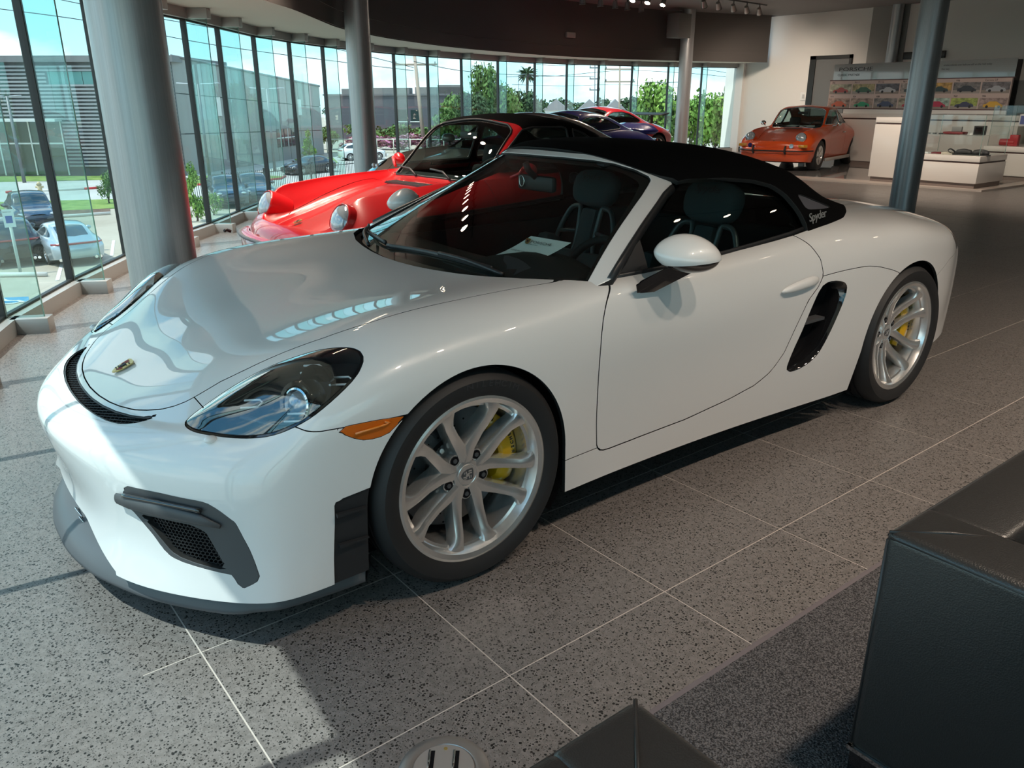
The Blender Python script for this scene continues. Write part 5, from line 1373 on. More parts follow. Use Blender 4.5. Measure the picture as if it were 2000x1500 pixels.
def classic_coupe(root, pm, soft=None, chrome=True, rim='petal'):
    S = car_shell(spec_classic())
    ws = [(-.60, -.52), (-.575, -.3), (-.56, 0), (-.575, .3), (-.60, .52), (-.70, .545), (-1.00, .50), (-1.045, .40), (-1.06, 0), (-1.045, -.40), (-1.00, -.50), (-.70, -.545)]
    rw = [(-1.66, -.36), (-1.64, 0), (-1.66, .36), (-1.80, .40), (-2.10, .40), (-2.17, .30), (-2.19, 0), (-2.17, -.30), (-2.10, -.40), (-1.80, -.40)]
    sides = [[(-.74, .905), (-.92, 1.075), (-1.06, 1.185), (-1.16, 1.205), (-1.50, 1.20), (-1.525, 1.19), (-1.50, .905)],
             [(-1.57, .91), (-1.595, 1.185), (-1.72, 1.145), (-1.88, 1.05), (-1.99, .94), (-1.98, .915)]]
    gm = glass('classic_glass', (.62, .74, .72), 1.0)
    B = glazing(S, root, sides, ws, rw, .82, gm, trim=((CHROME if chrome else BLACKP), .008), arches=((0, .31, .335), (-2.272, .31, .345)),
                roof=None if soft is None else ((lambda V: np.where(V[:, 2] > .872, np.maximum(V[:, 0]+1.075, -9), .1)), soft, 'soft_top'))
    hood = [(.66, 0), (.63, .20), (.55, .34), (.40, .43), (.1, .475), (-.2, .51), (-.40, .53), (-.47, .50), (-.50, .3), (-.51, 0)]
    B, Hd = cut_gap(B, top_f(hood+[(x, -y) for x, y in hood[-2:0:-1]], .45), .004)
    B, Dr = cut_gap(B, side_f([(-.60, .90), (-.60, .26), (-.66, .225), (-1.48, .225), (-1.535, .30), (-1.56, .60), (-1.54, .90)], .4), .0045)
    B.lipped(.012).obj('body', pm, root); Hd.lipped(.012).obj('hood', pm, root)
    for s in (1, -1):
        d = Surf(Dr.V, Dr.T[Dr.V[Dr.T[:, 0], 1]*s > 0], Dr.N).clean(); o = d.lipped(.012).obj('door', pm, root)
        bm = bmesh.new(); tube(bm, [(-1.36, .803*s, .735), (-1.40, .825*s, .738), (-1.47, .825*s, .738), (-1.50, .806*s, .735)], .010, 8); bm_obj('door_handle', bm, CHROME if chrome else BLACKP, o, smooth=True)
    S.offset(-.02).split(.84-S.offset(-.02).V[:, 2])[0]
    inn = S.offset(-.022)
    for (ax, ar) in ((0, .36), (-2.272, .37)):
        a = np.hypot(inn.V[:, 0]-ax, inn.V[:, 2]-.31)-ar; inn = inn.split(np.where(np.abs(inn.V[:, 1]) < .4, .05, a))[0]
    inn = inn.split(.83-inn.V[:, 2])[0]; inn.obj('inner_shell', DARK, root)
    box_obj('underbody', -2.95, .55, -.62, .62, .17, .22, DARK, root)
    box_cabin(root, -2.0, -.62, .66, .25, .86, hx=-1.42)
    # round headlamps in the wing fronts
    for s in (1, -1):
        c = Vector((.535, .545*s, .672)); ax = Vector((.90, .05*s, .42)).normalized(); q = ax.to_track_quat('Y', 'Z').to_matrix().to_4x4(); q.translation = c
        def on(nm, prof, m, par, seg=36):
            bm = bmesh.new(); lathe(bm, prof, seg); bmesh.ops.transform(bm, matrix=q, verts=bm.verts); return bm_obj(nm, bm, m, par, angle=40)
        h = on('headlamp', [(.108, -.16), (.110, -.03), (.107, .010)], pm, root)
        on('lamp_rim', [(.107, .006), (.106, .016), (.100, .022), (.096, .018), (.095, .006)], CHROME if chrome else pm, h)
        on('lamp_bowl', [(.095, .004), (.07, -.05), (.02, -.075), (.001, -.078)], mat('lamp_bowl', (.55, .58, .60), .18, metal=.8), h)
        on('lamp_glass', [(.096, .012), (.082, .030), (.055, .043), (.025, .050), (.001, .052)], mat('fluted_glass', (.34, .40, .44), .12, coat=1.0, metal=.35), h)
    # wheels
    for x in (0, -2.272):
        for s in (1, -1): poly_wheel(root, x, .795 if x == 0 else .805, .31, .31, .20, .195, SILVER, rim, 5, s)
    for x in (0, -2.272):
        for s in (1, -1):
            bm = bmesh.new(); N = 20; A = []; Bq = []
            for k in range(N+1):
                a = math.radians(-20+220*k/N); A.append(bm.verts.new((x+.36*math.cos(a), .77*s, .31+.36*math.sin(a)))); Bq.append(bm.verts.new((x+.36*math.cos(a), .45*s, .31+.36*math.sin(a))))
            for k in range(N): bm.faces.new((A[k], A[k+1], Bq[k+1], Bq[k]))
            bm.faces.new(Bq); bm_obj('arch_liner', bm, DARK, root)
    # door mirrors
    for s in (1, -1):
        bm = bmesh.new(); bmesh.ops.create_uvsphere(bm, u_segments=20, v_segments=12, radius=1); bmesh.ops.scale(bm, vec=(.05, .065, .05), verts=bm.verts); bmesh.ops.translate(bm, verts=bm.verts, vec=(-.86, .84*s, .925)); m_ = bm_obj('door_mirror', bm, CHROME if chrome else pm, root, smooth=True)
        tube_obj('mirror_stem', [(-.76, .75*s, .87), (-.79, .81*s, .90), (-.80, .84*s, .94)], .014, CHROME if chrome else pm, m_)
    # wipers and interior mirror
    for y0 in (.30, -.14):
        tube_obj('wiper', [(-.545, y0, .845), (-.60, y0-.16, .885), (-.615, y0-.34, .895)], .008, BLACKP, root)
    im = box_obj('interior_mirror', -1.0, -.97, -.11, .11, 1.11, 1.165, BLACKP, root, bevel=.01)
    return S
def sheet_paper(name, label, loc, rz, tilt, w, h, lines=True):
    t = box_obj(name, -h/2, h/2, -w/2, w/2, 0, .0012, PAPER); t.location = loc; t.rotation_euler = (0, tilt, rz)
    tag(t, label, 'sheet'); return t
def build_red():
    pm = paint('red_paint', (.50, .006, .010))
    root = thing('sports_car', 'red older convertible with black roof and round headlamps behind the white roadster', 'car', (-1.60, -2.77, 0), math.radians(3.8))
    classic_coupe(root, pm, soft=FABRIC, chrome=False)
    # impact bumper: deep body-coloured bar with a dark strip, indicators and bellows
    bm = bmesh.new(); P = catmull([(.86, 0, 0), (.845, .25, 0), (.79, .48, 0), (.69, .66, 0), (.55, .765, 0), (.36, .815, 0)], 5)[:, :2]; P = [(x, -y) for x, y in P[:0:-1]]+[tuple(p) for p in P]
    rows = []
    for dx, z in ((-.12, .50), (-.02, .505), (0, .49), (.004, .40), (0, .31), (-.03, .255), (-.09, .225)):
        rows.append([bm.verts.new((x+dx*max(.2, 1-abs(y)/1.1), y*(1+dx*.2), z)) for x, y in P])
    for A, Bq in zip(rows[:-1], rows[1:]):
        for i in range(len(P)-1): bm.faces.new((A[i], A[i+1], Bq[i+1], Bq[i]))
    fb = bm_obj('front_bumper', bm, pm, root, smooth=True)
    tube_obj('rubber_strip', [(x+.006, y, .492) for x, y in P], .016, mat('strip_grey', (.10, .10, .11), .5), fb, flat=(.8, 1.0))
    for s in (1, -1):
        bm = bmesh.new(); box(bm, .70, .735, .47*s-.10, .47*s+.10, .36, .44, Matrix.Rotation(-.35*s, 4, 'Z'), .008); bm_obj('indicator', bm, AMBER, fb, angle=40)
    bm = bmesh.new(); box(bm, -.44, -.34, -.28, .28, .790, .800); cowl = bm_obj('hood_vent', bm, BLACKP, root)
    for k in range(4): box_obj('vent_bar', -.435+.027*k, -.425+.027*k, -.27, .27, .798, .808, mat('vent_bar', (.05, .05, .05), .4), cowl)
    badge('hood_badge', .05, .065, frame_m((.575, 0, .605), (0, 1, 0), (-.93, 0, .36), (.36, 0, .93)), root)
    tube_obj('tow_hook', [(.83, -.56, .50), (.86, -.565, .515), (.88, -.55, .51)], .012, BLACKP, root)
def build_orange():
    pm = paint('orange_paint', (.62, .075, .010))
    root = thing('sports_car', 'orange classic coupe with chrome window trim on the white display floor', 'car', (-13.66, -7.42, .03), math.radians(14)); root.scale = (.955, .955, .955)
    classic_coupe(root, pm, chrome=True)
    bm = bmesh.new(); P = catmull([(.83, 0, 0), (.815, .25, 0), (.765, .48, 0), (.68, .64, 0), (.56, .74, 0), (.42, .79, 0)], 5)[:, :2]; P = [(x, -y) for x, y in P[:0:-1]]+[tuple(p) for p in P]
    rows = []
    for dx, z in ((-.05, .475), (0, .465), (.006, .42), (0, .375), (-.05, .35)):
        rows.append([bm.verts.new((x+dx, y, z)) for x, y in P])
    for A, Bq in zip(rows[:-1], rows[1:]):
        for i in range(len(P)-1): bm.faces.new((A[i], A[i+1], Bq[i+1], Bq[i]))
    fb = bm_obj('front_bumper', bm, pm, root, smooth=True)
    tube_obj('rubber_strip', [(x+.008, y, .415) for x, y in P], .013, BLACKP, fb)
    for s in (1, -1):
        bm = bmesh.new(); tube(bm, [(.80, .34*s, .36), (.845, .34*s, .40), (.85, .34*s, .46), (.815, .34*s, .51)], .022, 8); bm_obj('over_rider', bm, BLACKP, fb, smooth=True)
        bm = bmesh.new(); box(bm, .60, .70, .60*s-.13, .60*s+.13, .485, .545, Matrix.Translation((.66, .6*s, 0)) @ Matrix.Rotation(-.5*s, 4, 'Z') @ Matrix.Translation((-.66, -.6*s, 0)), .012); bm_obj('indicator', bm, mat('indicator_amber', (.62, .30, .02), .15, coat=1), fb, angle=40)
        bm = bmesh.new(); cyl(bm, (.74, .44*s, .515), (.775, .44*s, .515), .045, seg=20); bm_obj('horn_grille', bm, CHROME, fb, angle=40)
    for s in (1, -1): box_obj('sill_trim', -2.0, -.32, min(.79*s, .825*s), max(.79*s, .825*s), .165, .235, mat('sill_silver', (.55, .54, .52), .3, metal=.6), root, bevel=.01)
    badge('hood_badge', .05, .065, frame_m((.60, 0, .60), (0, 1, 0), (-.93, 0, .36), (.36, 0, .93)), root)
    for k in range(3): box_obj('hood_slot', -.49+.02*k, -.48+.02*k, -.20, .20, .822, .832, BLACKP, root)
    a = math.radians(14)
    def L(x, y, z): return (-13.66+.955*(x*math.cos(a)-y*math.sin(a)), -7.42+.955*(x*math.sin(a)+y*math.cos(a)), .03+.955*z)
    sheet_paper('price_sheet', 'white sheet on the dashboard of the orange coupe, nearer the left pillar', L(-.70, .22, .87), a+.3, .12, .30, .21)
    sheet_paper('price_sheet', 'white sheet on the dashboard of the orange coupe, nearer the middle', L(-.72, -.10, .872), a-.4, .12, .28, .20)
# ---- the modern sports coupe
def spec_modern():
    return dict(xs=[.70, .55, .36, .12, -.12, -.38, -.64, -.90, -1.15, -1.45, -1.78, -2.08, -2.35, -2.62, -2.90, -3.08],
        w=([.70, .5, .2, -.3, -.9, -1.4, -1.9, -2.4, -2.8, -3.08], [.80, .885, .905, .895, .87, .875, .905, .925, .90, .80]),
        zb=([.7, .3, -.5, -1.8, -2.6, -3.08], [.15, .15, .15, .15, .20, .26]),
        zs=([.7, .5, .2, -.1, -.6, -1.2, -1.8, -2.4, -2.8, -3.08], [.55, .64, .69, .71, .735, .75, .77, .79, .75, .66]),
        zc=([.70, .55, .40, .2, 0, -.4, -.7, -1.2, -1.7, -2.1, -2.5, -2.9, -3.08], [.60, .70, .765, .815, .84, .865, .875, .89, .91, .92, .90, .83, .76]),
        yc=([.7, .5, .2, -.3, -.7, -1.2, -1.8, -2.3, -3.08], [.66, .70, .735, .76, .83, .86, .84, .77, .70]),
        zr=([.70, .5, .2, -.1, -.4, -.58, -.8, -1.15, -1.45, -1.8, -2.1, -2.4, -2.7, -3.08], [.60, .65, .735, .79, .835, .87, 1.01, 1.185, 1.215, 1.18, 1.09, .98, .89, .79]),
        yr=([.7, .2, -.3, -.6, -.9, -1.2, -1.7, -2.2, -2.6, -3.08], [.50, .52, .56, .66, .65, .62, .60, .56, .52, .5]),
        zt=([.70, .5, .2, -.1, -.35, -.5, -.8, -1.15, -1.45, -1.8, -2.1, -2.4, -2.7, -3.08], [.61, .67, .745, .80, .845, .88, 1.06, 1.255, 1.29, 1.25, 1.15, 1.03, .93, .81]),
        nose=[.90, .93, .94, .935, .91, .86, .84, .835, .83], tail=[-3.26, -3.30, -3.31, -3.29, -3.26, -3.22, -3.20, -3.19, -3.18], level=3)
MODERN_WIN = [(-.72, .925), (-.95, 1.05), (-1.12, 1.135), (-1.25, 1.168), (-1.50, 1.172), (-1.75, 1.13), (-2.0, 1.03), (-2.07, .985), (-2.02, .955), (-1.6, .935)]
def modern_coupe(root, pm, rim_m=None, roof_m=None, lamps=True, wing=None):
    S = car_shell(spec_modern())
    ws = [(-.50, -.58), (-.44, -.3), (-.42, 0), (-.44, .3), (-.50, .58), (-.62, .60), (-1.08, .53), (-1.10, .4), (-1.13, 0), (-1.10, -.4), (-1.08, -.53), (-.62, -.60)]
    rw = [(-1.74, -.42), (-1.72, 0), (-1.74, .42), (-2.2, .43), (-2.32, .36), (-2.36, 0), (-2.32, -.36), (-2.2, -.43)]
    B = glazing(S, root, [MODERN_WIN], ws, rw, .84, SIDEGLASS, trim=(BLACKP, .007), arches=((0, .34, .37), (-2.45, .345, .375)),
                roof=None if roof_m is None else ((lambda V: np.where((V[:, 2] > 1.12) & (V[:, 0] < -1.1) & (V[:, 0] > -1.76), -np.minimum(V[:, 2]-1.185, .1), .1)), roof_m, 'roof_panel'))
    hood = [(.76, 0), (.73, .25), (.62, .42), (.40, .52), (.1, .60), (-.2, .65), (-.36, .62), (-.40, .35), (-.41, 0)]
    B, Hd = cut_gap(B, top_f(hood+[(x, -y) for x, y in hood[-2:0:-1]], .45), .004)
    B, Dr = cut_gap(B, side_f([(-.60, .93), (-.60, .26), (-.66, .225), (-1.55, .225), (-1.66, .40), (-1.70, .70), (-1.66, .94)], .4), .0045)
    if lamps:
        hl = catmull([(.70, .60, 0), (.60, .56, 0), (.47, .58, 0), (.36, .65, 0), (.33, .72, 0), (.38, .785, 0), (.50, .80, 0), (.62, .74, 0)], 4, True)[:, :2]
        f = top_f(hl, .5); B, HL = cut_gap(B, lambda V: f(V*np.array([1, 1, 1])) if True else None, .003)
        f2 = top_f([(x, -y) for x, y in hl], .5); B, HR = cut_gap(B, f2, .003)
        for h, s in ((HL, 1), (HR, -1)):
            o = h.offset(-.04).obj('headlamp', BLACKP, root); h.offset(-.002).obj('lens', LENS, o)
            for k in range(4):
                bm = bmesh.new(); cx_, cy_ = .50+.055*(1 if k < 2 else -1), (.68+.04*(1 if k % 2 else -1)); bmesh.ops.create_uvsphere(bm, u_segments=12, v_segments=8, radius=.026); zz = float(h.V[:, 2].mean())-.01; bmesh.ops.translate(bm, verts=bm.verts, vec=(cx_, cy_*s, zz)); bm_obj('projector', bm, mat('projector_glass', (.5, .52, .55), .08, metal=.6), o, smooth=True)
    B.lipped(.012).obj('body', pm, root); Hd.lipped(.012).obj('hood', pm, root)
    for s in (1, -1):
        d = Surf(Dr.V, Dr.T[Dr.V[Dr.T[:, 0], 1]*s > 0], Dr.N).clean(); o = d.lipped(.012).obj('door', pm, root)
        box_obj('door_handle', -1.56, -1.40, min(.862*s, .885*s), max(.862*s, .885*s), .735, .765, pm, o, bevel=.008)
    inn = S.offset(-.022)
    for (ax, ar) in ((0, .39), (-2.45, .40)):
        a = np.hypot(inn.V[:, 0]-ax, inn.V[:, 2]-.34)-ar; inn = inn.split(np.where(np.abs(inn.V[:, 1]) < .4, .05, a))[0]
    inn.split(.86-inn.V[:, 2])[0].obj('inner_shell', DARK, root)
    box_obj('underbody', -3.0, .6, -.68, .68, .14, .20, DARK, root)
    box_cabin(root, -2.1, -.55, .70, .22, .89, hx=-1.45)
    for x in (0, -2.45):
        for s in (1, -1): poly_wheel(root, x, .885 if x == 0 else .905, .34, .34, .24, .255, rim_m or SILVER, 'spoke', 10, s)
    for s in (1, -1):
        bm = bmesh.new(); bmesh.ops.create_uvsphere(bm, u_segments=20, v_segments=12, radius=1); bmesh.ops.scale(bm, vec=(.09, .10, .06), verts=bm.verts); bmesh.ops.translate(bm, verts=bm.verts, vec=(-.80, .95*s, .96)); m_ = bm_obj('door_mirror', bm, pm, root, smooth=True)
        tube_obj('mirror_stem', [(-.74, .84*s, .86), (-.78, .90*s, .91)], .018, BLACKP, m_)
    # full-width tail lamp
    tube_obj('tail_lamp', catmull([(-2.98, -.80, .735), (-3.18, -.55, .745), (-3.275, 0, .75), (-3.18, .55, .745), (-2.98, .80, .735)], 6), .018, TAILRED, root, flat=(1, .6))
    if wing == 'ducktail':
        bm = bmesh.new(); rows = []
        for k in range(21):
            y = -.60+1.2*k/20; t = abs(y)/.6; e = max(0, 1-t**4)
            rows.append([bm.verts.new((x, y*(1+.08*(x < -3.0)), z)) for x, z in ((-2.62, .925-.03*t), (-2.90, .905+.05*e), (-3.12, .895+.11*e), (-3.22, .90+.135*e), (-3.235, .885+.12*e), (-3.12, .83), (-2.80, .84))])
        for A, Bq in zip(rows[:-1], rows[1:]):
            for i in range(7): bm.faces.new((A[i], A[(i+1) % 7], Bq[(i+1) % 7], Bq[i]))
        bm.faces.new(rows[0]); bm.faces.new(rows[-1][::-1]); bm_obj('rear_spoiler', bm, pm, root, smooth=True)
    if wing == 'blade':
        bm = bmesh.new(); rows = []
        for k in range(13):
            y = -.66+1.32*k/12; rows.append([bm.verts.new((x, y, z)) for x, z in ((-2.84, 1.085), (-2.95, 1.10), (-3.10, 1.125), (-3.16, 1.14), (-3.10, 1.105), (-2.95, 1.078))])
        for A, Bq in zip(rows[:-1], rows[1:]):
            for i in range(6): bm.faces.new((A[i], A[(i+1) % 6], Bq[(i+1) % 6], Bq[i]))
        bm.faces.new(rows[0]); bm.faces.new(rows[-1][::-1]); w_ = bm_obj('rear_wing', bm, BLACKP, root, smooth=True)
        for s in (1, -1): box_obj('wing_stay', -2.98, -2.90, .30*s-.012, .30*s+.012, .86, 1.09, BLACKP, w_)
    return S
def build_showroom_cars():
    build_red(); build_orange()
    r = thing('sports_car', 'greyish bronze modern coupe, only its nose and roofline showing behind the red convertible', 'car', (-4.10, -5.55, 0), math.radians(4)); r.scale = (.97,)*3
    modern_coupe(r, paint('bronze_paint', (.30, .25, .22), .3, .3))
    r = thing('sports_car', 'deep blue modern coupe with a ducktail spoiler behind the red convertible', 'car', (-7.35, -8.35, 0), math.radians(4)); r.scale = (.945,)*3
    modern_coupe(r, paint('blue_paint', (.012, .022, .30), .28), wing='ducktail')
    r = thing('sports_car', 'red modern coupe with a black rear wing behind the blue coupe', 'car', (-10.3, -10.75, 0), math.radians(4)); r.scale = (.97,)*3
    modern_coupe(r, paint('crimson_paint', (.36, .008, .02), .28), wing='blade')
# ------------------------------------------------------------------ display corner: white floor, board, counters, merchandise
DISPW = mat('display_white', (.74, .70, .66), .35, coat=.3)
DLINE = mat('display_groove', (.06, .03, .028), .5)
PLINTH = mat('display_plinth', (.22, .17, .15), .5)
CASE = glass('case_glass', (.93, .96, .95), .9)
MAROON = mat('maroon_leather', (.16, .012, .018), .5)
REDL = mat('red_leather', (.42, .02, .03), .45)
def counter(name, label, x0, x1, y0, y1, z0, z1, band=True, plinth=.075):
    """white display counter: carcass, dark groove, top slab, recessed plinth (front faces +x)"""
    t = thing(name, label, 'counter', (x1, (y0+y1)/2, z0)); ox, oy = x1, (y0+y1)/2
    X0, X1, Y0, Y1 = x0-ox, 0, y0-oy, y1-oy; h = z1-z0; zb = h-.115
    box_obj('plinth', X0+.03, X1-.03, Y0+.03, Y1-.03, 0, plinth, PLINTH, t)
    box_obj('carcass', X0, X1, Y0, Y1, plinth, zb if band else h-.03, DISPW, t, bevel=.004)
    if band: box_obj('groove', X0+.012, X1-.012, Y0+.012, Y1-.012, zb, zb+.026, DLINE, t)
    box_obj('top', X0, X1, Y0, Y1, zb+.026 if band else h-.03, h, DISPW, t, bevel=.004)
    return t
def glass_case(name, label, x0, x1, y0, y1, z0, z1, shelves=()):
    t = thing(name, label, 'display case', ((x0+x1)/2, (y0+y1)/2, z0)); ox, oy = (x0+x1)/2, (y0+y1)/2; h = z1-z0
    X0, X1, Y0, Y1 = x0-ox, x1-ox, y0-oy, y1-oy
    for nm, q in (('front_pane', [(X1, Y0, 0), (X1, Y1, 0), (X1, Y1, h), (X1, Y0, h)]), ('back_pane', [(X0, Y0, 0), (X0, Y1, 0), (X0, Y1, h), (X0, Y0, h)]), ('side_pane', [(X0, Y1, 0), (X1, Y1, 0), (X1, Y1, h), (X0, Y1, h)]), ('side_pane', [(X0, Y0, 0), (X1, Y0, 0), (X1, Y0, h), (X0, Y0, h)]), ('top_pane', [(X0, Y0, h), (X1, Y0, h), (X1, Y1, h), (X0, Y1, h)])):
        mesh_obj(nm, q, [(0, 1, 2, 3)], CASE, t)
    for s in shelves: box_obj('glass_shelf', X0+.02, X1-.02, Y0+.02, Y1-.02, s-z0, s-z0+.008, CASE, t)
    edge = mat('glass_edge', (.22, .34, .31), .2)
    for a in (X0, X1):
        for b in (Y0, Y1): box_obj('pane_edge', a-.003, a+.003, b-.003, b+.003, 0, h, edge, t)
    return t
def side_profile_car(m, name, parent, M, sc, body_m, kind=0):
    prof = [(-.5, .02), (-.48, .13), (-.36, .17), (-.22, .19), (-.10, .29), (.10, .30), (.26, .21), (.44, .17), (.5, .10), (.49, .02)] if kind == 0 else [(-.5, .02), (-.5, .15), (-.34, .20), (-.20, .31), (.16, .31), (.36, .18), (.48, .13), (.5, .02)]
    bm = bmesh.new(); prism(bm, [(u*sc, v*sc) for u, v in prof], .0015, .003, M); c = bm_obj(name, bm, body_m, parent)
    return c
def build_display():
    pl = thing('display_floor', 'low glossy pale display floor with a beige border under the orange coupe', 'floor')
    P = [(-17.9, -10.6), (-12.05, -7.6), (-12.10, -6.1), (-12.55, -2.98), (-17.9, -2.80)]
    def slab(name, P, z0, z1, m):
        n = len(P); return mesh_obj(name, [(x, y, z0) for x, y in P]+[(x, y, z1) for x, y in P], [tuple(range(n))[::-1], tuple(range(n, 2*n))]+[(i, (i+1) % n, n+(i+1) % n, n+i) for i in range(n)], m, pl)
    slab('border', P, .0005, .030, mat('border_beige', (.46, .40, .36), .4))
    c = np.mean(P, 0); Q = [(-17.88, -10.1), (-12.42, -7.5), (-12.47, -6.2), (-12.95, -3.22), (-17.88, -3.05)]
    slab('white_floor', Q, .030, .032, mat('white_gloss', (.56, .55, .54), .07, coat=1.0))
    # tower and counters
    counter('display_tower', 'tall narrow white display pedestal right of the orange coupe', -13.15, -12.62, -4.94, -4.44, .032, 1.10)
    counter('long_counter', 'long white wall counter under the picture board', -16.55, -15.85, -7.6, -3.9, .032, 1.09)
    counter('low_counter', 'low white counter with a grey shoe display right of the silver column', -13.62, -12.62, -4.28, -3.12, .032, .53)
    counter('low_counter', 'low pinkish white counter at the right edge of the display', -15.6, -14.55, -3.9, -2.35, .032, .60)
    counter('side_counter', 'white stepped counter at the back right of the display', -16.9, -16.2, -3.8, -2.2, .032, 1.05, band=False)
    glass_case('glass_case', 'clear glass case with one shelf standing on the low counter by the column', -13.60, -12.66, -4.26, -3.16, .53, 1.15, (.84,))
    glass_case('glass_case', 'clear glass case on the counter at the right edge of the display', -15.56, -14.6, -3.86, -2.4, .60, 1.28, (.93,))
    # the picture board
    XB = -16.0; Y0, Y1 = -7.98, -4.22
    b = thing('picture_board', 'wide picture board of classic cars with a frosted glass header', 'board', (XB, (Y0+Y1)/2, 1.18)); cy = (Y0+Y1)/2
    def L(y, z): return (0.0, y-cy, z-1.18)
    ex, ey, ez = Vector((0, 1, 0)), Vector((0, 0, 1)), Vector((1, 0, 0))
    def F(y, z, x=0.0): return frame_m((x, y-cy, z-1.18), ex, ey, ez)
    box_obj('panel', -.06, 0, Y0-cy, Y1-cy, .015, .585, mat('board_pink', (.52, .40, .36), .4), b)
    box_obj('header_glass', -.03, -.015, Y0-cy+.05, Y1-cy+.02, .60, .93, mat('header_frost', (.26, .27, .265), .12, coat=1.0), b)
    for z in (0, .585): box_obj('red_line', -.065, .006, Y0-cy-.01, Y1-cy+.03, z, z+.018, mat('dark_red_line', (.07, .012, .012), .4), b)
    box_obj('lower_panel', -.04, 0, Y0-cy+.4, Y1-cy, -.30, 0, DISPW, b)
    hx = -.0145
    text_obj('lettering', 'PORSCHE', .105, F(Y0+.16, 1.965, hx), INK, b, depth=.002, wide=1.75, space=1.0)
    text_obj('lettering', 'CLASSIC PARTNER', .066, F(Y0+.15, 1.865, hx), INK, b, depth=.002, wide=.95)
    text_obj('lettering', 'orsche vehicles ever built are still on the road today.', .050, F(-5.55, 2.005, hx), INK, b, depth=.001, wide=.86)
    text_obj('lettering', 'that way.', .050, F(-5.58, 1.935, hx), INK, b, depth=.001, wide=.9)
    names = [['356', '911 F', '911 G', '964', '993', '996', 'Carrera GT'], ['914', '924', '928', '944', '944', '968', '986']]
    bgs = [[(.30, .30, .22), (.34, .30, .16), (.10, .10, .12), (.28, .24, .22), (.42, .26, .08), (.16, .15, .15), (.13, .12, .13)], [(.32, .22, .18), (.30, .22, .18), (.20, .18, .17), (.26, .24, .18), (.30, .40, .34), (.28, .34, .08), (.30, .22, .20)]]
    cars = [[(.32, .05, .04), (.03, .10, .05), (.42, .42, .44), (.05, .07, .07), (.03, .05, .05), (.03, .03, .04), (.36, .37, .40)], [(.50, .10, .04), (.02, .26, .12), (.05, .06, .12), (.42, .03, .05), (.42, .02, .06), (.05, .05, .10), (.62, .36, .03)]]
    w = (Y1-Y0)/7
    for r in range(2):
        for c in range(7):
            y = Y0+w*c; z = 1.18+.305-.29*r
            pm = mat('print_%d%d' % (r, c), bgs[r][c], .45); noise_col(pm, tuple(v*.45 for v in bgs[r][c]), tuple(min(1, v*1.7) for v in bgs[r][c]), 9.0, detail=6, stretch=(1, 1, 1.5))
            p = box_obj('picture', 0, .004, y-cy+.015, y-cy+w-.015, z-1.18+.005, z-1.18+.21, pm, b)
            g_ = mat('print_ground_%d' % (c % 2), ((.26, .22, .19), (.34, .30, .27))[c % 2], .5)
            box_obj('picture_ground', .004, .0045, y-cy+.015, y-cy+w-.015, z-1.18+.005, z-1.18+.065, g_, p)
            side_profile_car(None, 'picture_car', p, F(y+w*.52, z+.035, .003), .36, mat('print_car_%d%d' % (r, c), cars[r][c], .35), (r+c) % 2)
            bm = bmesh.new()
            for q in (-.11, .11): cyl(bm, (.0045, y-cy+w*.52+q, z-1.18+.05), (.008, y-cy+w*.52+q, z-1.18+.05), .026, seg=12)
            bm_obj('picture_wheels', bm, INK, p)
            text_obj('caption', names[r][c], .052, F(y+.05, z+.226, .0015), INK, b, depth=.001, wide=.95)
    # merchandise on the low counter
    z = .531
    t = thing('shoe', 'grey sports shoe with a strap lying on the low white counter', 'shoe', (-12.86, -3.36, z), .2)
    bm = bmesh.new()
    for (x, y, a) in ((0, -.13, .2), (0.02, .12, -.1)):
        pts = [(-.04+x, y-.13, .03), (0+x, y-.06, .045), (0+x, y, .055), (0+x, y+.08, .045), (.0+x, y+.13, .025)]
        tube(bm, catmull(pts, 4), [.03]*3+[.05]*8+[.045]*4+[.02]*2, 10, flat=(.9, 1))
    bm_obj('upper', bm, mat('shoe_grey', (.035, .036, .04), .6), t, smooth=True)
    bm = bmesh.new(); box(bm, -.06, .06, -.28, .0, 0, .018, bevel=.008); box(bm, -.04, .08, -.01, .27, 0, .018, bevel=.008); bm_obj('sole', bm, BLACKP, t, angle=40)
    tube_obj('strap', catmull([(0, -.26, .05), (.02, -.32, .09), (0, -.36, .06), (-.02, -.30, .02), (0, -.2, .02)], 5), .012, BLACKP, t, flat=(1, .4))
    for lab, x, y, dx, dy, h, m in (('white folded leaflet at the left end of the low counter', -12.85, -4.12, .09, .10, .012, PAPER), ('maroon leather wallet on the low counter', -12.88, -3.92, .06, .08, .018, MAROON), ('small pale model set on the low counter', -12.86, -3.74, .05, .09, .03, mat('pale_model', (.55, .50, .42), .5))):
        t = thing('merchandise', lab, 'merchandise', (x, y, z)); box_obj('body', -dx, dx, -dy, dy, 0, h, m, t, bevel=.005); box_obj('flap', -dx*.8, dx*.6, -dy*.8, dy*.8, h, h+.006, m, t, bevel=.002)
    # on its glass shelf
    z = .849
    t = thing('box', 'black square boxed item on the glass shelf by the column', 'box', (-12.95, -3.34, z)); box_obj('carton', -.06, .06, -.075, .075, 0, .135, BLACKP, t, bevel=.004); box_obj('window', .0602, .062, -.055, .055, .02, .115, GLOSSB, t)
    t = thing('pouch', 'maroon leather pouch with a grey case on the glass shelf', 'pouch', (-12.95, -3.72, z)); box_obj('pouch', -.10, .10, -.16, .16, 0, .035, MAROON, t, bevel=.012); box_obj('clasp', -.02, .02, -.06, .10, .035, .115, mat('case_grey', (.20, .21, .21), .4), t, bevel=.006)
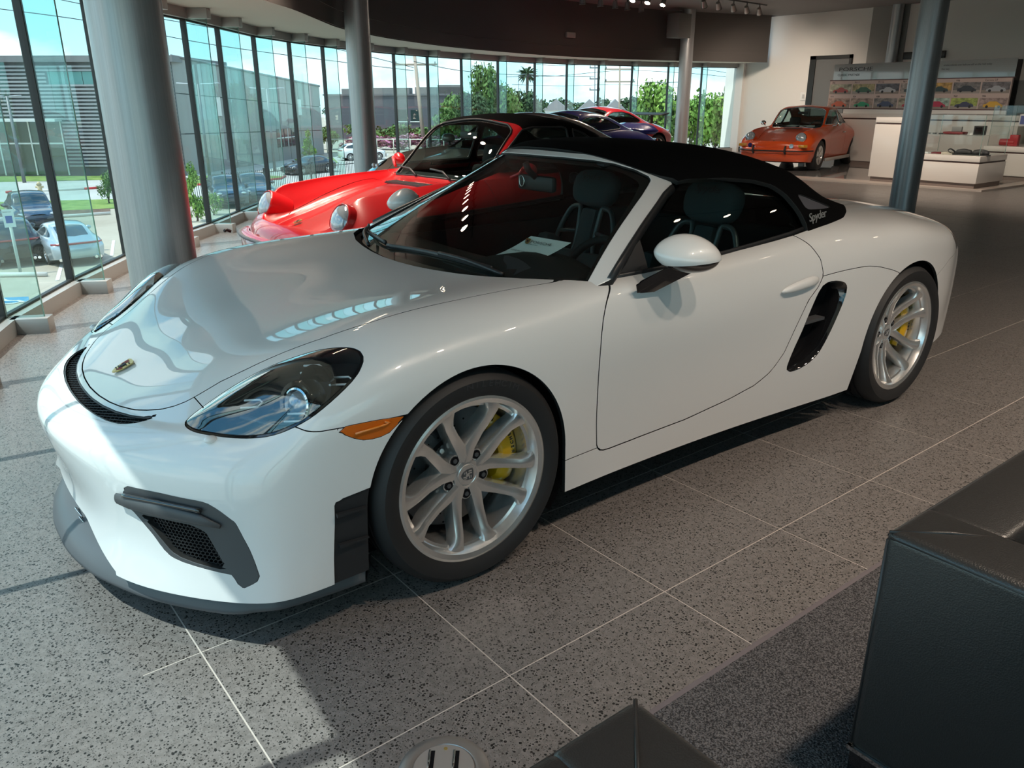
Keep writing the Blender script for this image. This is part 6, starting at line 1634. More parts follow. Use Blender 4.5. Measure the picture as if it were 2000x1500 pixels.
    for k in range(4):
        t = thing('key_fob', ('first', 'second', 'third', 'fourth')[k]+' small dark key fob from the left on the glass shelf', 'key fob', (-12.85, -4.20+.10*k, z), 0, 'key fobs on the glass shelf'); box_obj('fob', -.02, .02, -.035, .025, 0, .014, BLACKP, t, bevel=.004); tube_obj('ring', [(.0+.014*math.cos(a), .038+.014*math.sin(a), .006) for a in np.linspace(0, 2*PI, 12, endpoint=False)], .0025, CHROME, t, closed=True)
    # right counter: red leather goods and boxes
    z = .601
    for k, (y, lab) in enumerate(((-3.60, 'red leather roll bag at the left of the right counter'), (-3.05, 'red leather roll bag with a round end, second on the right counter'), (-2.55, 'red leather stand at the right picture edge'))):
        t = thing('leather_bag', lab, 'bag', (-14.8, y, z), 0, 'red leather goods on the right counter')
        bm = bmesh.new(); cyl(bm, (0, -.14, .06), (0, .10, .06), .06, seg=20); bm_obj('roll', bm, REDL, t, angle=40)
        box_obj('flap', -.05, .05, .02, .16, 0, .19, REDL, t, bevel=.01); tube_obj('end_ring', [(.03*math.cos(a), -.142, .06+.03*math.sin(a)) for a in np.linspace(0, 2*PI, 14, endpoint=False)], .008, CHROME, t, closed=True)
    for k in range(3):
        t = thing('box', ('white and blue carton, leftmost on the upper shelf of the right case', 'white and blue carton in the middle of the upper shelf of the right case', 'white and blue carton, rightmost on the upper shelf of the right case')[k], 'box', (-14.85, -3.40+.34*k, .939), 0, 'cartons on the upper shelf')
        box_obj('carton', -.06, .06, -.10, .10, 0, .20, mat('carton_white', (.66, .64, .66), .5), t, bevel=.003); box_obj('label', .0602, .062, -.08, -.01, .03, .17, mat('label_blue', (.10, .12, .34), .5), t)

# ------------------------------------------------------------------ lounge corner: carpet, cube chairs, floor outlet
LEATHER = mat('black_leather', (.024, .0235, .023), .34, spec=.6, coat=.25, coat_rough=.3); bump(LEATHER, 330, .22, .002, kind='voronoi')
def club_chair(name, label, x0, y0, w, d, h, fx, fy):
    """cube chair with outer corner at (x0, y0) running to fx*w, fy*d: back along y, arm along x, seat between, mitred welted tops"""
    t = thing(name, label, 'chair', (x0, y0, .006))
    T = .165; h = h-.006
    def B(nm, xa, xb, ya, yb, za, zb, bev=.022, m=LEATHER):
        xa, xb = sorted((xa*fx, xb*fx)); ya, yb = sorted((ya*fy, yb*fy)); bm = bmesh.new(); vs = box(bm, xa, xb, ya, yb, za, zb)
        r = bmesh.ops.bevel(bm, geom=bm.edges[:], offset=bev, segments=4, affect='EDGES', profile=.55)
        bm_o = bm_obj(nm, bm, m, t, angle=60); return bm_o
    B('back', 0, T, 0, d, .10, h); B('arm', T-.02, w, 0, T, .10, h-.002); B('arm', T-.02, w, d-T, d, .10, h-.002)
    B('seat_base', T-.01, w-.01, T-.01, d-T+.01, .10, .27); B('seat_cushion', T+.005, w+.01, T+.004, d-T-.004, .26, .43, .035)
    # welts along the top edges and the mitre seam
    W = mat('welt', (.028, .027, .027), .35)
    def seam(pts): bm = bmesh.new(); tube(bm, [(p[0]*fx, p[1]*fy, p[2]) for p in pts], .0035, 6); bm_obj('welt', bm, W, t, smooth=True)
    e = .010
    seam([(e*.6, e*.6, h-.004), (T*.5, T*.5, h+.001), (T, T, h-.006)])
    seam([(.004, .012, h-.014), (.004, d-.012, h-.014)]); seam([(.012, .004, h-.014), (w-.01, .004, h-.014)]); seam([(.006, .006, h-.02), (.006, .006, .11)])
    # low metal legs
    for a in (.05, w-.05):
        for b_ in (.05, d-.05):
            bm = bmesh.new(); xa, ya = a*fx, b_*fy; box(bm, xa-.045, xa+.045, ya-.045, ya+.045, 0, .105, bevel=.004); bm_obj('leg', bm, GLOSSB, t, angle=40)
    for b_ in (.004, d-.004): box_obj('rail', min(.0, w*fx), max(0, w*fx), b_*fy-.004, b_*fy+.004, .094, .104, CHROME, t)
    box_obj('rail', -.001, .007, min(0, d*fy), max(0, d*fy), .094, .104, CHROME, t) if fx > 0 else box_obj('rail', -.007, .001, min(0, d*fy), max(0, d*fy), .094, .104, CHROME, t)
    return t
def build_lounge():
    cm = mat('carpet_grey', (.10, .098, .10), .95, spec=.1)
    n, l, b = nodes(cm); g = n.new('ShaderNodeNewGeometry'); v = n.new('ShaderNodeTexVoronoi'); v.inputs['Scale'].default_value = 210; l.new(g.outputs['Position'], v.inputs['Vector'])
    ns = n.new('ShaderNodeTexNoise'); ns.inputs['Scale'].default_value = 260; ns.inputs['Detail'].default_value = 2; l.new(g.outputs['Position'], ns.inputs['Vector'])
    rp = n.new('ShaderNodeValToRGB'); l.new(ns.outputs['Fac'], rp.inputs[0]); rp.color_ramp.elements[0].position = .38; rp.color_ramp.elements[0].color = (.028, .028, .030, 1); rp.color_ramp.elements[1].position = .66; rp.color_ramp.elements[1].color = (.17, .165, .17, 1)
    l.new(rp.outputs[0], b.inputs['Base Color'])
    bp = n.new('ShaderNodeBump'); bp.inputs['Strength'].default_value = .8; bp.inputs['Distance'].default_value = .004; l.new(v.outputs['Distance'], bp.inputs['Height']); l.new(bp.outputs[0], b.inputs['Normal'])
    t = thing('carpet', 'grey flecked carpet under the black leather chairs', 'carpet', (-2.5, 1.602, 0))
    box_obj('pile', -4.5, 3.3, .014, 5.8, .0, .006, cm, t); box_obj('edge_strip', -4.5, 3.3, 0, .014, .0, .0065, mat('carpet_edge', (.15, .13, .14), .6), t)
    club_chair('cube_chair', 'black leather cube chair on the right, showing its tall side panel', -.165, 2.005, .80, .86, .632, -1, 1)
    club_chair('cube_chair', 'black leather cube chair at the bottom edge, only its welted corner showing', .537, 2.022, .60, .86, .632, 1, 1)
    o = thing('floor_outlet', 'round steel floor outlet lid set in the terrazzo', 'outlet', (.50, 1.442, 0), math.radians(-38))
    st = mat('brushed_steel', (.50, .47, .45), .30, metal=.8)
    bm = bmesh.new(); lathe(bm, [(.001, .003), (.070, .003), (.072, .0055), (.080, .0075), (.096, .0045), (.102, .0005)], 56, 'z'); bm_obj('flange', bm, st, o, angle=30)
    bm = bmesh.new(); cyl(bm, (0, 0, .003), (0, 0, .0062), .068, seg=48); bm_obj('lid', bm, mat('lid_steel', (.56, .53, .51), .36, metal=.7), o, angle=30)
    for x in (-.028, .028):
        box_obj('slot', x-.0045, x+.0045, -.050, .050, .0060, .0068, DARK, o); box_obj('slot_bar', x+.0045, x+.010, -.052, .052, .006, .009, CHROME, o, bevel=.001)
    for x, y in ((-.05, .03), (.05, .03), (0, .056), (0, -.056)):
        bm = bmesh.new(); cyl(bm, (x, y, .006), (x, y, .0075), .0045, seg=10); bm_obj('screw', bm, MATS['gold_badge'], o)
# ------------------------------------------------------------------ outside: the lot lies 4.3 m lower
ZG = -4.3
ORD = ['first', 'second', 'third', 'fourth', 'fifth', 'sixth', 'seventh', 'eighth', 'ninth', 'tenth', 'eleventh', 'twelfth', 'thirteenth', 'fourteenth', 'fifteenth', 'sixteenth']
def ray_pt(px, py, z=ZG):
    d = _f*1546.34+_r*(px-1000)-_u*(py-750); t = (z-CAM.z)/d.z; return CAM+d*t
CONC = mat('lot_concrete', (.40, .35, .27), .9); noise_col(CONC, (.36, .31, .24), (.45, .40, .32), .35, detail=6)
ROAD = mat('road_concrete', (.66, .64, .60), .9); noise_col(ROAD, (.40, .39, .36), (.48, .47, .44), .3, detail=5)
GRASS = mat('lawn', (.16, .26, .05), .95); noise_col(GRASS, (.10, .19, .03), (.24, .32, .08), 1.5, detail=8)
MULCH = mat('mulch', (.13, .075, .045), .95); noise_col(MULCH, (.08, .045, .03), (.19, .12, .08), 3, detail=8)
LEAFA = mat('leaf_mid', (.075, .16, .035), .8); noise_col(LEAFA, (.035, .085, .018), (.14, .25, .055), .9, detail=5)
LEAFB = mat('leaf_bright', (.16, .30, .04), .8); noise_col(LEAFB, (.08, .19, .02), (.26, .40, .07), 1.5, detail=5)
LEAFD = mat('leaf_dark', (.03, .07, .025), .85); noise_col(LEAFD, (.018, .045, .015), (.06, .115, .04), .8, detail=5)
BARK = mat('bark', (.10, .07, .05), .9)
def slab_poly(name, P, z, m, parent=None, t=.05):
    n = len(P); return mesh_obj(name, [(x, y, z-t) for x, y in P]+[(x, y, z) for x, y in P], [tuple(range(n))[::-1], tuple(range(n, 2*n))]+[(i, (i+1) % n, n+(i+1) % n, n+i) for i in range(n)], m, parent)
_fol = {}
def foliage_mesh(key, n, leaf, m, clumps, seed, shape):
    """leaf quads scattered over the surface of overlapping clumps"""
    if key in _fol: return _fol[key]
    rg = np.random.default_rng(seed); V, F = [], []
    C = [(rg.normal(0, 1, 3)) for _ in range(clumps)]
    for c in C:
        c /= max(np.linalg.norm(c), 1e-6); c *= rg.uniform(.25, .72); 
        if shape == 'cone': c[2] = rg.uniform(-.8, .85); k = (1-(c[2]+.8)/1.75)*.75; a = rg.uniform(0, 6.28); c[0], c[1] = k*math.cos(a)*rg.uniform(.3, 1), k*math.sin(a)*rg.uniform(.3, 1)
    for i in range(n):
        c = C[rg.integers(len(C))]; r = rg.uniform(.24, .42) if shape != 'cone' else rg.uniform(.14, .30)
        d = rg.normal(0, 1, 3); d /= np.linalg.norm(d); p = c+d*r*rg.uniform(.75, 1.05)
        a = rg.normal(0, 1, 3); a /= np.linalg.norm(a); b = np.cross(a, d); b /= max(np.linalg.norm(b), 1e-6); s = leaf*rg.uniform(.6, 1.3)
        k = len(V); V += [p-a*s-b*s*.6, p+a*s-b*s*.6, p+a*s+b*s*.6, p-a*s+b*s*.6]; F.append((k, k+1, k+2, k+3))
    me = bpy.data.meshes.new('foliage'); me.from_pydata([tuple(v) for v in V], [], F); me.materials.append(m); me.update(); _fol[key] = me
    return me
def tree(name, label, x, y, h, w, m, kind='round', trunk=.25, seed=0, n=1500, leaf=.075, group=None, z=ZG, cat='tree'):
    t = thing(name, label, cat, (x, y, z), seed*1.3, group)
    me = foliage_mesh((m.name, kind, seed % 3, n), n, leaf, m, 16, 5+seed % 3, kind)
    o = link('foliage', me, t); th = h*trunk; o.location = (0, 0, th+(h-th)*.5); o.scale = (w/2, w/2, (h-th)/2*1.05); stuff(o)
    if trunk > 0.02:
        bm = bmesh.new(); r = max(.05, h*.022); tube(bm, [(0, 0, 0), (.02*w, 0, th), (-.02*w, .02*w, th+(h-th)*.5)], [r, r*.75, r*.35], 7)
        for k in range(3):
            a = k*2.1+seed; tube(bm, [(0, 0, th*.95), (.2*w*math.cos(a), .2*w*math.sin(a), th+(h-th)*.4)], [r*.5, r*.2], 5)
        bm_obj('trunk', bm, BARK, t, smooth=True)
    return t
def spec_suv(H=1.66):
    s = spec_modern(); k = (H-.02)/1.29
    return dict(xs=[.62, .48, .30, .08, -.16, -.42, -.70, -.95, -1.2, -1.6, -2.1, -2.55, -2.95, -3.25, -3.5, -3.62],
        w=([.62, .4, 0, -1, -2, -2.9, -3.3, -3.62], [.85, .94, .975, .955, .965, .98, .94, .86]), zb=([.62, 0, -3, -3.62], [.26, .24, .25, .34]),
        zs=([.62, .4, 0, -1, -2, -3, -3.62], [.72, .82, .89, .93, .97, 1.0, .90]), zc=([.62, .5, .3, 0, -.5, -1, -2, -3, -3.4, -3.62], [.80, .90, .97, 1.02, 1.05, 1.07, 1.10, 1.14, 1.12, 1.03]),
        yc=([.62, 0, -.6, -1.2, -2.6, -3.62], [.74, .80, .86, .90, .90, .84]), zr=([.62, .3, -.2, -.55, -.75, -1.25, -1.6, -2.4, -3.0, -3.35, -3.62], [.80, .92, 1.01, 1.06, 1.14, H-.14, H-.075, H-.085, H-.17, 1.30, 1.05]),
        yr=([.62, -.4, -.8, -1.3, -2.4, -3.62], [.60, .66, .72, .70, .69, .66]), zt=([.62, .3, -.2, -.5, -.75, -1.3, -1.7, -2.4, -3.0, -3.35, -3.62], [.82, .95, 1.04, 1.09, 1.20, H-.05, H, H-.01, H-.10, 1.35, 1.08]),
        nose=[.80, .86, .88, .88, .86, .82, .80, .79, .78], tail=[-3.78, -3.84, -3.86, -3.86, -3.82, -3.76, -3.74, -3.72, -3.70], level=2)
def spec_fastback(H=1.42):
    return dict(xs=[.62, .48, .30, .08, -.16, -.42, -.75, -1.05, -1.35, -1.75, -2.2, -2.6, -3.0, -3.4, -3.75, -3.92],
        w=([.62, .4, 0, -1, -2, -3, -3.5, -3.92], [.84, .93, .965, .93, .945, .97, .94, .84]), zb=([.62, 0, -3, -3.92], [.18, .17, .19, .30]),
        zs=([.62, .4, 0, -1, -2, -3, -3.92], [.60, .69, .74, .78, .81, .84, .74]), zc=([.62, .5, .3, 0, -.5, -1, -2, -3, -3.5, -3.92], [.67, .76, .83, .88, .91, .92, .94, .97, .95, .86]),
        yc=([.62, 0, -.6, -1.2, -2.6, -3.92], [.72, .78, .86, .89, .87, .78]), zr=([.62, .3, -.2, -.6, -.95, -1.45, -1.9, -2.5, -3.0, -3.5, -3.92], [.68, .79, .87, .91, 1.06, H-.12, H-.07, H-.10, H-.22, 1.02, .89]),
        yr=([.62, -.4, -.8, -1.4, -2.4, -3.2, -3.92], [.56, .62, .68, .66, .63, .62, .60]), zt=([.62, .3, -.2, -.55, -.95, -1.5, -1.95, -2.5, -3.0, -3.5, -3.92], [.69, .82, .90, .94, 1.12, H-.02, H, H-.04, H-.15, 1.07, .90]),
        nose=[.80, .86, .88, .88, .86, .80, .78, .77, .76], tail=[-4.05, -4.12, -4.15, -4.14, -4.10, -4.05, -4.03, -4.02, -4.0], level=2)
def parked(name, label, kind, pm, loc, rz, lit_rear=False):
    root = thing(name, label, 'car', loc, rz, 'cars parked in the lot outside')
    suv = kind == 'suv'; S = car_shell(spec_suv() if suv else spec_fastback()); wb = -2.9
    gm = mat('parked_glass', (.02, .035, .04), .06, coat=1.0)
    if suv:
        win = [(-.98, 1.12), (-1.35, 1.44), (-1.6, 1.52), (-2.6, 1.52), (-3.1, 1.42), (-3.3, 1.22), (-3.1, 1.18), (-2.0, 1.14)]
        ws = [(-.66, -.70), (-.58, 0), (-.66, .70), (-1.22, .62), (-1.34, 0), (-1.22, -.62)]; rw = [(-3.02, -.55), (-3.06, 0), (-3.02, .55), (-3.50, .60), (-3.58, 0), (-3.50, -.60)]
    else:
        win = [(-.95, .97), (-1.25, 1.12), (-1.55, 1.26), (-1.85, 1.31), (-2.5, 1.28), (-3.0, 1.13), (-3.2, 1.02), (-3.0, 1.0), (-2.0, .97)]
        ws = [(-.66, -.66), (-.58, 0), (-.66, .66), (-1.40, .57), (-1.5, 0), (-1.40, -.57)]; rw = [(-2.72, -.48), (-2.70, 0), (-2.72, .48), (-3.50, .50), (-3.62, 0), (-3.50, -.50)]
    B = glazing(S, root, [win], ws, rw, 1.0 if suv else .9, gm, arches=((0, .36, .40), (wb, .36, .40)), glass_in=-.006)
    B.lipped(.02, .003).obj('body', pm, root)
    inn = S.offset(-.05).split(1.0-S.offset(-.05).V[:, 2])[0]
    for ax in (0, wb):
        a = np.hypot(inn.V[:, 0]-ax, inn.V[:, 2]-.36)-.44; inn = inn.split(np.where(np.abs(inn.V[:, 1]) < .4, .05, a))[0]
    inn.obj('inner_shell', DARK, root); box_obj('underbody', -3.6, .6, -.75, .75, .22, .30, DARK, root)
    for x in (0, wb):
        for s in (1, -1): poly_wheel(root, x, .93, .36, .36, .25, .265, SILVER, 'spoke', 10, s)
    zb = .95 if suv else .80; xt = -3.80 if suv else -4.07
    for s in (1, -1):
        bm = bmesh.new(); bmesh.ops.create_uvsphere(bm, u_segments=14, v_segments=8, radius=1); bmesh.ops.scale(bm, vec=(.10, .12, .08), verts=bm.verts); bmesh.ops.translate(bm, verts=bm.verts, vec=(-.95, 1.06*s, zb+.17)); bm_obj('door_mirror', bm, pm, root, smooth=True)
        bm = bmesh.new(); bmesh.ops.create_uvsphere(bm, u_segments=14, v_segments=8, radius=1); bmesh.ops.scale(bm, vec=(.17, .15, .075), verts=bm.verts); bmesh.ops.translate(bm, verts=bm.verts, vec=(.58 if suv else .56, .64*s, zb-.14)); bm_obj('headlamp', bm, mat('parked_lamp', (.35, .38, .40), .12, coat=1), root, smooth=True)
        bm = bmesh.new(); cyl(bm, (xt-.02, .52*s, .30), (xt+.16, .52*s, .30), .055, seg=14); cyl(bm, (xt-.02, .66*s, .30), (xt+.16, .66*s, .30), .055, seg=14); bm_obj('exhaust', bm, CHROME, root, angle=40)
    tube_obj('tail_lamp', catmull([(xt+.30, -.84, zb+.02), (xt+.06, -.60, zb+.03), (xt-.02, 0, zb+.035), (xt+.06, .60, zb+.03), (xt+.30, .84, zb+.02)], 5), .035, TAILRED, root, flat=(1, .6))
    pl = box_obj('plate', xt-.05, xt-.02, -.15, .15, .52, .67, mat('plate_pale', (.42, .43, .44), .5), root)
    gx = .84
    bm = bmesh.new()
    for k in range(4): box(bm, gx-.10, gx+.035, -.62, .62, .30+.085*k, .345+.085*k)
    bm_obj('front_grille', bm, BLACKP, root)
    return root
def build_outside():
    g = struct(slab_poly('ground_lot', [(-220, -260), (160, -260), (160, 60), (-220, 60)], ZG, CONC, t=.4))
    def P(*pts): return [tuple(ray_pt(x, y)[:2]) for x, y in pts]
    # building podium under the showroom, so the floor does not float
    V = []; n = len(FP)
    op = inset(-.12)
    struct(mesh_obj('wall_podium', [(p.x, p.y, ZG) for p in op]+[(p.x, p.y, -.02) for p in op], [(i, i+1, n+i+1, n+i) for i in range(n-1)], mat('podium_grey', (.25, .25, .25), .8)))
    stuffg = lambda o: tag(stuff(o), o.name.replace('_', ' ')+' outside the glass', 'ground')
    def area(name, label, pts, z, m):
        o = slab_poly(name, P(*pts), ZG+z, m, t=.06); tag(o, label, 'ground'); o['kind'] = 'structure'; return o
    area('ground_road', 'pale road beyond the first lawn', [(-400, 400), (380, 392), (700, 372), (760, 300), (420, 318), (-400, 330)], .012, ROAD)
    area('ground_mulch', 'brown mulch bed at the lot edge', [(-60, 433), (215, 417), (215, 405), (-60, 418)], .03, MULCH)
    area('ground_lawn', 'green lawn strip behind the parked cars', [(-60, 421), (215, 408), (380, 400), (380, 386), (215, 390), (-60, 397)], .035, GRASS)
    area('ground_lawn_far', 'far lawn strip along the louvred building', [(-60, 357), (205, 352), (205, 341), (-60, 346)], .035, GRASS)
    area('ground_island', 'lawn island with a red kerb by the metal fence', [(372, 362), (450, 360), (548, 349), (556, 345), (450, 342), (372, 345)], .04, GRASS)
    area('ground_island_far', 'small lawn island below the young tree', [(585, 322), (660, 318), (650, 308), (575, 311)], .04, GRASS)
    area('ground_path', 'pale path along the louvred building', [(-60, 341), (205, 336), (205, 331), (-60, 334)], .02, ROAD)
    rk = mat('red_kerb', (.45, .03, .03), .7); wk = mat('kerb_pale', (.58, .55, .50), .8)
    def kerb(name, label, pts, m):
        o = tube_obj(name, [ray_pt(*p)+Vector((0, 0, .07)) for p in pts], .09, m, seg=6); tag(o, label, 'kerb'); return o
    kerb('kerb', 'pale kerb between mulch and parking lot', [(-60, 436), (100, 427), (216, 419)], wk)
    kerb('kerb', 'red kerb on the left by the hydrant', [(12, 378), (24, 377)], rk); kerb('kerb', 'red kerb stretch right of the hydrant', [(165, 371), (192, 369)], rk); kerb('kerb', 'pale kerb behind the hydrant', [(24, 377), (165, 371)], wk)
    kerb('kerb', 'long red kerb round the lawn island', [(372, 363), (450, 361.5), (548, 351), (557, 346)], rk)
    ln = mat('line_white', (.74, .73, .70), .8)
    for k, (a, b) in enumerate((((112, 548), (125, 500)), ((218, 500), (222, 470)), ((-20, 560), (6, 500)))):
        p, q = ray_pt(*a), ray_pt(*b); d = (q-p).normalized(); s = Vector((-d.y, d.x, 0))*.06
        o = mesh_obj('parking_line', [p-s+Vector((0, 0, .012)), p+s+Vector((0, 0, .012)), q+s+Vector((0, 0, .012)), q-s+Vector((0, 0, .012))], [(0, 1, 2, 3)], ln); tag(o, ('white bay line between the black and the silver car', 'white bay line right of the silver car', 'white bay line left of the black car')[k], 'marking', 'white bay lines')
    # accessible bay: blue field with white pictogram, wheel stop and sign
    hc = thing('bay_marking', 'blue accessible bay field with a white wheelchair pictogram', 'marking')
    q = [ray_pt(-90, 598)+Vector((0, 0, .012)), ray_pt(57, 590)+Vector((0, 0, .012)), ray_pt(56, 580)+Vector((0, 0, .012)), ray_pt(-90, 586)+Vector((0, 0, .012))]
    c = (q[0]+q[1]+q[2]+q[3])/4; mesh_obj('blue_field', q, [(0, 1, 2, 3)], mat('bay_blue', (.03, .24, .42), .7), hc)
    e1 = (q[1]-q[0]).normalized(); e2 = Vector((-e1.y, e1.x, 0)); e2 = e2 if e2.dot(q[2]-q[1]) > 0 else -e2; cc = ray_pt(22, 588)+Vector((0, 0, .02))
    bm = bmesh.new(); tube(bm, [cc+e1*(-.30)+e2*.25, cc+e1*-.1+e2*.0, cc+e1*.2+e2*-.05, cc+e1*.42+e2*-.28], .05, 6, flat=(.1, 1)); tube(bm, [cc+e1*(.05+.28*math.cos(a))+e2*(-.15+.28*math.sin(a)) for a in np.linspace(2.4, 6.0, 14)], .045, 6, flat=(.1, 1)); cyl(bm, cc+e1*-.38+e2*.34-Vector((0, 0, .004)), cc+e1*-.38+e2*.34+Vector((0, 0, .004)), .10, seg=14); bm_obj('pictogram', bm, ln, hc)
    a, b = ray_pt(2, 541), ray_pt(92, 540); tag(tube_obj('wheel_stop', [a+Vector((0, 0, .07)), b+Vector((0, 0, .07))], .09, wk, seg=6), 'pale concrete wheel stop behind the black car', 'wheel stop')
    sp = ray_pt(41, 537); s = thing('parking_sign', 'white and blue accessible parking sign on a pale post', 'sign', sp)
    tube_obj('post', [(0, 0, 0), (0, 0, 2.05)], .05, mat('post_pale', (.50, .53, .50), .6), s, seg=8)
    n_ = (CAM-sp); n_.z = 0; n_.normalize(); ey = Vector((0, 0, 1)); ex = ey.cross(n_); M = frame_m(Vector((0, 0, 1.95))+n_*.06, ex, ey, n_)
    bm = bmesh.new(); box(bm, -.17, .17, -.30, .30, 0, .01, M); bm_obj('panel', bm, mat('sign_white', (.72, .76, .74), .5), s)
    bm = bmesh.new(); box(bm, -.10, .10, -.16, .08, .010, .014, M); bm_obj('blue_square', bm, mat('sign_blue', (.03, .10, .36), .5), s)
    text_obj('lettering', 'RESERVED', .062, M @ Matrix.Translation((-.15, .19, .0105)), INK, s, align='LEFT', wide=.9)
    # cars of the lot
    NAVY = paint('navy_paint', (.010, .018, .040), .25); BLK = paint('black_car_paint', (.012, .011, .011), .25); SIL = paint('silver_blue_paint', (.42, .50, .54), .28, .5); WHT = paint('white_car_paint', (.72, .72, .72), .3)
    def place(px, py): p = ray_pt(px, py); return p
    def put(nm, lab, kind, pm, px, py, rz, front):
        p = place(px, py); d = Vector((math.cos(rz), math.sin(rz), 0)); off = .84 if front else -3.95
        return parked(nm, lab, kind, pm, p-d*off, rz)
    put('parked_car', 'silver fastback car parked with its tail towards the glass', 'fastback', SIL, 160, 519, math.radians(-88), False)
    put('parked_car', 'black sporty car with a full-width tail light, parked at the far left', 'suv', BLK, 42, 524, math.radians(-88), False)
    put('parked_car', 'dark blue off-roader facing the glass in front of the lawn', 'suv', NAVY, 82, 455, math.radians(89), True)
    put('parked_car', 'dark car cut by the left picture edge', 'suv', BLK, -28, 462, math.radians(89), True)
    put('parked_car', 'dark blue off-roader behind the glass fins left of the red convertible', 'suv', NAVY, 458, 408, math.radians(80), True)
    put('parked_car', 'dark blue car half hidden behind the far red headlamp', 'suv', NAVY, 512, 402, math.radians(80), True)
    put('parked_car', 'dark low car driving past the grey building', 'fastback', BLK, 560, 343, math.radians(20), True)
    put('parked_car', 'white off-roader parked left of the round column', 'suv', WHT, 660, 314, math.radians(168), False)
    # louvred building
    A = Vector((-18.06, -64.54, 0)); d1 = Vector((9.61, -7.36, 0)).normalized(); nA = Vector((d1.y, -d1.x, 0)); nA = nA if nA.dot(CAM-A) > 0 else -nA
    zt = 4.56
    lb = thing('louvred_building', 'building with horizontal grey louvres and a glazed entrance across the road', 'building', (A.x, A.y, ZG)); H = zt-ZG
    MA = frame_m((0, 0, 0), d1, nA, Vector((0, 0, 1)))
    W_ = 34
    box_obj('wall', 0, W_, -12, 0, 0, H-.3, mat('louvre_back', (.115, .115, .12), .8), lb, M=MA)
    box_obj('roof_edge', -.3, W_, -12, .5, H-.45, H, mat('parapet_grey', (.16, .16, .165), .7), lb, M=MA)
    bm = bmesh.new(); k = 0; z = .75
    while z < H-.6:
        x0 = 0 if not (3.1 < z) else 0
        segs = [(0, W_)]
        if 6.75 < z < 7.75: segs = [(0, 4.2), (9.6, W_)]
        if z < 4.2: segs = [(0, 9.0)]
        for a, b in segs: box(bm, a, b, .12, .26, z, z+.13, MA)
        z += .27
    stuff(bm_obj('louvre_slats', bm, mat('louvre_grey', (.30, .30, .31), .5, metal=.3), lb))
    for k in range(4): box_obj('upper_window', 4.25+1.33*k, 4.25+1.33*k+1.28, .02, .06, 6.75, 7.75, mat('teal_glass', (.05, .24, .22), .08, coat=1), lb, M=MA)
    for k in range(6):
        w = box_obj('entrance_window', 9.2+2.5*k, 11.6+2.5*k, .05, .10, .15, 4.1, mat('entrance_glass', (.035, .07, .05), .08, coat=1), lb, M=MA)
        box_obj('window_bar', 9.15+2.5*k, 9.25+2.5*k, .08, .16, .1, 4.2, mat('bar_white', (.62, .64, .62), .5), w, M=MA); box_obj('transom', 9.2+2.5*k, 11.65+2.5*k, .08, .16, 2.45, 2.57, MATS['bar_white'], w, M=MA)
    box_obj('entrance_canopy', 9.0, 25, .1, 1.2, 4.15, 4.35, mat('canopy_white', (.55, .57, .55), .6), lb, M=MA)
    # grey panelled wing receding to the right
    Bp = Vector((-38.2, -82.2, 0)); d2 = (Bp-A); L2 = d2.length; d2.normalize(); nB = Vector((d2.y, -d2.x, 0)); nB = nB if nB.dot(CAM-A) > 0 else -nB
    gb = thing('grey_building', 'long grey panelled hall with a falling roofline beyond the fence', 'building', (A.x, A.y, ZG))
    MB_ = frame_m((0, 0, 0), d2, nB, Vector((0, 0, 1))); gm = mat('hall_grey', (.26, .26, .25), .85)
    h0, h1 = H, 2.75-ZG; N = 10
    for k in range(N):
        x0, x1 = L2*k/N+.04, L2*(k+1)/N-.04; t0, t1 = h0+(h1-h0)*k/N, h0+(h1-h0)*(k+1)/N
        for r in range(3):
            za, zb0, zb1 = [0, .36, .70][r], [.355, .695, 1][r], [.355, .695, 1][r]
            v = [(x0, 0, za*t0+.02), (x1, 0, za*t1+.02), (x1, 0, zb1*t1), (x0, 0, zb0*t0)]; v2 = [(a, -.3, c_) for a, _, c_ in v]
            mesh_obj('wall_panel', [MB_ @ Vector(p) for p in v+v2], [(0, 1, 2, 3), (4, 7, 6, 5), (0, 4, 5, 1), (1, 5, 6, 2), (2, 6, 7, 3), (3, 7, 4, 0)], gm, gb)
    mesh_obj('backing', [MB_ @ Vector(p) for p in ((0, -.15, 0), (L2, -.15, 0), (L2, -.15, h1), (0, -.15, h0))], [(0, 1, 2, 3)], DARK, gb)
    mesh_obj('roof', [MB_ @ Vector(p) for p in ((0, 0, h0), (L2, 0, h1), (L2, -20, h1), (0, -20, h0))], [(0, 1, 2, 3)], MATS['parapet_grey'], gb)
    tube_obj('roof_trim', [MB_ @ Vector((0, .05, h0)), MB_ @ Vector((L2, .05, h1))], .10, MATS['parapet_grey'], gb, seg=4)
    wf = mat('hall_window', (.03, .05, .05), .1, coat=1); fr = mat('hall_frame', (.60, .62, .60), .6)
    for x in (L2*.62, L2*.68, L2*.74):
        w = box_obj('window', x-.7, x+.7, .0, .06, 1.3, 3.0, wf, gb, M=MB_); box_obj('window_cross', x-.72, x+.72, .06, .09, 2.1, 2.2, fr, w, M=MB_); box_obj('window_mullion', x-.05, x+.05, .06, .09, 1.3, 3.0, fr, w, M=MB_)
    for x, z in ((L2*.22, 4.4), (L2*.80, 4.2)):
        v = box_obj('vent', x-.35, x+.35, 0, .1, z, z+1.5, fr, gb, M=MB_)
    # dark hall, hedges and flowering strip farther right
    def facing_box(name, label, cat, px0, px1, py_base, z0, z1, depth, m, group=None):
        a, b = ray_pt(px0, py_base), ray_pt(px1, py_base); d = (b-a); L = d.length; d.normalize(); n1 = Vector((d.y, -d.x, 0)); n1 = n1 if n1.dot(CAM-a) > 0 else -n1
        t = thing(name, label, cat, (a.x, a.y, ZG), 0, group); return t, frame_m((0, 0, 0), d, n1, Vector((0, 0, 1))), L
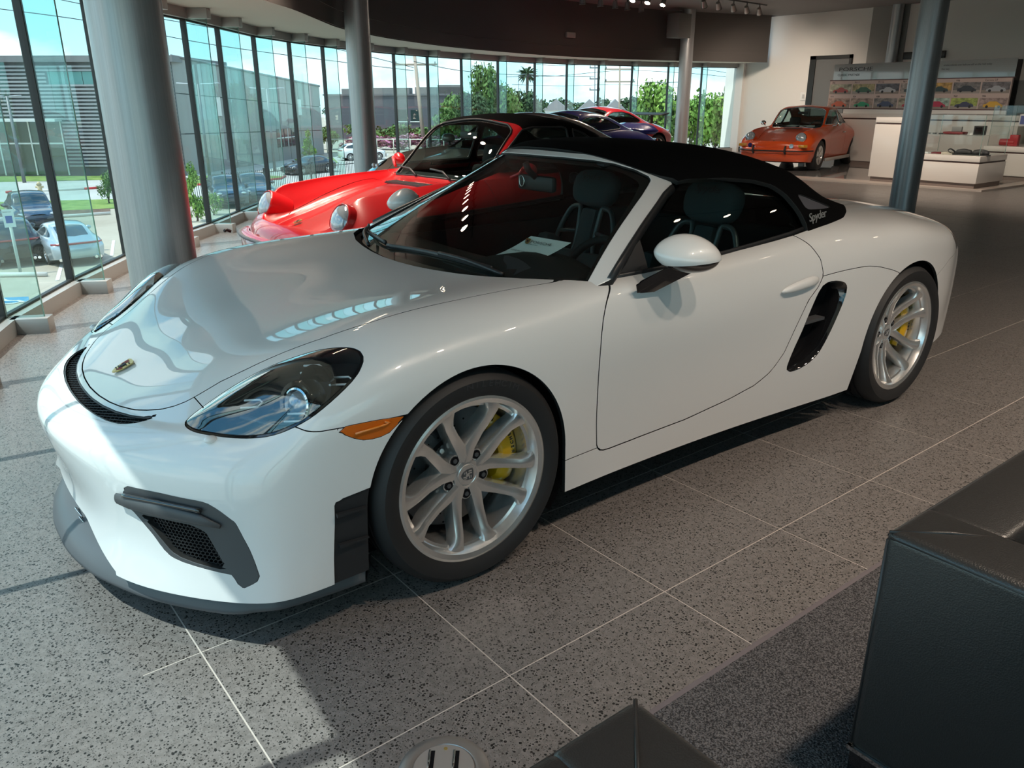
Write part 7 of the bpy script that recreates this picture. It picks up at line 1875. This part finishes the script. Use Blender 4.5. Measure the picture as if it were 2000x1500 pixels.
    t, M, L = facing_box('dark_hall', 'low dark grey flat-roofed hall behind the round column', 'building', 640, 915, 272, 0, 1, 8, None)
    hh = 6.2
    box_obj('wall', 0, L, -14, 0, 0, hh, mat('dark_hall_grey', (.085, .085, .10), .85), t, M=M); box_obj('roof_edge', -.2, L+.2, -14, .15, hh, hh+.25, mat('dark_roof', (.12, .12, .13), .7), t, M=M)
    for x in (.50, .60): 
        w = box_obj('window', L*x, L*x+1.6, -.02, .05, 2.6, 4.2, wf, t, M=M); box_obj('sill', L*x-.1, L*x+1.7, 0, .15, 2.45, 2.6, fr, w, M=M)
    for x, w_, h_ in ((.10, 4, .8), (.30, 6, .9), (.62, 7, 1.0), (.78, 3.5, 1.3)): box_obj('roof_unit', L*x, L*x+w_, -5, -2, hh+.2, hh+.2+h_, mat('roof_unit', (.20, .19, .18), .7), t, M=M)
    t2 = tube_obj('round_sign', [Vector((0, 0, 0))]+[Vector((.0, 0, .01))], .01, fr, t) if False else None
    bm = bmesh.new(); cyl(bm, M @ Vector((L*.29, .0, 1.9)), M @ Vector((L*.29, .12, 1.9)), .55, seg=20); bm_obj('round_sign', bm, mat('sign_grey', (.35, .36, .38), .5), t)
    text_obj('lettering', '8', .8, M @ Matrix.Translation((L*.29-.28, .13, 1.62)) @ frame_m((0, 0, 0), (1, 0, 0), (0, 0, 1), (0, 1, 0)), fr, t, depth=.01)
    FLW = mat('pink_flower', (.42, .12, .26), .8); noise_col(FLW, (.20, .16, .08), (.55, .18, .36), 2.5, detail=6)
    for k in range(9):
        px = 690+27*k; p = ray_pt(px, 292); tree('flowering_bush', ORD[k]+' pink flowering bush from the left before the dark hall', p.x, p.y, 2.0, 4.4, FLW, 'round', 0.0, k, 500, .09, 'flowering bushes before the dark hall', cat='bush')
        p = ray_pt(px+10, 283); tree('hedge_bush', ORD[k]+' green hedge bush from the left below the dark hall', p.x, p.y, 2.9, 4.6, LEAFA, 'round', 0.0, k+1, 500, .09, 'hedge bushes below the dark hall', cat='bush')
    # metal fence along the drop
    fp = [ray_pt(x, y) for x, y in ((345, 402), (440, 388), (520, 378), (610, 366), (720, 352))]; fence = thing('picket_fence', 'thin black metal picket fence outside the glass left of the red convertible', 'fence')
    bm = bmesh.new(); H_ = 1.5
    for a, b in zip(fp[:-1], fp[1:]):
        n_ = int((b-a).length/.16)
        for k in range(n_):
            c_ = a+(b-a)*(k/n_); box(bm, c_.x-.014, c_.x+.014, c_.y-.014, c_.y+.014, ZG, ZG+H_)
    stuff(bm_obj('pickets', bm, BLACKP, fence))
    for z in (.2, 1.32): tube_obj('rail', [p+Vector((0, 0, z)) for p in fp], .025, BLACKP, fence, seg=4)
    for p in fp: box_obj('post', p.x-.05, p.x+.05, p.y-.05, p.y+.05, ZG, ZG+H_+.1, BLACKP, fence)
    f2 = [ray_pt(x, y) for x, y in ((640, 300), (720, 299), (830, 300), (900, 300))]; fence = thing('rail_fence', 'pale wire fence in front of the pink flowers', 'fence')
    for z in (.1, 1.5): tube_obj('rail', [p+Vector((0, 0, z)) for p in f2], .05, mat('fence_pale', (.55, .54, .45), .6), fence, seg=4)
    for k in range(9):
        c_ = f2[0]+(f2[-1]-f2[0])*(k/8); tube_obj('post', [c_, c_+Vector((0, 0, 1.6))], .06, MATS['fence_pale'], fence, seg=6)
    # trees: (label, base px, top py, width px, material, kind, trunk)
    def T(nm, lab, px, py, top, wpx, m, kind, trunk, seed, n=1500, leaf=.075, group=None, lift=0, cat='tree'):
        p = ray_pt(px, py); D = (p-CAM).dot(_f); h = (py-top)*D/1546.34*.97; w = wpx*D/1546.34
        return tree(nm, lab, p.x, p.y, h, w, m, kind, trunk, seed, n, leaf, group, cat=cat)
    T('young_tree', 'slim bright green young tree before the grey hall', 606, 316, 258, 40, LEAFB, 'cone', .12, 0, 900, .07)
    T('young_tree', 'thin pale young tree at the entrance of the louvred building', 48, 332, 250, 50, LEAFB, 'round', .42, 1, 350, .06)
    T('shrub', 'tall bright green shrub behind the glass right of the first column', 386, 432, 322, 62, LEAFB, 'cone', .05, 2, 1600, .055, cat='shrub')
    T('shrub', 'lower bright shrub beside the tall one behind the glass', 418, 420, 372, 46, LEAFB, 'round', .05, 1, 900, .06, cat='shrub')
    T('shrub', 'green shrub left of the first column', 214, 398, 318, 44, LEAFA, 'round', .08, 0, 900, .06, cat='shrub')
    for k, px in enumerate((22, 62, 92, 122, 142, 163, 183)): T('small_shrub', ORD[k]+' small shrub from the left along the louvred building', px, 343, 331, 15, LEAFB, 'round', .02, k, 160, .12, 'small shrubs along the louvred building', cat='shrub')
    T('oak_tree', 'broad dark oak left of the tallest tree behind the dark hall', 885, 292, 158, 105, LEAFA, 'round', .10, 0, 3000, .05)
    T('tall_tree', 'tallest tree with a pointed crown rising above the oaks', 950, 290, 120, 74, LEAFA, 'round', .12, 1, 3000, .05); T('oak_tree', 'dark oak in front of the tallest tree', 925, 296, 175, 90, LEAFD, 'round', .08, 1, 2600, .05)
    T('oak_tree', 'round green tree right of the tallest tree', 995, 290, 145, 96, LEAFA, 'round', .15, 2, 2200, .055)
    T('oak_tree', 'low dark tree at the right end of the oak group', 1025, 288, 172, 84, LEAFD, 'round', .12, 1, 1500, .06)
    T('oak_tree', 'reddish green tree at the end of the grey hall', 648, 292, 238, 70, LEAFA, 'round', .10, 2, 1200, .07)
    for k, (px, w_, top) in enumerate(((1236, 70, 172), (1278, 96, 152), (1322, 84, 160), (1372, 92, 150), (1420, 80, 152), (1395, 70, 200), (1250, 60, 205), (1345, 80, 190))):
        T('hedge_tree', ('dense light green tree, {} of the row right of the poles').format(('first', 'third', 'fourth', 'sixth', 'last', 'lower near the end', 'lower near the start', 'fifth')[k]), px, 300, top, w_, LEAFB if k % 2 else LEAFA, 'round', .05, k, 1900, .06, 'trees right of the poles')
    for k in range(16):
        px = 655+k*44; T('distant_tree', ORD[k]+' hazy distant tree from the left on the horizon', px, 232, 184+3*((k*5) % 4), 62, LEAFD, 'round', .05, k, 500, .10, 'distant trees on the horizon')
    # palm
    p = ray_pt(1030, 262); pt = thing('palm_tree', 'single fan palm right of the oak group', 'palm', p); D = (p-CAM).dot(_f); hp = (262-152)*D/1546.34
    tube_obj('trunk', [(0, 0, 0), (.1, 0, hp*.5), (0, 0, hp)], [.28, .22, .25], BARK, pt)
    V, F = [], []; rg = np.random.default_rng(3)
    for k in range(70):
        a = rg.uniform(0, 6.28); el = rg.uniform(-.9, 1.2); L = rg.uniform(1.4, 2.2); d = Vector((math.cos(a)*math.cos(el), math.sin(a)*math.cos(el), math.sin(el))); s = d.cross(Vector((0, 0, 1))).normalized()*.22
        b = len(V); V += [Vector((0, 0, hp)), Vector((0, 0, hp))+d*L*.6+s, Vector((0, 0, hp))+d*L-Vector((0, 0, .3)), Vector((0, 0, hp))+d*L*.6-s]; F.append((b, b+1, b+2, b+3))
    stuff(mesh_obj('fronds', V, F, LEAFD, pt))
    # pale houses between the trees
    for px, w_, lab in ((1085, 46, 'small white house under the trees right of the palm'), (1200, 36, 'pale house behind the wooden pole on the right'), (1150, 40, 'low beige house in the middle of the distant trees')):
        t, M, L = facing_box('distant_house', lab, 'house', px-w_/2, px+w_/2, 248, 0, 1, 6, None); hw = mat('house_white', (.62, .61, .58), .8)
        box_obj('wall', 0, L, -6, 0, 0, 3.4, hw, t, M=M); bm = bmesh.new(); prism(bm, [(-.4, 3.4), (L+.4, 3.4), (L*.5, 5.6)], -.2, 6, M @ frame_m((0, 0, 0), (1, 0, 0), (0, 0, 1), (0, -1, 0))); bm_obj('roof', bm, mat('house_roof', (.26, .25, .26), .8), t)
        for q in (.25, .65): box_obj('window', L*q, L*q+1.0, 0, .05, 1.2, 2.3, wf, t, M=M)
    # poles, lamps and wires
    WOOD = mat('pole_wood', (.30, .24, .19), .9); STEEL = mat('pole_steel', (.16, .17, .18), .5, metal=.3)
    def pole(nm, lab, px, py, tx, ty, wpx, m, arms=()):
        p = ray_pt(px, py); D = (p-CAM).dot(_f); d = _f*1546.34+_r*(tx-1000)-_u*(ty-750); q = CAM+d*(D/1546.34)
        t = thing(nm, lab, 'pole', p); r = wpx*D/1546.34/2; tube_obj('shaft', [(0, 0, 0), q-p], [r, r*.8], m, t, seg=10)
        for fz, half, rr in arms:
            c_ = (q-p)*fz; s = _r*half; tube_obj('cross_arm', [c_-s, c_+s], rr, m, t, seg=6)
            for e in (-1, 1): tube_obj('insulator', [c_+s*e*.9, c_+s*e*.9+Vector((0, 0, .35))], .09, STEEL, t, seg=6)
        return q, D
    tops = []
    q1 = pole('utility_pole', 'thick leaning wooden utility pole right of the round column', 829, 292, 808, 92, 8, WOOD, ((.83, 2.6, .12),))
    q2 = pole('utility_pole', 'thin dark pole with short arms in the middle of the sky', 1161, 262, 1162, 118, 2.4, STEEL, ((.9, .9, .1), (.75, .9, .1), (.6, .9, .1)))
    q3 = pole('utility_pole', 'tall wooden utility pole right of the thin dark pole', 1209, 275, 1211, 100, 4.2, WOOD, ((.92, 2.2, .12), (.80, 2.2, .1), (.66, 2.2, .1)))
    q4 = pole('utility_pole', 'thin post with a small cap between the palm and the oaks', 1013, 262, 1013, 146, 1.6, STEEL)
    def lamp_post(lab, px, py, ty, arm):
        p = ray_pt(px, py); D = (p-CAM).dot(_f); h = (py-ty)*D/1546.34*1.03; t = thing('street_lamp', lab, 'lamp', p)
        tube_obj('shaft', [(0, 0, 0), (0, 0, h)], [.13, .09], STEEL, t, seg=8)
        for s in (1, -1): tube_obj('lamp_head', [Vector((0, 0, h))+_r*(.2*s), Vector((0, 0, h+.06))+_r*(arm*s)], .10, mat('lamp_head_grey', (.34, .36, .38), .5), t, seg=6, flat=(.5, 1.4))
    lamp_post('dark lot lamp post left of the entrance of the louvred building', 48, 357, 203, 1.0)
    lamp_post('lot lamp post behind the glass right of the first column', 411, 356, 182, 1.5)
    lamp_post('lot lamp post in the middle of the grey hall', 537, 334, 188, 1.4)
    lamp_post('lot lamp post at the end of the grey hall', 622, 300, 194, .5)
    lamp_post('lot lamp post among the oaks', 948, 290, 192, 1.0)
    lamp_post('big double lot lamp post left of the thin column', 1290, 300, 174, 2.0)
    wm = mat('wire_black', (.03, .03, .035), .6)
    def wire(lab, pts, r):
        a = [CAM+(_f*1546.34+_r*(x-1000)-_u*(y-750))*(D/1546.34) for x, y, D in pts]; tag(tube_obj('power_line', catmull(a, 6), r, wm, seg=4), lab, 'cable')
    wire('upper cable from the left edge over the louvred building to the wooden pole', [(-60, -40, 70), (180, 12, 72), (460, 62, 78), (640, 92, 84), (808, 132, 90)], .035)
    wire('lower cable from the left edge over the louvred building', [(-60, 10, 70), (180, 42, 72), (420, 88, 80), (690, 124, 88), (808, 138, 90)], .035)
    wire('faint cable right of the wooden pole sinking to the palm', [(808, 120, 90), (900, 138, 100), (1010, 146, 112), (1161, 150, 130)], .04)
    wire('upper cable between the two poles on the right', [(990, 118, 112), (1090, 128, 122), (1211, 122, 130), (1330, 130, 125), (1420, 142, 120)], .035)
    wire('middle cable between the two poles on the right', [(990, 150, 112), (1090, 148, 122), (1211, 138, 130), (1330, 142, 125), (1420, 150, 120)], .035)
    wire('low slanting cable between the poles on the right', [(1000, 165, 112), (1100, 168, 122), (1211, 165, 130), (1330, 172, 125)], .03)
    hy = thing('fire_hydrant', 'small yellowish fire hydrant at the far kerb', 'hydrant', ray_pt(80, 380)); hm = mat('hydrant_paint', (.48, .38, .22), .6)
    tube_obj('barrel', [(0, 0, 0), (0, 0, .62)], .13, hm, hy); tube_obj('bonnet', [(0, 0, .62), (0, 0, .80)], [.17, .06], hm, hy); tube_obj('outlet', [Vector((0, 0, .48))-_r*.24, Vector((0, 0, .48))+_r*.24], .07, hm, hy)
build_room(); build_lamps(); build_outside()
hero, HS = build_hero()
build_hero_cabin(hero, HS)
for x, w, fr in ((0, .245, True), (-2.484, .295, False)):
    for sg in (1, -1):
        wh, yf, dish = hero_wheel(hero, x, sg, w, 0 if fr else 20, fr)
        if sg > 0: caliper(wh, yf, 172 if True else 20, True)
build_showroom_cars(); build_display(); build_lounge()
